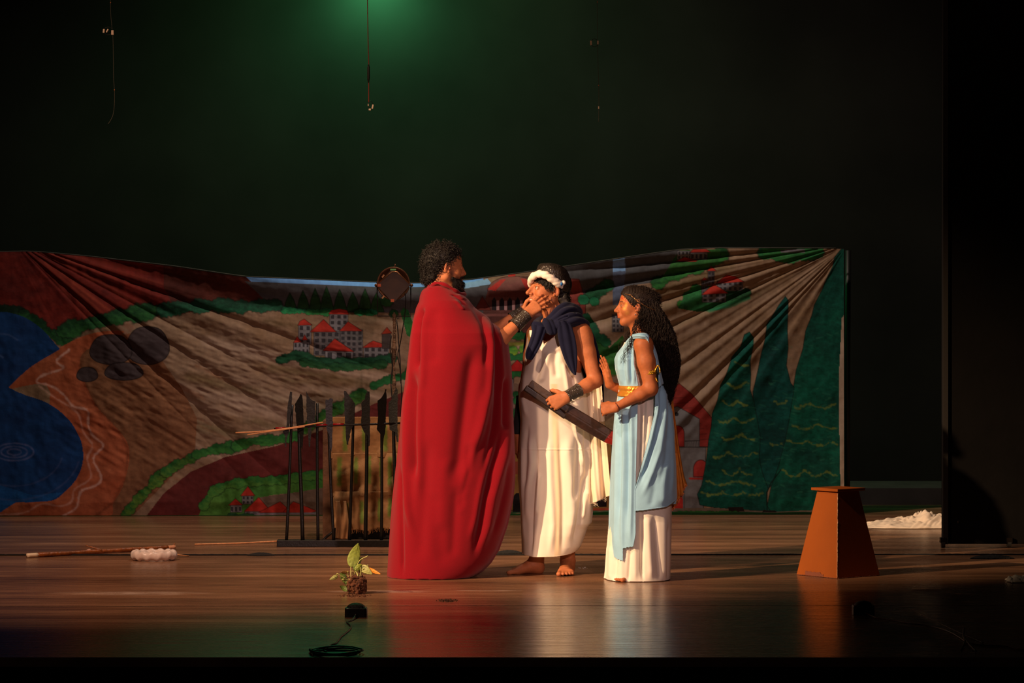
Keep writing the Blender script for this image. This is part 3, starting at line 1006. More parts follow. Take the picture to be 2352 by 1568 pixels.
roof([(1172, 842), (1188, 826), (1206, 842), (1206, 852), (1172, 852)], (190, 40, 40))
house(1406, 722, 1432, 762, (112, 108, 112), win=(3, 4))
# villages on the right
lumps([(1512, 650), (1530, 640), (1560, 625), (1600, 615), (1640, 600), (1655, 585)], 15, (26, 78, 40), (50, 120, 54), 43)
poly([(1520, 640), (1550, 590), (1560, 575), (1655, 572), (1650, 600), (1600, 618), (1535, 632)], (34, 88, 44), 0.3, (60, 116, 52))
house(1555, 576, 1590, 596, win=(4, 2)); house(1585, 580, 1625, 596, win=(4, 1)); roof([(1552, 600), (1572, 590), (1602, 598), (1598, 601)])
roof([(1584, 580), (1592, 572), (1622, 572), (1632, 579)])
lumps([(1565, 698), (1580, 680), (1598, 664)], 13, (30, 100, 44), (70, 140, 48), 44)
poly([(1558, 708), (1575, 672), (1600, 655), (1722, 664), (1722, 684), (1650, 712), (1605, 716)], (28, 86, 46), 0.35, (40, 110, 60))
house(1626, 622, 1641, 655, (90, 86, 92), win=(2, 3)); roof([(1623, 623), (1634, 611), (1646, 622)])
house(1612, 643, 1626, 678, (84, 78, 82), win=(2, 3)); roof([(1611, 644), (1618, 637), (1626, 643)])
house(1648, 645, 1707, 668, (110, 106, 112), win=(5, 2)); roof([(1645, 651), (1668, 631), (1688, 634), (1710, 647)])
house(1613, 672, 1668, 694, (118, 114, 122), win=(4, 2)); roof([(1611, 677), (1640, 652), (1673, 673)])
lumps([(1680, 680), (1705, 675), (1715, 672)], 10, (18, 56, 34), (30, 78, 42), 45)
stroke([(1630, 714), (1680, 702), (1722, 684)], 7, (46, 130, 90), 0.8, 2, 3)
lumps([(1758, 580), (1790, 590), (1840, 588), (1880, 580)], 14, (26, 84, 52), (40, 112, 56), 46)
poly([(1750, 560), (1895, 560), (1890, 582), (1850, 590), (1800, 600), (1755, 588)], (30, 88, 50), 0.3, (46, 112, 52))
poly([(1794, 572), (1850, 572), (1850, 580), (1794, 580)], (96, 92, 98), 0.2)
# gabled house bottom right
poly([(1530, 905), (1560, 880), (1590, 905), (1640, 965), (1634, 1000), (1628, 1026), (1600, 1026), (1600, 960), (1556, 935), (1520, 960)], (142, 48, 44), 0.16, outline=(60, 22, 20))
for k in range(9): stroke([(1540 + 8 * k, 915 + 12 * k), (1575 + 7 * k, 912 + 12 * k)], 1.6, (80, 26, 24), 0.7, 0.8)
poly([(1520, 945), (1556, 933), (1607, 962), (1607, 1026), (1622, 1028), (1616, 1180), (1400, 1180), (1400, 1030)], (124, 124, 130), 0.1, (100, 98, 102), outline=(36, 34, 36))
a = np.linspace(0, 2 * math.pi, 14)
poly([(1554 + 5 * math.cos(t), 951 + 5 * math.sin(t)) for t in a], (30, 30, 34), 0.1)
a = np.linspace(math.pi, 2 * math.pi, 12)
poly([(1556 + 16 * math.cos(t), 995 + 18 * math.sin(t)) for t in a] + [(1572, 1026), (1540, 1026)], (150, 44, 40), 0.1, outline=(70, 24, 22), ow=2)
stroke([(1574, 1013), (1607, 1012)], 2, (40, 38, 40)); stroke([(1560, 1027), (1626, 1027)], 1.6, (40, 38, 40))
for k in range(8): stroke([(1576 + 4 * k, 1014), (1577 + 4 * k, 1026)], 1, (50, 48, 52), 0.8, 0.6)
poly([(1610 + 17 * math.cos(t), 1078 + 22 * math.sin(t)) for t in a] + [(1625, 1095), (1593, 1095)], (156, 46, 42), 0.1, outline=(70, 24, 22), ow=2)
stroke([(1585, 1099), (1622, 1099)], 5, (156, 46, 42)); stroke([(1572, 1108), (1572, 1170)], 2, (44, 42, 44), 0.8)
poly([(1543, 1140), (1568, 1138), (1570, 1172), (1543, 1172)], (170, 44, 38), 0.1)
# yellow house seen between the men, dark doorway
poly([(1165, 990), (1405, 990), (1405, 1172), (1165, 1172)], (168, 128, 66), 0.12, (140, 100, 56), outline=(50, 34, 26))
poly([(1165, 1060), (1405, 1060), (1405, 1088), (1165, 1088)], (150, 70, 52), 0.12)
poly([(1178, 1176), (1178, 1140), (1186, 1132), (1200, 1132), (1200, 1176)], (24, 20, 24), 0.1)
poly([(1362, 1164), (1362, 1130), (1394, 1130), (1394, 1164)], (34, 26, 28), 0.1)
stroke([(1360, 1170), (1405, 1169)], 5, (180, 80, 58), 0.9)
# three cypresses
DO = (8, 30, 26)
poly([(1934, 571), (1944, 571), (1944, 1180), (1760, 1180), (1772, 1120), (1790, 1070), (1805, 1000), (1812, 930), (1824, 890), (1830, 850), (1846, 800), (1852, 760), (1866, 725), (1872, 700), (1890, 665), (1900, 640), (1915, 610), (1918, 592)], (12, 104, 84), 0.45, (8, 62, 56), outline=DO)
poly([(1805, 680), (1812, 690), (1810, 760), (1812, 800), (1808, 840), (1818, 880), (1826, 890), (1815, 960), (1805, 1010), (1790, 1070), (1774, 1115), (1760, 1130), (1740, 1040), (1735, 1000), (1730, 900), (1742, 850), (1750, 810), (1758, 780), (1762, 745), (1775, 725), (1790, 700)], (12, 90, 84), 0.42, (8, 54, 54), outline=DO)
poly([(1722, 762), (1732, 775), (1730, 800), (1724, 830), (1726, 860), (1724, 895), (1732, 920), (1740, 960), (1748, 1005), (1745, 1050), (1752, 1085), (1765, 1120), (1762, 1160), (1772, 1176), (1640, 1166), (1608, 1160), (1602, 1135), (1612, 1115), (1622, 1060), (1628, 1010), (1634, 980), (1636, 950), (1648, 920), (1655, 885), (1668, 860), (1682, 820), (1702, 795), (1710, 768)], (12, 98, 84), 0.45, (8, 60, 56), outline=DO)
for k in range(150):
    yy_ = nr.uniform(760, 1160); xx_ = nr.uniform(1640, 1920)
    if yy_ < 1160 - (xx_ - 1640) * 0 and (paint[int((xx_ + 170) / STEP), min(int((yy_ - 575) / 605 * NV), NV - 1), 0] < 0.02):
        stroke([(xx_, yy_), (xx_ + nr.uniform(6, 16), yy_ + nr.uniform(-5, 5))], 2, (52, 138, 112), 0.35, 1.5, 4)
stroke([(1764, 1130), (1772, 1110), (1795, 1080)], 2.4, DO); stroke([(1764, 1180), (1762, 1130)], 2.4, DO)


def garland(x0, x1, y, amp, per, ph=0.0):
    xs = np.arange(x0, x1, 4)
    stroke([(x, y + amp * abs(math.sin((x - x0) / per * math.pi + ph)) * 1.0 - amp / 2 + nr.normal(0, 1.4)) for x in xs], 3.2, (128, 150, 66), 0.6, 1.6, 7)


for x0, x1, y, am, pe, ph in ((1690, 1722, 835, 10, 40, 0), (1672, 1722, 884, 12, 48, 0.3), (1660, 1720, 925, 10, 36, 0), (1650, 1735, 965, 12, 45, 0.6), (1660, 1735, 1003, 14, 60, 0.9), (1640, 1742, 1045, 12, 56, 1.2), (1660, 1730, 1085, 12, 40, 0), (1622, 1735, 1108, 10, 70, 0), (1612, 1755, 1134, 8, 48, 0),
                          (1826, 1925, 932, 10, 64, 1.5), (1820, 1925, 980, 10, 60, 0), (1810, 1860, 1015, 6, 50, 0), (1860, 1925, 1020, 8, 50, 0), (1800, 1925, 1088, 12, 50, 0), (1780, 1810, 925, 6, 30, 0), (1770, 1800, 1020, 6, 30, 0)):
    garland(x0, x1, y, am, pe, ph)
poly([(1545, 1168), (1640, 1166), (1772, 1176), (1942, 1170), (1942, 1182), (1545, 1182)], (122, 108, 96), 0.1, (100, 90, 80))
poly([(1672, 1165), (1708, 1166), (1712, 1176), (1676, 1176)], (36, 26, 22), 0.1); poly([(1755, 1172), (1785, 1174), (1785, 1178), (1752, 1178)], (36, 26, 22), 0.1)
lumps([(1560, 1178), (1690, 1178)], 4, (40, 100, 46), (60, 130, 60), 47)
stroke([(1165, 1178), (1410, 1175)], 4, (50, 110, 74), 0.9, 1.5, 3)
# pale selvedge down the right edge
poly([(1936, 730), (1944, 720), (1944, 1180), (1933, 1180), (1930, 1000), (1929, 860)], (190, 168, 152), 0.08)
# weathering of the whole cloth
paint *= (0.86 + 0.28 * (0.5 * vnoise(PXb / 4, PYb / 14, 8) + 0.5 * blot))[..., None]


# real creases: fans of folds pulled to the two tied corners, fine crumples between
def n1(x, seed):
    r = np.random.default_rng(seed); t = r.random(512)
    i = np.floor(x).astype(int); f_ = x - i; f_ = f_ * f_ * (3 - 2 * f_)
    return t[i % 512] * (1 - f_) + t[(i + 1) % 512] * f_


def fan(cx, cy, flip, seed, freq):
    dx = (PXb - cx) * flip; dy = PYb - cy
    r = np.hypot(dx, dy); a = np.arctan2(dy, np.maximum(dx, 1e-3))
    h = np.abs(n1(a * freq + 3, seed) - 0.5) * 2 + 0.5 * n1(a * freq * 2.3 + 9, seed + 1)
    return h, r, a


h1, r1, a1 = fan(1950, 560, -1, 11, 15)
h2, r2, a2 = fan(30, 548, 1, 21, 13)
w1 = np.clip(r1 / 90, 0, 1) * np.clip(1.35 - r1 / 820, 0, 1) * np.clip((1.12 - a1) / 0.25, 0.05, 1) * np.clip((a1 + 0.02) / 0.06, 0, 1)
w2 = np.clip(r2 / 110, 0, 1) * np.clip(1.4 - r2 / 900, 0, 1) * np.clip((1.0 - a2) / 0.4, 0.08, 1)
fine = vnoise((PXb + 1.7 * PYb) / 30, (PYb - 0.42 * PXb) / 7, 31) * np.exp(-((PXb - 560) / 300) ** 2 - ((PYb - 860) / 130) ** 2)
fine2 = vnoise((PXb + 0.5 * PYb) / 40, (PYb - 0.6 * PXb) / 10, 33) * np.exp(-((PXb - 340) / 160) ** 2 - ((PYb - 960) / 140) ** 2)
hang = n1(PXb / 60 + 5, 41) * 0.6 + n1((PXb + PYb * 0.15) / 23, 42) * 0.4
topsag = np.clip(1 - (PYb - T[:, None]) / 60, 0, 1) * np.exp(-((PXb - 1000) / 500) ** 2)
disp = 0.055 * h1 * w1 * np.clip(r1 / 500, 0.35, 1) + 0.05 * h2 * w2 * np.clip(r2 / 500, 0.35, 1) + 0.011 * fine + 0.014 * fine2 + 0.03 * hang * tv[None, :] + 0.05 * np.sin(topsag * 3.1)
disp += 0.010 * vnoise(PXb / 38, PYb / 60, 51) + 0.006 * vnoise(PXb / 12, PYb / 16, 52)
disp *= 1.0 - 0.6 * np.clip((tv[None, :] - 0.94) / 0.06, 0, 1)
YB = 4.72 + 0.16 * (PXb / 1940) - disp
DD = D0 + 4.8
Vb = np.stack([(PXb - 1176) * DD / FPX, YB, np.maximum(CAMH - (PYb - HY) * DD / FPX, 0.004)], -1).reshape(-1, 3)
idx = np.arange(PXb.size).reshape(PXb.shape)
Q = np.stack([idx[:-1, :-1], idx[:-1, 1:], idx[1:, 1:], idx[1:, :-1]], -1).reshape(-1, 4)
drop = empty('painted_backdrop', (0, 4.9, 0), 'long painted landscape cloth with lake, villages and cypresses hanging across the rear stage', 'backdrop')
mk('painted_cloth', Vb, Q, mat('painted_canvas', rough=0.85, attr=True, spec=0.25, bump=(60, 0.25, 0.004)), drop, colors=paint.reshape(-1, 3))
# rope along the top hem and its stand pole at the right end
del paint, brush, blot, h1, h2, r1, r2, a1, a2, w1, w2, fine, fine2
rope = [P(x, T[int((x + 170) / STEP)] - 1.5, 4.88) for x in range(-150, 1940, 30)]
v, f = tube(rope, 0.004, 6); mk('hem_cord', v, f, mat('cord_grey', srgb(70, 64, 60), 0.8), drop)
v, f = tube([P(1946, 1180, 5.0), P(1946, 900, 5.0), P(1948, 575, 5.0)], 0.02, 10)
mk('support_pole', v, f, mat('pole_black', srgb(12, 12, 12), 0.5), drop)
v, f = tube([P(-160, 1190, 4.95), P(-160, 575, 4.95)], 0.02, 10)
mk('support_pole', v, f, MATS['pole_black'], drop)


# ------------------------------------------------------------------ picket fence prop
blackp = mat('charred_black', srgb(16, 15, 13), 0.42, noise=(40, 0.4), bump=(90, 0.35, 0.003))
torn = mat('torn_board', srgb(20, 18, 14), 0.6, noise=(30, 0.6), bump=(60, 0.6, 0.005))
FY = 2.06
fb = P(900, 1256, FY)
fence = empty('picket_fence', (fb[0], FY, 0), 'black prop fence of thin poles with jagged spear tops left of the red cape', 'fence')
a, b = P(636, 1258, FY), P(965, 1243, FY)
v, f = box(((a[0] + b[0]) / 2, FY + 0.03, 0.02), (b[0] - a[0], 0.09, 0.04)); bevel(mk('base_board', v, f, blackp, fence, smooth=False), 0.003)
rods = [((657.6, 1248), (671.8, 930)), ((695, 1248), (685.5, 930)), ((730, 1248), (728.5, 926)), ((767, 1248), (752.5, 950)), ((803.6, 1248), (812, 925)), ((840, 1248), (843, 935)), ((876, 1248), (877, 930)), ((911, 1248), (903, 935)), ((945, 1248), (941, 935))]
spears = [[(666, 899), (671, 900), (670, 930), (667, 965), (664, 992), (658, 1010), (657, 1028), (654, 1022), (655, 1004), (649, 990), (657, 986), (659, 962), (661, 930)],
          [(690, 904), (694, 907), (696, 930), (697, 955), (698, 990), (696, 1012), (695, 1033), (690, 1022), (689, 1000), (683, 985), (680, 965), (677, 928), (683, 918), (687, 912)],
          [(703, 898), (707, 905), (712, 915), (719, 920), (725, 922), (724, 950), (725, 968), (716, 982), (714, 1005), (712, 1027), (709, 1024), (708, 995), (705, 965), (704, 935)],
          [(748, 917), (755, 918), (758, 914), (764, 915), (764, 960), (764, 990), (763, 1020), (761, 1040), (757, 1025), (756, 1000), (750, 985), (748, 960)],
          [(790, 897), (795, 898), (802, 908), (814, 925), (814, 955), (812, 975), (806, 988), (802, 1008), (800, 1022), (796, 1020), (794, 990), (791, 940)],
          [(830, 925), (838, 917), (839, 908), (844, 898), (849, 899), (850, 960), (850, 1000), (849, 1024), (846, 1024), (844, 1000), (836, 992), (829, 975), (831, 945)],
          [(867, 920), (876, 913), (881, 905), (885, 893), (888, 894), (887, 940), (885, 990), (881, 1010), (880, 1022), (876, 1018), (874, 997), (865, 985), (868, 960)],
          [(892, 925), (899, 917), (902, 908), (910, 889), (914, 896), (913, 950), (914, 990), (915, 1015), (911, 1014), (908, 992), (895, 987), (893, 955)],
          [(932, 920), (938, 912), (945, 895), (948, 900), (948, 960), (946, 1015), (942, 1010), (940, 990), (931, 980)]]
for k, ((b0, t0), sp_) in enumerate(zip(rods, spears)):
    pts = [P(b0[0] * (1 - t) + t0[0] * t + 0.6 * math.sin(5 * t + k), b0[1] * (1 - t) + t0[1] * t, FY + 0.015) for t in np.linspace(0, 1, 9)]
    v, f = tube(pts, np.linspace(0.0105, 0.0085, 9) * (1.15 if k in (1, 5, 7) else 0.92), 10)
    pk = mk('picket', v, f, blackp, fence)
    rr = np.random.default_rng(k)
    dense = []
    for i in range(len(sp_)):
        (x1, y1), (x2, y2) = sp_[i], sp_[(i + 1) % len(sp_)]
        n = max(int(math.hypot(x2 - x1, y2 - y1) / 5), 1)
        for j in range(n):
            t = j / n; dense.append((x1 + (x2 - x1) * t + (rr.normal(0, 0.5) if j else 0), y1 + (y2 - y1) * t))
    n = len(dense)
    yf = FY - 0.004
    ang = rr.uniform(-0.5, 0.5)
    cx = np.mean([q[0] for q in dense])
    V = [P(q[0], q[1], yf + (q[0] - cx) / 367 * math.tan(ang) * 0.8) for q in dense] + [P(q[0], q[1], yf + 0.007 + (q[0] - cx) / 367 * math.tan(ang) * 0.8) for q in dense]
    F_ = [tuple(range(n)), tuple(range(2 * n - 1, n - 1, -1))] + [(i, (i + 1) % n, n + (i + 1) % n, n + i) for i in range(n)]
    mk('spear_tip', np.array(V), F_, torn if k in (0, 2, 4) else blackp, pk, smooth=False)
    # a twist of shiny tape where tip and pole meet
    c_ = P((b0[0] + t0[0] * 4) / 5 if k % 2 else t0[0], 966 + 6 * math.sin(k * 2), FY)
v, f = tube([P(630, 985, FY), P(660, 983, FY), P(700, 980, FY), P(770, 976.5, FY), P(850, 974, FY), P(965, 970, FY)], 0.0065, 10)
rail = mk('rail', v, f, mat('black_gloss', srgb(14, 12, 12), 0.3), fence)
redtape = mat('red_tape', srgb(150, 14, 18), 0.4)
for x0, y0, x1, y1 in ((633, 983.5, 655, 982.8), (726, 976.5, 752, 975.5), (765, 974.8, 790, 974)):
    v, f = tube([P(x0, y0 - 0.3, FY - 0.0015), P(x1, y1 - 0.3, FY - 0.0015)], 0.0062, 8)
    tag(mk('tape_band', v, f, redtape, rail), 'red tape wound on the rail')

bamboo = mat('dowel_wood', srgb(206, 140, 88), 0.6, noise=(60, 0.2))
v, f = tube(smooth_path([P(541, 993.5, FY - 0.03), P(600, 990.5, FY - 0.025), P(665, 982.5, FY - 0.02), P(742, 969.5, FY - 0.015)], 20), 0.0042, 8)
tag(mk('wooden_dowel', v, f, bamboo), 'longer pale thin dowel laid through the fence rail with its blunt end outermost', 'stick')
v, f = tube(smooth_path([P(568, 998.5, FY - 0.038), P(620, 990.5, FY - 0.032), P(700, 979.5, FY - 0.026)], 20), 0.0036, 8)
tag(mk('wooden_dowel', v, f, bamboo), 'shorter pale thin dowel lying just under the other one on the fence rail', 'stick')

# ------------------------------------------------------------------ burlap covered stand behind the fence
BYs = 2.62
burl = mat('burlap', rough=0.95, attr=True, weave=(260, 0.5, 0.003), spec=0.1)
stx = P(741, 1240, BYs)[0]; etx = P(965, 1240, BYs)[0]
stand = empty('burlap_stand', ((stx + etx) / 2, BYs + 0.2, 0), 'burlap covered box stand with green painted bars behind the fence poles', 'stand')
zt = P(0, 957, BYs)[2]
v, f = box(((stx + P(765, 0, BYs)[0]) / 2, BYs + 0.22, zt / 2 - 0.01), (P(765, 0, BYs)[0] - stx, 0.42, zt - 0.02))
bevel(mk('side_board', v, f, mat('old_board', srgb(104, 70, 44), 0.8, noise=(14, 0.35), bump=(30, 0.6, 0.01)), stand, smooth=False), 0.005)
v, f = box(((stx + etx) / 2 + 0.03, BYs + 0.23, zt / 2 - 0.02), (etx - stx - 0.07, 0.38, zt - 0.05))
mk('core_box', v, f, mat('core_black', srgb(30, 26, 24), 0.8), stand, smooth=False)


def burlap(y0, y1, x0, x1, off, seed, fray):
    nx_, ny_ = 150, 90
    r = np.random.default_rng(seed)
    X, Yv = np.meshgrid(np.linspace(x0, x1, nx_), np.linspace(0, 1, ny_), indexing='ij')
    hemv = y1 + 3 * np.sin(X / 17.0 + seed) + 2 * np.sin(X / 7.0)
    PYv = y0 + (hemv - y0) * Yv
    ph = r.uniform(0, 6, 4)
    d = off + 0.010 * np.sin(X / 11 + ph[0] + 0.4 * np.sin(PYv / 20)) * Yv + 0.008 * np.sin(X / 5.3 + ph[1]) * Yv * Yv + 0.006 * np.sin(PYv / 9 + X / 30 + ph[2])
    d = d + 0.012 * np.exp(-((X - 786 + (PYv - 1180) * 0.12) / 4) ** 2) * (seed == 3)
    c = np.array(srgb(186, 142, 98)) * (0.86 + 0.28 * vnoise(X / 7, PYv / 5, seed))[..., None]
    for gx, g0, g1, w in {1: ((793, 968, 1040, 7), (836, 975, 1040, 6), (885, 970, 1040, 6)), 2: ((780, 1045, 1120, 7), (818, 1045, 1115, 6), (848, 1042, 1115, 6), (875, 1046, 1120, 4), (896, 1045, 1118, 6), (930, 1050, 1120, 6)), 3: ((797, 1150, 1212, 6), (832, 1145, 1205, 6), (872, 1140, 1200, 5), (897, 1140, 1190, 7))}[seed]:
        wv = w + 4 * (vnoise(X / 4, PYv / 3, seed + 9) - 0.5)
        a_ = np.clip(1.6 - np.abs(X - gx) / wv * 1.4, 0, 1) * np.clip((PYv - g0) / 8, 0, 1) * np.clip((g1 - PYv) / 8, 0, 1)
        c = c * (1 - 0.8 * a_[..., None]) + np.array(srgb(112, 156, 66)) * 0.8 * a_[..., None]
    V = np.stack([(X - 1176) * (D0 + BYs) / FPX, BYs - d, CAMH - (PYv - HY) * (D0 + BYs) / FPX], -1)
    V[..., 2] = np.maximum(V[..., 2], 0.006)
    idx = np.arange(nx_ * ny_).reshape(nx_, ny_)
    Q = np.stack([idx[:-1, :-1], idx[:-1, 1:], idx[1:, 1:], idx[1:, :-1]], -1).reshape(-1, 4)
    o_ = mk('burlap_panel', V.reshape(-1, 3), Q, burl, stand, colors=c.reshape(-1, 3), solid=0.004)
    if fray:
        ths = []
        for k in range(150):
            xx = r.uniform(x0 + 40 if seed == 3 else x0, x1)
            yy_ = y1 + 3 * math.sin(xx / 17.0 + seed) + 2 * math.sin(xx / 7.0)
            L_ = r.uniform(4, 14)
            ths.append([P(xx + r.normal(0, 1.2) * j / 3, yy_ - 3 + L_ * j / 3, BYs - off - 0.004) for j in range(4)])
        V2, Q2 = strands(np.array(ths), 0.0009, 3)
        mk('fraying', V2, Q2, mat('burlap_thread', srgb(176, 122, 72), 0.95), o_)
    return o_


burlap(957, 1048, 760, 965, 0.012, 1, False)
burlap(1040, 1138, 764, 965, 0.024, 2, False)
burlap(1128, 1214, 764, 965, 0.036, 3, True)
# loose flap of sacking that reaches the floor at the left
A_ = [P(770, 1150, BYs - 0.05), P(772, 1190, BYs - 0.06), P(771, 1236, BYs - 0.07)]
B_ = [P(795, 1150, BYs - 0.05), P(800, 1195, BYs - 0.09), P(798, 1238, BYs - 0.09)]
o = sheet('hanging_flap', A_, B_, 40, 24, mat('burlap_plain', srgb(176, 130, 86), 0.95, weave=(260, 0.5, 0.003), noise=(20, 0.2)), stand, lambda u, v: np.stack([0 * u, -0.012 * np.sin(v * 9 + u * 3), 0 * u], -1))
v, f = tube(smooth_path([P(742, 1240, BYs - 0.08), P(752, 1231, BYs - 0.08), P(764, 1222, BYs - 0.08)], 12), 0.008, 8)
mk('broken_slat', v, f, blackp, stand)

# ------------------------------------------------------------------ stage lamp on a bound pole
LY = 3.2
ls = (D0 + LY) / FPX
base = P(906, 1228, LY)
lamp = empty('stage_lamp', (base[0], LY, 0), 'dark round stage lamp on a rough pole standing behind the fence', 'lamp')
bronze = mat('bronze_metal', srgb(96, 60, 34), 0.42, 0.55, noise=(30, 0.25))
lampblk = mat('lamp_black', srgb(26, 20, 16), 0.4, 0.4)
c = P(903.5, 655, LY)
# housing: a lathe about the viewing axis (dome behind, rim in front)
prof = [(0.0, 0.13), (0.045, 0.125), (0.078, 0.10), (0.098, 0.06), (0.104, 0.02), (0.106, 0.0), (0.101, -0.004), (0.094, 0.004), (0.0, 0.01)]
V, F_ = [], []
ns = 48
for r_, y_ in prof:
    for k in range(ns):
        t = 2 * math.pi * k / ns
        V.append(c + np.array([r_ * math.cos(t), y_, r_ * math.sin(t) + 0.012]))
for i in range(len(prof) - 1):
    for k in range(ns):
        F_.append((i * ns + k, i * ns + (k + 1) % ns, (i + 1) * ns + (k + 1) % ns, (i + 1) * ns + k))
mk('housing', np.array(V), F_, bronze, lamp)
dm = [(-37.5, 0), (-34, -4), (-4, -37), (1, -37), (37, -4), (38.5, 1), (34, 6), (5, 37), (-5, 37), (-34, 6)]
n = len(dm)
V = [c + np.array([x * ls, -0.016, -z * ls]) for x, z in dm] + [c + np.array([x * ls * 0.97, -0.03, -z * ls * 0.97]) for x, z in dm]
mk('filter_frame', np.array(V), [tuple(range(n)), tuple(range(2 * n - 1, n - 1, -1))] + [(i, (i + 1) % n, n + (i + 1) % n, n + i) for i in range(n)], mat('filter_plate', srgb(62, 38, 20), 0.45, 0.2, noise=(25, 0.2)), lamp, smooth=False)
v, f = tube([P(869, 650, LY - 0.03), P(900, 624, LY - 0.034), P(912, 624, LY - 0.034), P(940, 651, LY - 0.03)], 0.0035, 6)
mk('trim_wire', v, f, mat('worn_brass', srgb(170, 120, 80), 0.35, 0.8), lamp)
v, f = box(c + np.array([-0.0, -0.034, 0.10]), (0.036, 0.004, 0.009)); mk('sticker', v, f, mat('green_sticker', srgb(120, 200, 120), 0.5), lamp, smooth=False)
for x_, y_ in ((871, 655), (901.5, 690)):
    v, f = box(P(x_, y_, LY - 0.036), (0.022, 0.006, 0.018)); mk('corner_clip', v, f, mat('orange_clip', srgb(190, 84, 30), 0.5), lamp, smooth=False)
for x_, y_ in ((880, 634), (880, 682)):
    v, f = box(P(x_, y_, LY - 0.03), (0.010, 0.006, 0.022), R=np.array([[.8, 0, .6], [0, 1, 0], [-.6, 0, .8]])); mk('hinge', v, f, MATS['worn_brass'], lamp, smooth=False)
v, f = tube([P(866, 648, LY + 0.03), P(867, 690, LY + 0.03), P(867.5, 725.5, LY + 0.03), P(943, 726, LY + 0.03), P(943.5, 690, LY + 0.03), P(943.5, 650, LY + 0.03)], 0.0035, 6)
mk('yoke', v, f, lampblk, lamp)
for x_ in (864, 945):
    v, f = tube([P(x_, 655, LY + 0.0), P(x_, 655, LY + 0.05)], 0.011, 12); mk('knob', v, f, bronze, lamp)
v, f = tube([P(905, 616, LY + 0.05), P(907, 611, LY + 0.05), P(908, 606, LY + 0.05)], 0.005, 8); mk('top_screw', v, f, bronze, lamp)
# rough pole
pts = smooth_path([P(905.5, 717, LY), P(906, 760, LY), P(904.5, 830, LY), P(905.5, 900, LY), P(906, 1000, LY), P(906, 1100, LY), np.array([base[0], LY, 0.0])], 90)
rr = np.random.default_rng(4)
rad = 0.010 + 0.0025 * np.sin(np.linspace(0, 30, 90)) + rr.normal(0, 0.0015, 90) + np.where((np.arange(90) % 30) > 22, 0.004, 0)
rad[0] = 0.004; rad[1] = 0.006
v, f = tube(pts, rad, 10)
mk('pole', v, f, mat('bark_pole', srgb(112, 84, 60), 0.85, noise=(30, 0.5), bump=(50, 0.9, 0.02)), lamp)
for path in ([(911, 735), (914, 760), (916, 790), (919, 830), (921, 880)], [(899, 770), (896, 800), (901, 840), (898, 880), (902, 930)], [(912, 732), (917, 729)]):
    v, f = tube(smooth_path([P(x, y, LY - 0.01) for x, y in path], 20), 0.0035, 6); mk('twig', v, f, torn, lamp)
v, f = tube(smooth_path([P(931, 672, LY - 0.03), P(932, 690, LY - 0.03), P(930, 720, LY - 0.02), P(925, 755, LY - 0.02), P(919, 790, LY - 0.01), P(914, 815, LY - 0.01), P(919, 850, LY - 0.01), P(922, 900, LY - 0.01), P(921, 945, LY - 0.01), P(915, 1040, LY), P(925, 1160, LY), P(915, 1225, LY)], 80), 0.003, 6)
mk('power_cable', v, f, lampblk, lamp)
v, f = tube([np.array([base[0] - 0.14, LY, 0.012]), np.array([base[0] + 0.14, LY, 0.012])], 0.012, 8); mk('foot_bar', v, f, lampblk, lamp)

# ------------------------------------------------------------------ orange pedestal
pl = G(1830, 1325); pf = G(1913, 1335); pr = G(2020, 1330)
YC = 0.12
cc = (pl[:2] + pr[:2]) / 2
sk = (D0 + YC) / FPX
ctr = np.array([(1925 - 1176) * sk, YC])
an = math.atan2(-0.79, -0.62)
orange = mat('orange_paint', srgb(150, 74, 14), 0.5, noise=(5, 0.07), bump=(40, 0.15, 0.004), spec=0.3)
chip = mat('chipped_edge', srgb(196, 150, 110), 0.8, noise=(60, 0.4))
ang0 = math.atan2(-107, -12 * 10)  # front corner left of the middle


def sqr(half, z, c_):
    out = []
    for k in range(4):
        t = math.radians(-97 + 90 * k)
        out.append([c_[0] + half * math.cos(t), c_[1] + half * math.sin(t), z])
    return out


ped = empty('pedestal', (ctr[0], ctr[1], 0), 'orange painted tapering wooden pedestal stool standing right of the blue dress', 'pedestal')
zt = P(0, 1121, YC)[2]
hb, htp = 95 * sk * 1.01, 48 * sk
V = np.array(sqr(hb, 0.0, ctr) + sqr(htp, zt - 0.012, ctr))
o = mk('body', V, [(3, 2, 1, 0), (4, 5, 6, 7)] + [(k, (k + 1) % 4, 4 + (k + 1) % 4, 4 + k) for k in range(4)], orange, ped, smooth=False); bevel(o, 0.004, 2)
tp = ctr + np.array([0.0, 0.0])
V = np.array(sqr(62 * sk, zt - 0.011, tp) + sqr(62 * sk, zt + 0.004, tp))
o = mk('top_board', V, [(3, 2, 1, 0), (4, 5, 6, 7)] + [(k, (k + 1) % 4, 4 + (k + 1) % 4, 4 + k) for k in range(4)], orange, ped, smooth=False); bevel(o, 0.002, 2)
# worn strips along edges: raw wood showing, ragged
Bc, Tc = np.array(sqr(hb, 0.0, ctr)), np.array(sqr(htp, zt - 0.012, ctr))
v, f = tube([Bc[0] * (1 - t) + Tc[0] * t + rng.normal(0, 0.0006, 3) for t in np.linspace(0.01, 0.97, 60)], 0.0016 * (0.2 + rng.random(60) * 1.2), 5)
tag(mk('worn_edge', v, f, chip, ped), 'worn pale front edge')
for k in (0, 3):
    a_, b_ = Bc[k], Bc[(k + 1) % 4]
    if k == 3: a_, b_ = Bc[3], Bc[0]
    v, f = tube([a_ * (1 - t) + b_ * t + np.array([0, 0, 0.003]) + rng.normal(0, 0.0006, 3) for t in np.linspace(0.02, 0.98, 50)], 0.0022 * (0.2 + rng.random(50)), 5)
    tag(mk('worn_edge', v, f, mat('scuffed_brown', srgb(120, 62, 40), 0.8), ped), 'worn brown bottom edge')
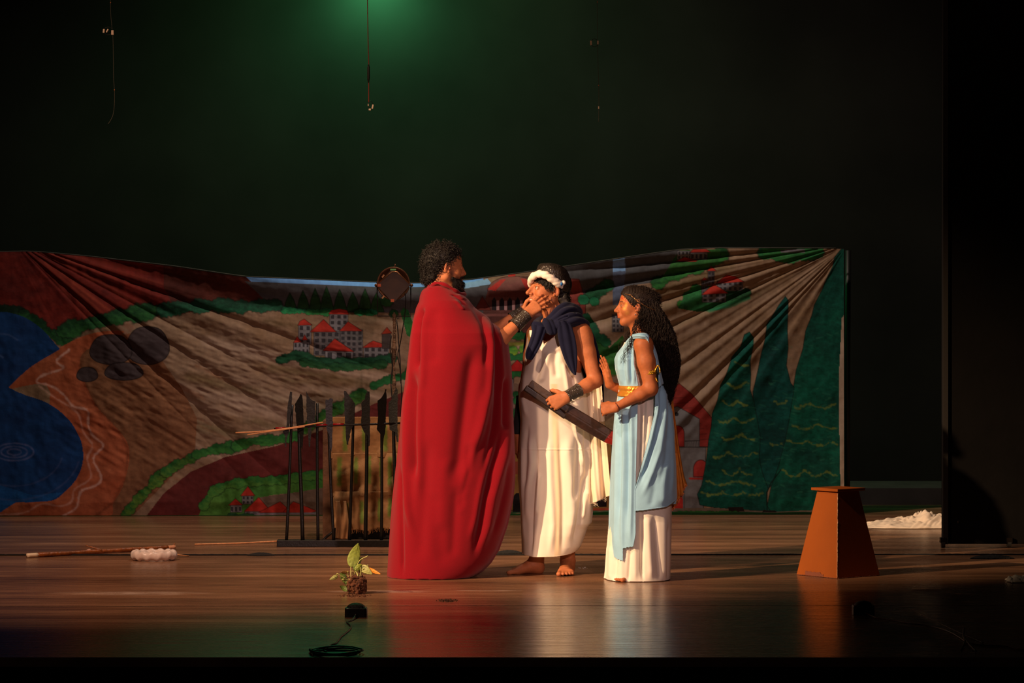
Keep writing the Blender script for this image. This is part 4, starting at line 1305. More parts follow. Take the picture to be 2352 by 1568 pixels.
# bare scuffed patch low on the left face
a_, b_ = Bc[3], Bc[0]
nrm = unit(np.cross(b_ - a_, Tc[3] - a_)); nrm = nrm if nrm[1] < 0 else -nrm
pts = []
for t in np.linspace(0.22, 0.66, 26):
    pts.append(a_ * (1 - t) + b_ * t + np.array([0, 0, 0.004]) + nrm * 0.0012)
tops = [p + np.array([0, 0, (0.018 + 0.006 * rng.random() - 0.008 * (i > 20))]) + (Tc[3] - Bc[3]) * np.array([1, 1, 0]) * 0.036 * 0.5 for i, p in enumerate(pts)]
V = np.array(pts + tops); Q = np.array([(i, i + 1, 27 + i, 26 + i) for i in range(25)])
tag(mk('scuff_patch', V, Q, MATS['scuffed_brown'], ped, smooth=False), 'bare brown scuff at the foot of the left face')

# ------------------------------------------------------------------ black masking flat on casters
FLY = 2.0
fx = P(2165, 1250, FLY)[0]
zb = P(0, 1249, FLY)[2]
fl = empty('masking_flat', (fx + 1.2, FLY, 0), 'tall black masking flat on small casters at the right side of the stage', 'flat')
v, f = box((fx + 1.25, FLY + 0.03, zb + 2.6), (2.5, 0.05, 5.2)); bevel(mk('panel', v, f, mat('flat_black', srgb(13, 11, 10), 0.95, spec=0.15, noise=(3, 0.25), bump=(8, 0.3, 0.02)), fl, smooth=False), 0.006)
v, f = box((fx + 0.016, FLY - 0.005, zb + 2.6), (0.03, 0.02, 5.2)); mk('edge_batten', v, f, mat('batten_brown', srgb(30, 24, 20), 0.8), fl, smooth=False)
for cx_ in (P(2166, 0, FLY)[0], P(2318, 0, FLY)[0], P(2470, 0, FLY)[0]):
    V = []; F_ = []
    yo = FLY - 0.0
    t = np.linspace(0, 2 * math.pi, 20, endpoint=False)
    for s_ in (-0.011, 0.011):
        V += [[cx_ + s_, yo + 0.024 * math.cos(a_), 0.024 + 0.024 * math.sin(a_)] for a_ in t]
    F_ = [tuple(range(20)), tuple(range(39, 19, -1))] + [(i, (i + 1) % 20, 20 + (i + 1) % 20, 20 + i) for i in range(20)]
    cs = mk('caster', np.array(V), F_, mat('caster_rubber', srgb(30, 28, 26), 0.5), fl, smooth=False)
    v, f = box((cx_, yo + 0.004, 0.045), (0.034, 0.05, 0.03)); mk('fork', v, f, lampblk, cs, smooth=False)
v, f = box((P(2200, 0, FLY)[0], FLY - 0.004, P(0, 1198, FLY)[2]), (0.004, 0.003, 0.012)); mk('screw', v, f, mat('steel', srgb(150, 140, 130), 0.3, 0.9), fl, smooth=False)


# crumpled white sheet behind the flat
def crumple(name, x0, x1, y0, y1, hgt, m_, label, cat, seed, edge=0.35, n=(170, 60), shape=None):
    X, Y = np.meshgrid(np.linspace(0, 1, n[0]), np.linspace(0, 1, n[1]), indexing='ij')
    q = vnoise(X * 7, Y * 2.5, seed) * 0.6 + (0.5 - np.abs(vnoise(X * 13 + Y * 6, Y * 5, seed + 1) - 0.5)) * 0.7 + np.abs(vnoise(X * 30 - Y * 12, Y * 8, seed + 2) - 0.5) * 0.7
    env = np.clip(np.minimum(Y, 1 - Y) / edge, 0, 1) ** 0.6 * np.clip(np.minimum(X, 1 - X) / 0.06, 0, 1) ** 0.7
    if shape is not None: env = env * shape(X)
    Z = 0.004 + hgt * q * env
    wob = (vnoise(X * 6, Y * 0 + 1, seed + 5) - 0.5) * 0.3
    Yw = y0 + (y1 - y0) * (Y + wob * (1 - np.abs(2 * Y - 1)) * 0 + wob * 0.5)
    Xw = x0 + (x1 - x0) * X + 0.02 * (vnoise(X * 14, Y * 9, seed + 6) - 0.5)
    idx = np.arange(X.size).reshape(X.shape)
    Q = np.stack([idx[:-1, :-1], idx[1:, :-1], idx[1:, 1:], idx[:-1, 1:]], -1).reshape(-1, 4)
    return tag(mk(name, np.stack([Xw, Yw, Z], -1).reshape(-1, 3), Q, m_, solid=0.002), label, cat)


a = G(1990, 1214); b = G(2165, 1214)
crumple('white_sheet', a[0], b[0] + 0.45, a[1], a[1] + 0.5, 0.095, mat('sheet_white', srgb(225, 205, 185), 0.85, spec=0.2), 'crumpled white sheet on the floor beside the black flat at far right', 'cloth', 60, shape=lambda X: 0.35 + 0.65 * np.clip((X - 0.18) / 0.25, 0, 1) + 0.35 * np.exp(-((X - 0.17) / 0.06) ** 2))
a = G(2318, 1338)
crumple('white_paper', a[0], a[0] + 0.16, a[1] - 0.02, a[1] + 0.14, 0.035, mat('paper_white', srgb(225, 215, 200), 0.8), 'small white scrap lying on the floor at the right edge', 'paper', 70, n=(40, 30))

# tape marks
tape = mat('spike_tape', srgb(226, 200, 170), 0.6)
for k, (cx_, cy_, w_, lab) in enumerate(((2128, 1352, 66, 'pale tape cross on the floor, the rear one of two right of the pedestal'), (2206, 1364, 46, 'pale tape cross on the floor, the front one of two right of the pedestal'))):
    c = G(cx_, cy_); s_ = (D0 + c[1]) / FPX
    parts = [box((c[0], c[1], 0.0012), (w_ * s_, 0.012, 0.002)), box((c[0], c[1], 0.002), (14 * s_, 0.06, 0.002), rz=0.25)]
    v, f = join(parts); tag(mk('tape_mark', v, f, tape, smooth=False), lab, 'tape', 'floor tape marks')

# ------------------------------------------------------------------ boundary microphones and their cables
micblk = mat('mic_black', srgb(14, 13, 13), 0.38, bump=(120, 0.4, 0.002))


def mic(px, py, label, w=52, hgt=34, cable=None, coil=None, cgroup=None, clabel=''):
    c = G(px, py); s_ = (D0 + c[1]) / FPX
    W_, H_ = w * s_, hgt * s_ * 0.95
    root = empty('boundary_microphone', (c[0], c[1] + 0.04, 0), label, 'microphone', 'boundary microphones along the stage front')
    # rounded-rectangular base
    n = 36; V = []
    rows = [(1.0, 0.0), (1.0, 0.55), (0.985, 0.62), (0.95, 0.66)]
    for sc_, z in rows:
        for k in range(n):
            t = 2 * math.pi * k / n
            cx = math.copysign(abs(math.cos(t)) ** 0.35, math.cos(t)); cy = math.copysign(abs(math.sin(t)) ** 0.35, math.sin(t))
            V.append([c[0] + W_ / 2 * sc_ * cx, c[1] + 0.045 + 0.045 * sc_ * cy, z * H_])
    F_ = [(i * n + k, i * n + (k + 1) % n, (i + 1) * n + (k + 1) % n, (i + 1) * n + k) for i in range(len(rows) - 1) for k in range(n)] + [tuple(range(n - 1, -1, -1)), tuple(range((len(rows) - 1) * n, len(rows) * n))]
    mk('mic_base', np.array(V), F_, micblk, root, smooth=False)
    V = []; F_ = []
    for i in range(9):
        ph = i / 8 * math.pi / 2
        for k in range(n):
            t = 2 * math.pi * k / n
            V.append([c[0] + W_ * 0.42 * math.cos(ph) * math.cos(t), c[1] + 0.045 + 0.038 * math.cos(ph) * math.sin(t), 0.62 * H_ + H_ * 0.38 * math.sin(ph)])
    F_ = [(i * n + k, i * n + (k + 1) % n, (i + 1) * n + (k + 1) % n, (i + 1) * n + k) for i in range(8) for k in range(n)]
    mk('mic_grille', np.array(V), F_, mat('grille', srgb(20, 20, 20), 0.45, 0.4, bump=(300, 1.0, 0.004)), root)
    v, f = tube([[c[0], c[1] - 0.0, 0.2 * H_], [c[0] + 0.002, c[1] - 0.018, 0.2 * H_]], 0.006, 10); mk('cable_socket', v, f, lampblk, root)
    return c, H_


cab = mat('cable_black', srgb(24, 19, 17), 0.5)
c, H_ = mic(817, 1418, 'black boundary microphone on the stage front below the small plant')
pth = [np.array([c[0] + 0.002, c[1] - 0.016, 0.2 * H_])] + [G(x, y) + np.array([0, 0, 0.004]) for x, y in ((808, 1426), (797, 1430), (806, 1440), (800, 1450), (783, 1464), (772, 1478), (757, 1484), (745, 1494), (750, 1499))]
v, f = tube(smooth_path(pth, 90), 0.0038, 8)
cc_ = G(770, 1501)
parts = [(v, f)]
for q in range(3):
    t = np.linspace(0, 2 * math.pi, 70)
    rx_ = (50 + 5 * q) * (D0 + cc_[1]) / FPX
    lp = np.stack([cc_[0] + 0.004 * q + rx_ * np.cos(t + 0.5 * q), cc_[1] - 0.01 + (0.14 + 0.012 * q) * np.sin(t + 0.5 * q) * 0.8, 0.005 + 0.006 * q + 0.002 * np.sin(3 * t)], 1)
    parts.append(tube(lp, 0.004, 8))
parts.append(tube(smooth_path([G(716, 1494) + [0, 0, .006], G(713, 1500) + [0, 0, .014], G(724, 1503) + [0, 0, .016], G(738, 1503) + [0, 0, .006]], 20), 0.007, 8))
v, f = join(parts)
tag(mk('microphone_cable', v, f, cab), 'black cable running from the left microphone to a flat coil at the stage edge', 'cable')
c, H_ = mic(1985, 1412, 'black boundary microphone on the stage front right of the pedestal', 50, 33)
pth = [np.array([c[0] + 0.002, c[1] - 0.016, 0.2 * H_])] + [G(x, y) + np.array([0, 0, 0.004]) for x, y in ((2010, 1419), (2040, 1424), (2090, 1433), (2140, 1440), (2180, 1452), (2205, 1466), (2225, 1478), (2262, 1484), (2310, 1486), (2352, 1494), (2420, 1500))]
v, f = tube(smooth_path(pth, 120), 0.0034, 8)
rcab = tag(mk('microphone_cable', v, f, mat('cable_grey', srgb(60, 48, 40), 0.45)), 'thin cable trailing right from the right microphone to the frame edge', 'cable')
v1 = tube(smooth_path([G(2214, 1453) + [0, 0, .02], G(2213, 1466) + [0, 0, .012], G(2216, 1478) + [0, 0, .01], G(2208, 1496) + [0, 0, .006]], 20), 0.004, 6)
v2 = tube(smooth_path([G(2216, 1470) + [0, 0, .012], G(2226, 1484) + [0, 0, .01], G(2242, 1498) + [0, 0, .006]], 20), 0.004, 6)
v, f = join([v1, v2]); mk('cable_tie', v, f, cab, rcab)['label'] = 'black knotted tie'
pth = [G(x, y) + np.array([0, 0, 0.003]) for x, y in ((2090, 1400), (2110, 1408), (2150, 1428), (2200, 1452), (2260, 1478))]
v, f = tube(smooth_path(pth, 50), 0.002, 6); tag(mk('loose_wire', v, f, MATS['cable_grey']), 'faint thin wire on the boards behind the right cable', 'wire')

# ------------------------------------------------------------------ uprooted plant
pc = G(817, 1365)
plant = empty('uprooted_plant', (pc[0], pc[1] + 0.04, 0), 'small uprooted leafy plant standing on its bare root ball at the stage front', 'plant')
Vv = Vol((pc[0] - 0.09, pc[1] - 0.05, 0), (pc[0] + 0.09, pc[1] + 0.13, 0.11), 0.0022)
cy0 = pc[1] + 0.045
Vv.cone((pc[0] + 0.002, cy0, 0.022), (pc[0] + 0.002, cy0, 0.055), 0.036, 0.042, 0.01)
r_ = np.random.default_rng(12)
for k in range(130):
    t, z = r_.uniform(0, 6.28), r_.uniform(0.004, 0.088)
    q = 0.040 + 0.004 * math.sin(z * 40)
    Vv.ell((pc[0] + 0.002 + q * math.cos(t), cy0 + q * math.sin(t), z), r_.uniform(0.004, 0.011, 3), None, 0.004)
V, Q = Vv.mesh(0); mk('root_ball', V, Q, mat('soil', srgb(92, 52, 30), 0.95, noise=(70, 0.6), bump=(110, 1.0, 0.01)), plant)
rts = []
for k in range(70):
    t = r_.uniform(0, 6.28); z = r_.uniform(0.01, 0.08); q = 0.046
    a0 = np.array([pc[0] + q * math.cos(t), cy0 + q * math.sin(t), z])
    rts.append(np.stack([a0 + j / 5 * np.array([-math.sin(t), math.cos(t), 0]) * r_.uniform(0.01, 0.03) + np.array([0, 0, r_.normal(0, 0.008) * j / 5]) for j in range(6)]))
V, Q = strands(np.array(rts), 0.0009, 3); mk('fine_roots', V, Q, mat('root_tan', srgb(150, 100, 64), 0.9), plant)


def leaf(tip, base, width, bend, m_, side=(0, 1, 0), droop=0.0, name='leaf', cup=0.25, lab=None):
    tip, base = np.array(tip, float), np.array(base, float)
    ax = tip - base; L_ = np.linalg.norm(ax); a_ = ax / L_
    s_ = unit(np.cross(a_, side)); up = np.cross(s_, a_)
    n, m__ = 26, 11
    V = []
    for i in range(n):
        t = i / (n - 1)
        w = width * (math.sin(math.pi * t ** 0.75) ** 0.75) * (1 - 0.25 * t) + 0.0006
        cpt = base + ax * t + up * bend * math.sin(math.pi * t) + np.array([0, 0, -droop * t * t])
        for j in range(m__):
            u_ = j / (m__ - 1) * 2 - 1
            V.append(cpt + s_ * w * u_ / 1 + up * (cup * w * u_ * u_ - (0.0015 if abs(u_) < 0.05 else 0) + 0.001 * math.sin(abs(u_) * 9 + t * 30)))
    idx = np.arange(n * m__).reshape(n, m__)
    Q = np.stack([idx[:-1, :-1], idx[1:, :-1], idx[1:, 1:], idx[:-1, 1:]], -1).reshape(-1, 4)
    o_ = mk(name, np.array(V), Q, m_, plant, solid=0.0008)
    if lab: o_['label'] = lab
    return o_


gl = mat('leaf_green', srgb(132, 146, 58), 0.5, noise=(60, 0.2), bump=(140, 0.3, 0.003))
gd = mat('leaf_dark', srgb(96, 116, 44), 0.5, noise=(60, 0.25))
gy = mat('leaf_yellow', srgb(232, 150, 36), 0.5, noise=(60, 0.12))
gpale = mat('leaf_pale', srgb(170, 172, 96), 0.5, noise=(60, 0.15))
PY_ = pc[1] + 0.04
p = lambda x, y, d=0.0: P(x, y, PY_ + d)
leaf(p(823, 1247), p(806, 1302, 0.01), 0.034, 0.012, gl, cup=0.12)
leaf(p(833, 1278, 0.03), p(812, 1308, 0.0), 0.012, 0.006, gd)
leaf(p(831, 1296, -0.03), p(815, 1310, 0), 0.015, 0.01, gl)
leaf(p(855, 1318, -0.02), p(829, 1300, 0.0), 0.022, -0.006, gpale, cup=0.1)
leaf(p(874, 1318, -0.03), p(838, 1304, -0.01), 0.0115, 0.004, gy, lab='withered orange leaf')
leaf(p(757, 1331, -0.02), p(776, 1322, -0.01), 0.0115, -0.006, gpale)
leaf(p(797, 1345, 0.02), p(784, 1313, 0.02), 0.017, 0.004, gd)
leaf(p(782, 1315, 0.0), p(802, 1313, 0.02), 0.008, 0.004, mat('leaf_brown', srgb(126, 88, 34), 0.6))
leaf(p(780, 1345, -0.01), p(798, 1356, -0.01), 0.014, 0.008, MATS['leaf_dark'])
leaf(p(846, 1297, 0.05), p(822, 1312, 0.03), 0.02, 0.01, gpale)
leaf(p(790, 1328, -0.02), p(797, 1338, -0.01), 0.012, 0.008, MATS['leaf_dark'])
sm_ = mat('stem_pale', srgb(176, 172, 100), 0.5)
for path in ([(808, 1338), (806, 1320), (806, 1300)], [(815, 1336), (816, 1320), (812, 1306)], [(822, 1336), (828, 1318), (829, 1300)], [(806, 1336), (790, 1326), (775, 1317), (774, 1322)], [(809, 1342), (801, 1332), (788, 1330), (786, 1334)], [(829, 1338), (829, 1318), (835, 1306), (842, 1304)], [(818, 1334), (822, 1322), (819, 1310)], [(803, 1334), (800, 1322), (799, 1312)], [(812, 1330), (824, 1290), (845, 1276)], [(825, 1335), (820, 1318), (816, 1308)], [(811, 1333), (812, 1320), (809, 1311)]):
    v, f = tube(smooth_path([p(x, y, r_.uniform(-0.02, 0.02)) for x, y in path], 14), 0.0026, 6); mk('stem', v, f, sm_, plant)


def crumbs(name, cx_, cy_, rx_, n, rmax, m_, label, cat, seed):
    c = G(cx_, cy_); r = np.random.default_rng(seed)
    parts = []
    for k in range(n):
        t, q = r.uniform(0, 6.28), r.random() ** 0.8
        pos = np.array([c[0] + rx_ * q * math.cos(t), c[1] + rx_ * 1.2 * q * math.sin(t), 0.0])
        s_ = r.uniform(0.25, 1) * rmax
        v, f = box(pos + [0, 0, s_ * 0.35], (s_ * r.uniform(.6, 1.5), s_ * r.uniform(.6, 1.5), s_ * 0.7), rz=r.uniform(0, 3))
        parts.append((v + r.normal(0, s_ * 0.1, v.shape) * [1, 1, 0], f))
    v, f = join(parts)
    v[:, 2] = np.maximum(v[:, 2], 0.0)
    return tag(mk(name, v, f, m_, smooth=False), label, cat, kind='stuff')


crumbs('soil_crumbs', 815, 1368, 0.09, 90, 0.006, MATS['soil'], 'crumbs of soil scattered round the uprooted plant', 'soil', 1)
crumbs('soil_crumbs', 1028, 1379, 0.055, 130, 0.007, MATS['soil'], 'little heap of dark soil on the floor in front of the red cape', 'soil', 2)
crumbs('white_flakes', 1340, 1304, 0.03, 9, 0.006, MATS['paper_white'], 'few white flakes on the floor between the bare feet and the white skirt', 'flakes', 3)

# ------------------------------------------------------------------ things lying at the left
brn = mat('bark_brown', srgb(150, 80, 32), 0.4, noise=(24, 0.45), bump=(40, 0.6, 0.01), coat=0.2)
a, b = G(62, 1281), G(402, 1262)
stf = empty('wooden_staff', ((a[0] + b[0]) / 2, (a[1] + b[1]) / 2, 0), 'long brown shiny staff with white ends lying on the floor at left', 'staff')
zz = 0.0135
pl_ = [np.array([a[0], a[1], zz]), np.array([*(a[:2] * 0.5 + b[:2] * 0.5), zz + 0.001]), np.array([b[0], b[1], zz + 0.002])]
sp_ = smooth_path(pl_, 60)
k0 = 4
v, f = tube(sp_[k0:57], 0.0125 + 0.001 * np.sin(np.linspace(0, 20, 53)), 12); mk('shaft', v, f, brn, stf)
v, f = tube(sp_[:k0 + 1], 0.0132, 14); tag(mk('end_sleeve', v, f, mat('tape_white', srgb(245, 215, 180), 0.6), stf), 'white left end')
v, f = tube(sp_[56:], 0.0118, 12); tag(mk('end_sleeve', v, f, mat('raw_end', srgb(215, 150, 110), 0.8), stf), 'pale broken right end')
q = sp_[28]
v, f = tube(smooth_path([q + [0.02, 0, 0.006], q + [-0.03, 0.0, 0.022], q + [-0.075, 0.01, 0.034]], 12), [0.006] * 4 + [0.005] * 4 + [0.003] * 4, 7); mk('side_twig', v, f, brn, stf)
v, f = tube(smooth_path([sp_[58] + [0, 0, 0.005], sp_[59] + [0, 0, 0.022]], 6), 0.0025, 6); mk('splinter', v, f, brn, stf)
# white braided ring
c = G(348, 1290)
Vv = Vol((c[0] - 0.18, c[1] - 0.05, -0.02), (c[0] + 0.18, c[1] + 0.32, 0.09), 0.0025)
for k in range(26):
    t = 2 * math.pi * k / 26
    rx_, ry_ = 0.108, 0.10
    pos = np.array([c[0] + rx_ * math.cos(t), c[1] + 0.125 + ry_ * math.sin(t), 0.030])
    tg = unit([-rx_ * math.sin(t), ry_ * math.cos(t), 0])
    upv = np.array([0, 0, 1.0]); out = np.cross(tg, upv)
    a_ = unit(tg + 0.9 * upv * (1 if k % 2 else -1))
    Rm = np.stack([a_, unit(np.cross(out, a_)), out], 1)
    Vv.ell(pos, (0.036, 0.021, 0.025), Rm, 0.003)
    Vv.cone(pos - tg * 0.02, pos + tg * 0.02, 0.021, 0.021, 0.004)
V, Q = Vv.mesh(1)
V[:, 2] -= V[:, 2].min() - 0.001
ring = empty('braided_headband', (c[0], c[1] + 0.125, 0), 'white glossy braided headband ring lying on the floor in front of the staff', 'headband')
mk('braid', V, Q, mat('satin_white', srgb(240, 215, 200), 0.35, noise=(30, 0.06), sheen=0.4), ring)
c2 = P(398, 1277, c[1] + D0 - D0 + 0.1)
Vv = Vol(c2 - 0.03, c2 + 0.03, 0.002); Vv.ell(c2, (0.011, 0.012, 0.016), None, 0.003); Vv.ell(c2 + [0.004, 0, 0.012], (0.008, 0.01, 0.010), None, 0.004)
V, Q = Vv.mesh(1); mk('tied_end', V, Q, MATS['satin_white'], ring)
v, f = tube([G(396, 1280) + [0, 0, 0.02], G(434, 1279) + [0, 0.0, 0.006]], 0.0035, 7); tag(mk('wooden_dowel', v, f, bamboo), 'short pale stick poking out from the braided ring on the floor', 'stick')
v, f = tube(smooth_path([G(447, 1252) + [0, 0, .006], G(540, 1250) + [0, 0, .007], G(638, 1247) + [0, 0, .012]], 20), 0.0048, 8); tag(mk('wooden_dowel', v, f, bamboo), 'thin reddish stick on the floor with one end at the fence base', 'stick')
c = G(204, 1268)
Vv = Vol(c - 0.04, c + 0.04, 0.002)
for k in range(8): Vv.ell(c + np.array([0.006 * math.cos(k * 2.4), 0.006 * math.sin(k * 2.4), 0.012 + 0.002 * (k % 3)]), (0.009, 0.009, 0.008), None, 0.002)
V, Q = Vv.mesh(1); V[:, 2] -= V[:, 2].min(); tag(mk('paper_ball', V, Q, mat('pinkish_paper', srgb(226, 170, 150), 0.8)), 'tiny crumpled pale ball on the floor behind the brown staff', 'paper ball')


def scrap(px0, px1, py, hgt, label, seed):
    a_, b_ = G(px0, py), G(px1, py)
    n, m__ = 60, 12
    V = []
    r = np.random.default_rng(seed)
    for i in range(n):
        t = i / (n - 1); e = math.sin(math.pi * t) ** 0.6
        for j in range(m__):
            u_ = j / (m__ - 1)
            V.append([a_[0] + (b_[0] - a_[0]) * t, a_[1] + 0.10 * (u_ - 0.3) * e, 0.002 + hgt * e * math.sin(math.pi * min(u_ * 1.1, 1)) + (0.002 * r.random() * e if j in (5, 6, 7) else 0)])
    idx = np.arange(n * m__).reshape(n, m__)
    Q = np.stack([idx[:-1, :-1], idx[1:, :-1], idx[1:, 1:], idx[:-1, 1:]], -1).reshape(-1, 4)
    tag(mk('black_rag', np.array(V), Q, mat('rag_black', srgb(20, 17, 15), 0.95, bump=(80, 1, 0.01)), solid=0.002), label, 'rag')


scrap(566, 632, 1276, 0.014, 'flat black rag on the floor seam between white ring and fence', 1)
scrap(1138, 1200, 1271, 0.016, 'flat black rag on the floor seam between red cape and cream tunic', 2)
scrap(2228, 2330, 1283, 0.018, 'flat black rag on the floor seam below the black flat', 3)

# ------------------------------------------------------------------ thin wires hanging from above with white tabs
tab = mat('tab_white', srgb(235, 205, 175), 0.6)
wire = mat('wire_dark', srgb(92, 84, 70), 0.6)
redw = mat('wire_red', srgb(150, 50, 30), 0.6)


def hanging(pts, tabs, beads, label, r=0.0011, m_=wire, Yh=0.6, extra=None):
    top_ = P(pts[0][0], pts[0][1], Yh)
    root = empty('hanging_wire', tuple(P(pts[-1][0], pts[-1][1], Yh)), label, 'wire', 'wires hanging above the stage')
    path = [P(pts[0][0] - 2, -2300, Yh)] + [P(x, y, Yh) for x, y in pts]
    path[0][2] = 7.44
    v, f = tube(np.vstack([path[0], smooth_path(path[1:], 60)]), r, 6); mk('strand', v, f, m_, root)
    for x, y, w_, h_, rot in tabs:
        s_ = (D0 + Yh) / FPX; ca, sa = math.cos(rot), math.sin(rot)
        v, f = box(P(x, y, Yh), (w_ * s_, 0.012, h_ * s_), R=np.array([[ca, 0, sa], [0, 1, 0], [-sa, 0, ca]])); bevel(mk('tab', v, f, tab, root, smooth=False), 0.0015)
    for x, y in beads:
        Vv = Vol(P(x, y, Yh) - 0.01, P(x, y, Yh) + 0.01, 0.001); Vv.ell(P(x, y, Yh), (0.0028, 0.0028, 0.0035), None, 0.001)
        V, Q = Vv.mesh(0); mk('bead', V, Q, mat('bead_orange', srgb(230, 130, 70), 0.4), root)
    if tabs and len(tabs) > 1:
        x0, x1 = tabs[0][0], tabs[-1][0]; yb_ = tabs[0][1]
        t = np.linspace(0, 2 * math.pi, 24)
        v, f = tube([P((x0 + x1) / 2 + (x1 - x0) / 2 * math.cos(q), yb_ + 9 * math.sin(q), Yh) for q in t], 0.0015, 5); mk('wire_loop', v, f, mat('loop_black', srgb(16, 14, 12), 0.5), root)
    return root


hanging([(253, -20), (255, 40), (259, 80), (260.5, 130), (261, 180), (263, 210), (263, 235), (260, 262), (254, 276), (248, 285)], [(238.5, 71, 4, 9, 0.1), (246.5, 70.5, 3, 9, 0.5), (258.5, 75, 5.5, 10.5, 0)], [(254, 6), (263, 206.5)], 'leftmost hanging thin wire with three pale tabs near the top')
hanging([(843.5, -20), (845, 60), (846, 110), (847, 150), (847, 200), (847, 235)], [(846, 241, 2, 5, 0), (849.5, 251.5, 5, 4, 0), (856, 245, 3.5, 10, 0.2)], [], 'middle hanging wire in reddish cord, in front of the green glow', 0.0024, redw)
v, f = tube([P(846.5, 148, 0.6), P(846.5, 155, 0.6), P(846.3, 180, 0.6), P(846.4, 190, 0.6)], [0.003, 0.0075, 0.0075, 0.003], 8)
mk('cable_plug', v, f, mat('plug_dark', srgb(36, 34, 24), 0.6), [o for o in bpy.data.objects if o.name.startswith('hanging_wire')][-1])
hanging([(1371, -20), (1372, 40), (1373, 100), (1374, 160), (1375, 196), (1375.5, 240), (1374.5, 280)], [(1357.5, 98.5, 4, 10, -0.05), (1373.3, 97.5, 3.6, 8.5, 0)], [(1372, 4.5), (1375, 196)], 'rightmost hanging thin wire with two pale tabs and a bead')
rt = [o for o in bpy.data.objects if o.name.startswith('hanging_wire')][-1]
v, f = box(P(1375, 247, 0.6), (0.006, 0.008, 0.015)); mk('tab', v, f, tab, rt, smooth=False)


# ------------------------------------------------------------------ people: shared pieces
SKIN = mat('skin', rough=0.58, attr=True, noise=(70, 0.09), sss=0.06, spec=0.35, bump=(180, 0.2, 0.002), alphametal=True)
HAIR = mat('black_hair', srgb(24, 18, 14), 0.55, spec=0.4, noise=(30, 0.3))
HAIRB = mat('brown_black_hair', srgb(34, 23, 17), 0.62, spec=0.3, noise=(30, 0.3))
SNAKE = mat('snake_leather', srgb(52, 42, 34), 0.36, vor=130, spec=0.7, noise=(40, 0.3))
EYE = mat('eye_white', rough=0.15, attr=True)


def skin_cols(V, base=(186, 124, 92)):
    c = np.tile(np.array(srgb(*base)), (len(V), 1))
    q = 0.5 + 0.5 * np.sin(V[:, 0] * 37 + V[:, 2] * 23) * np.sin(V[:, 2] * 31 + V[:, 1] * 19)
    c *= (0.95 + 0.08 * q)[:, None]
    return np.concatenate([c, np.zeros((len(V), 1))], 1)


def paintl(c, V, O, R, s, cen, rad, col, op=1.0, metal=None):
    a = near_ellipse(V, O, R * 1.0, np.array(cen) * s, np.array(rad) * s) * op
    a = np.clip(a, 0, 1)[:, None]
    c[:, :3] = c[:, :3] * (1 - a) + np.array(srgb(*col)) * a
    if metal is not None:
        c[:, 3] = c[:, 3] * (1 - a[:, 0]) + metal * a[:, 0]


def face_cols(c, V, O, R, s, lips=(150, 70, 62), brow=(30, 20, 16), browop=0.95):
    for y in (-1, 1):
        for t in np.linspace(0, 1, 7):
            paintl(c, V, O, R, s, (0.094 - 0.014 * t * t, y * (0.014 + 0.036 * t), 0.0185 + 0.004 * math.sin(t * 2.6)), (0.011, 0.0065, 0.0042 - 0.0015 * t), brow, browop)
        for t in np.linspace(-1, 1, 5):   # lash line
            paintl(c, V, O, R, s, (0.0895 - 0.003 * t, y * (0.032 + 0.012 * t), 0.0035), (0.006, 0.005, 0.0022), (24, 14, 12), 0.85)
        paintl(c, V, O, R, s, (-0.008, y * 0.08, -0.008), (0.02, 0.012, 0.032), (196, 104, 78), 0.35)
    paintl(c, V, O, R, s, (0.101, 0, -0.059), (0.01, 0.019, 0.0045), lips, 0.75)
    paintl(c, V, O, R, s, (0.099, 0, -0.071), (0.01, 0.018, 0.0055), lips, 0.75)


def eyes(parent, O, R, s, gaze):
    """eyeballs with iris towards gaze (local)"""
    for y in (-1, 1):
        c = O + R @ (np.array([0.0765, y * 0.032, -0.003]) * s)
        g = R @ unit(gaze)
        V, F_ = [], []
        n = 20
        for i in range(13):
            ph = math.pi * i / 12
            for k in range(n):
                t = 2 * math.pi * k / n
                V.append([math.sin(ph) * math.cos(t), math.sin(ph) * math.sin(t), math.cos(ph)])
        V = np.array(V)
        for i in range(12):
            for k in range(n):
                F_.append((i * n + k, i * n + (k + 1) % n, (i + 1) * n + (k + 1) % n, (i + 1) * n + k))
        z = g; x = unit(np.cross([0, 0, 1], z)); yv = np.cross(z, x)
        V = V @ np.stack([x, yv, z])
        dot = V @ g
        col = np.tile(np.array(srgb(196, 176, 158)), (len(V), 1))
        col[dot > 0.86] = srgb(50, 28, 18); col[dot > 0.965] = srgb(6, 5, 5)
        mk('eye', c + V * 0.0141 * s, np.array(F_), EYE, parent, colors=col)


def curls(N, start, direction, length, coil, turns, M, seed, taper=True):
    """curly strands: start (N,3), direction (N,3), per-strand length (N)"""
    r = np.random.default_rng(seed)
    t = np.linspace(0, 1, M)
    d = direction / np.linalg.norm(direction, axis=1, keepdims=True)
    ref = r.normal(size=(N, 3))
    u = np.cross(d, ref); u /= np.linalg.norm(u, axis=1, keepdims=True)
    w = np.cross(d, u)
    ph = r.uniform(0, 6.28, N)[:, None]; tu = (turns * r.uniform(0.7, 1.3, N))[:, None]
    a = ph + 2 * math.pi * tu * t[None, :]
    R_ = (coil * r.uniform(0.6, 1.3, N))[:, None] * (0.3 + 0.7 * np.minimum(t * 4, 1))[None, :]
    return start[:, None, :] + d[:, None, :] * (length[:, None] * t[None, :])[..., None] + (R_ * np.cos(a))[..., None] * u[:, None, :] + (R_ * np.sin(a))[..., None] * w[:, None, :]


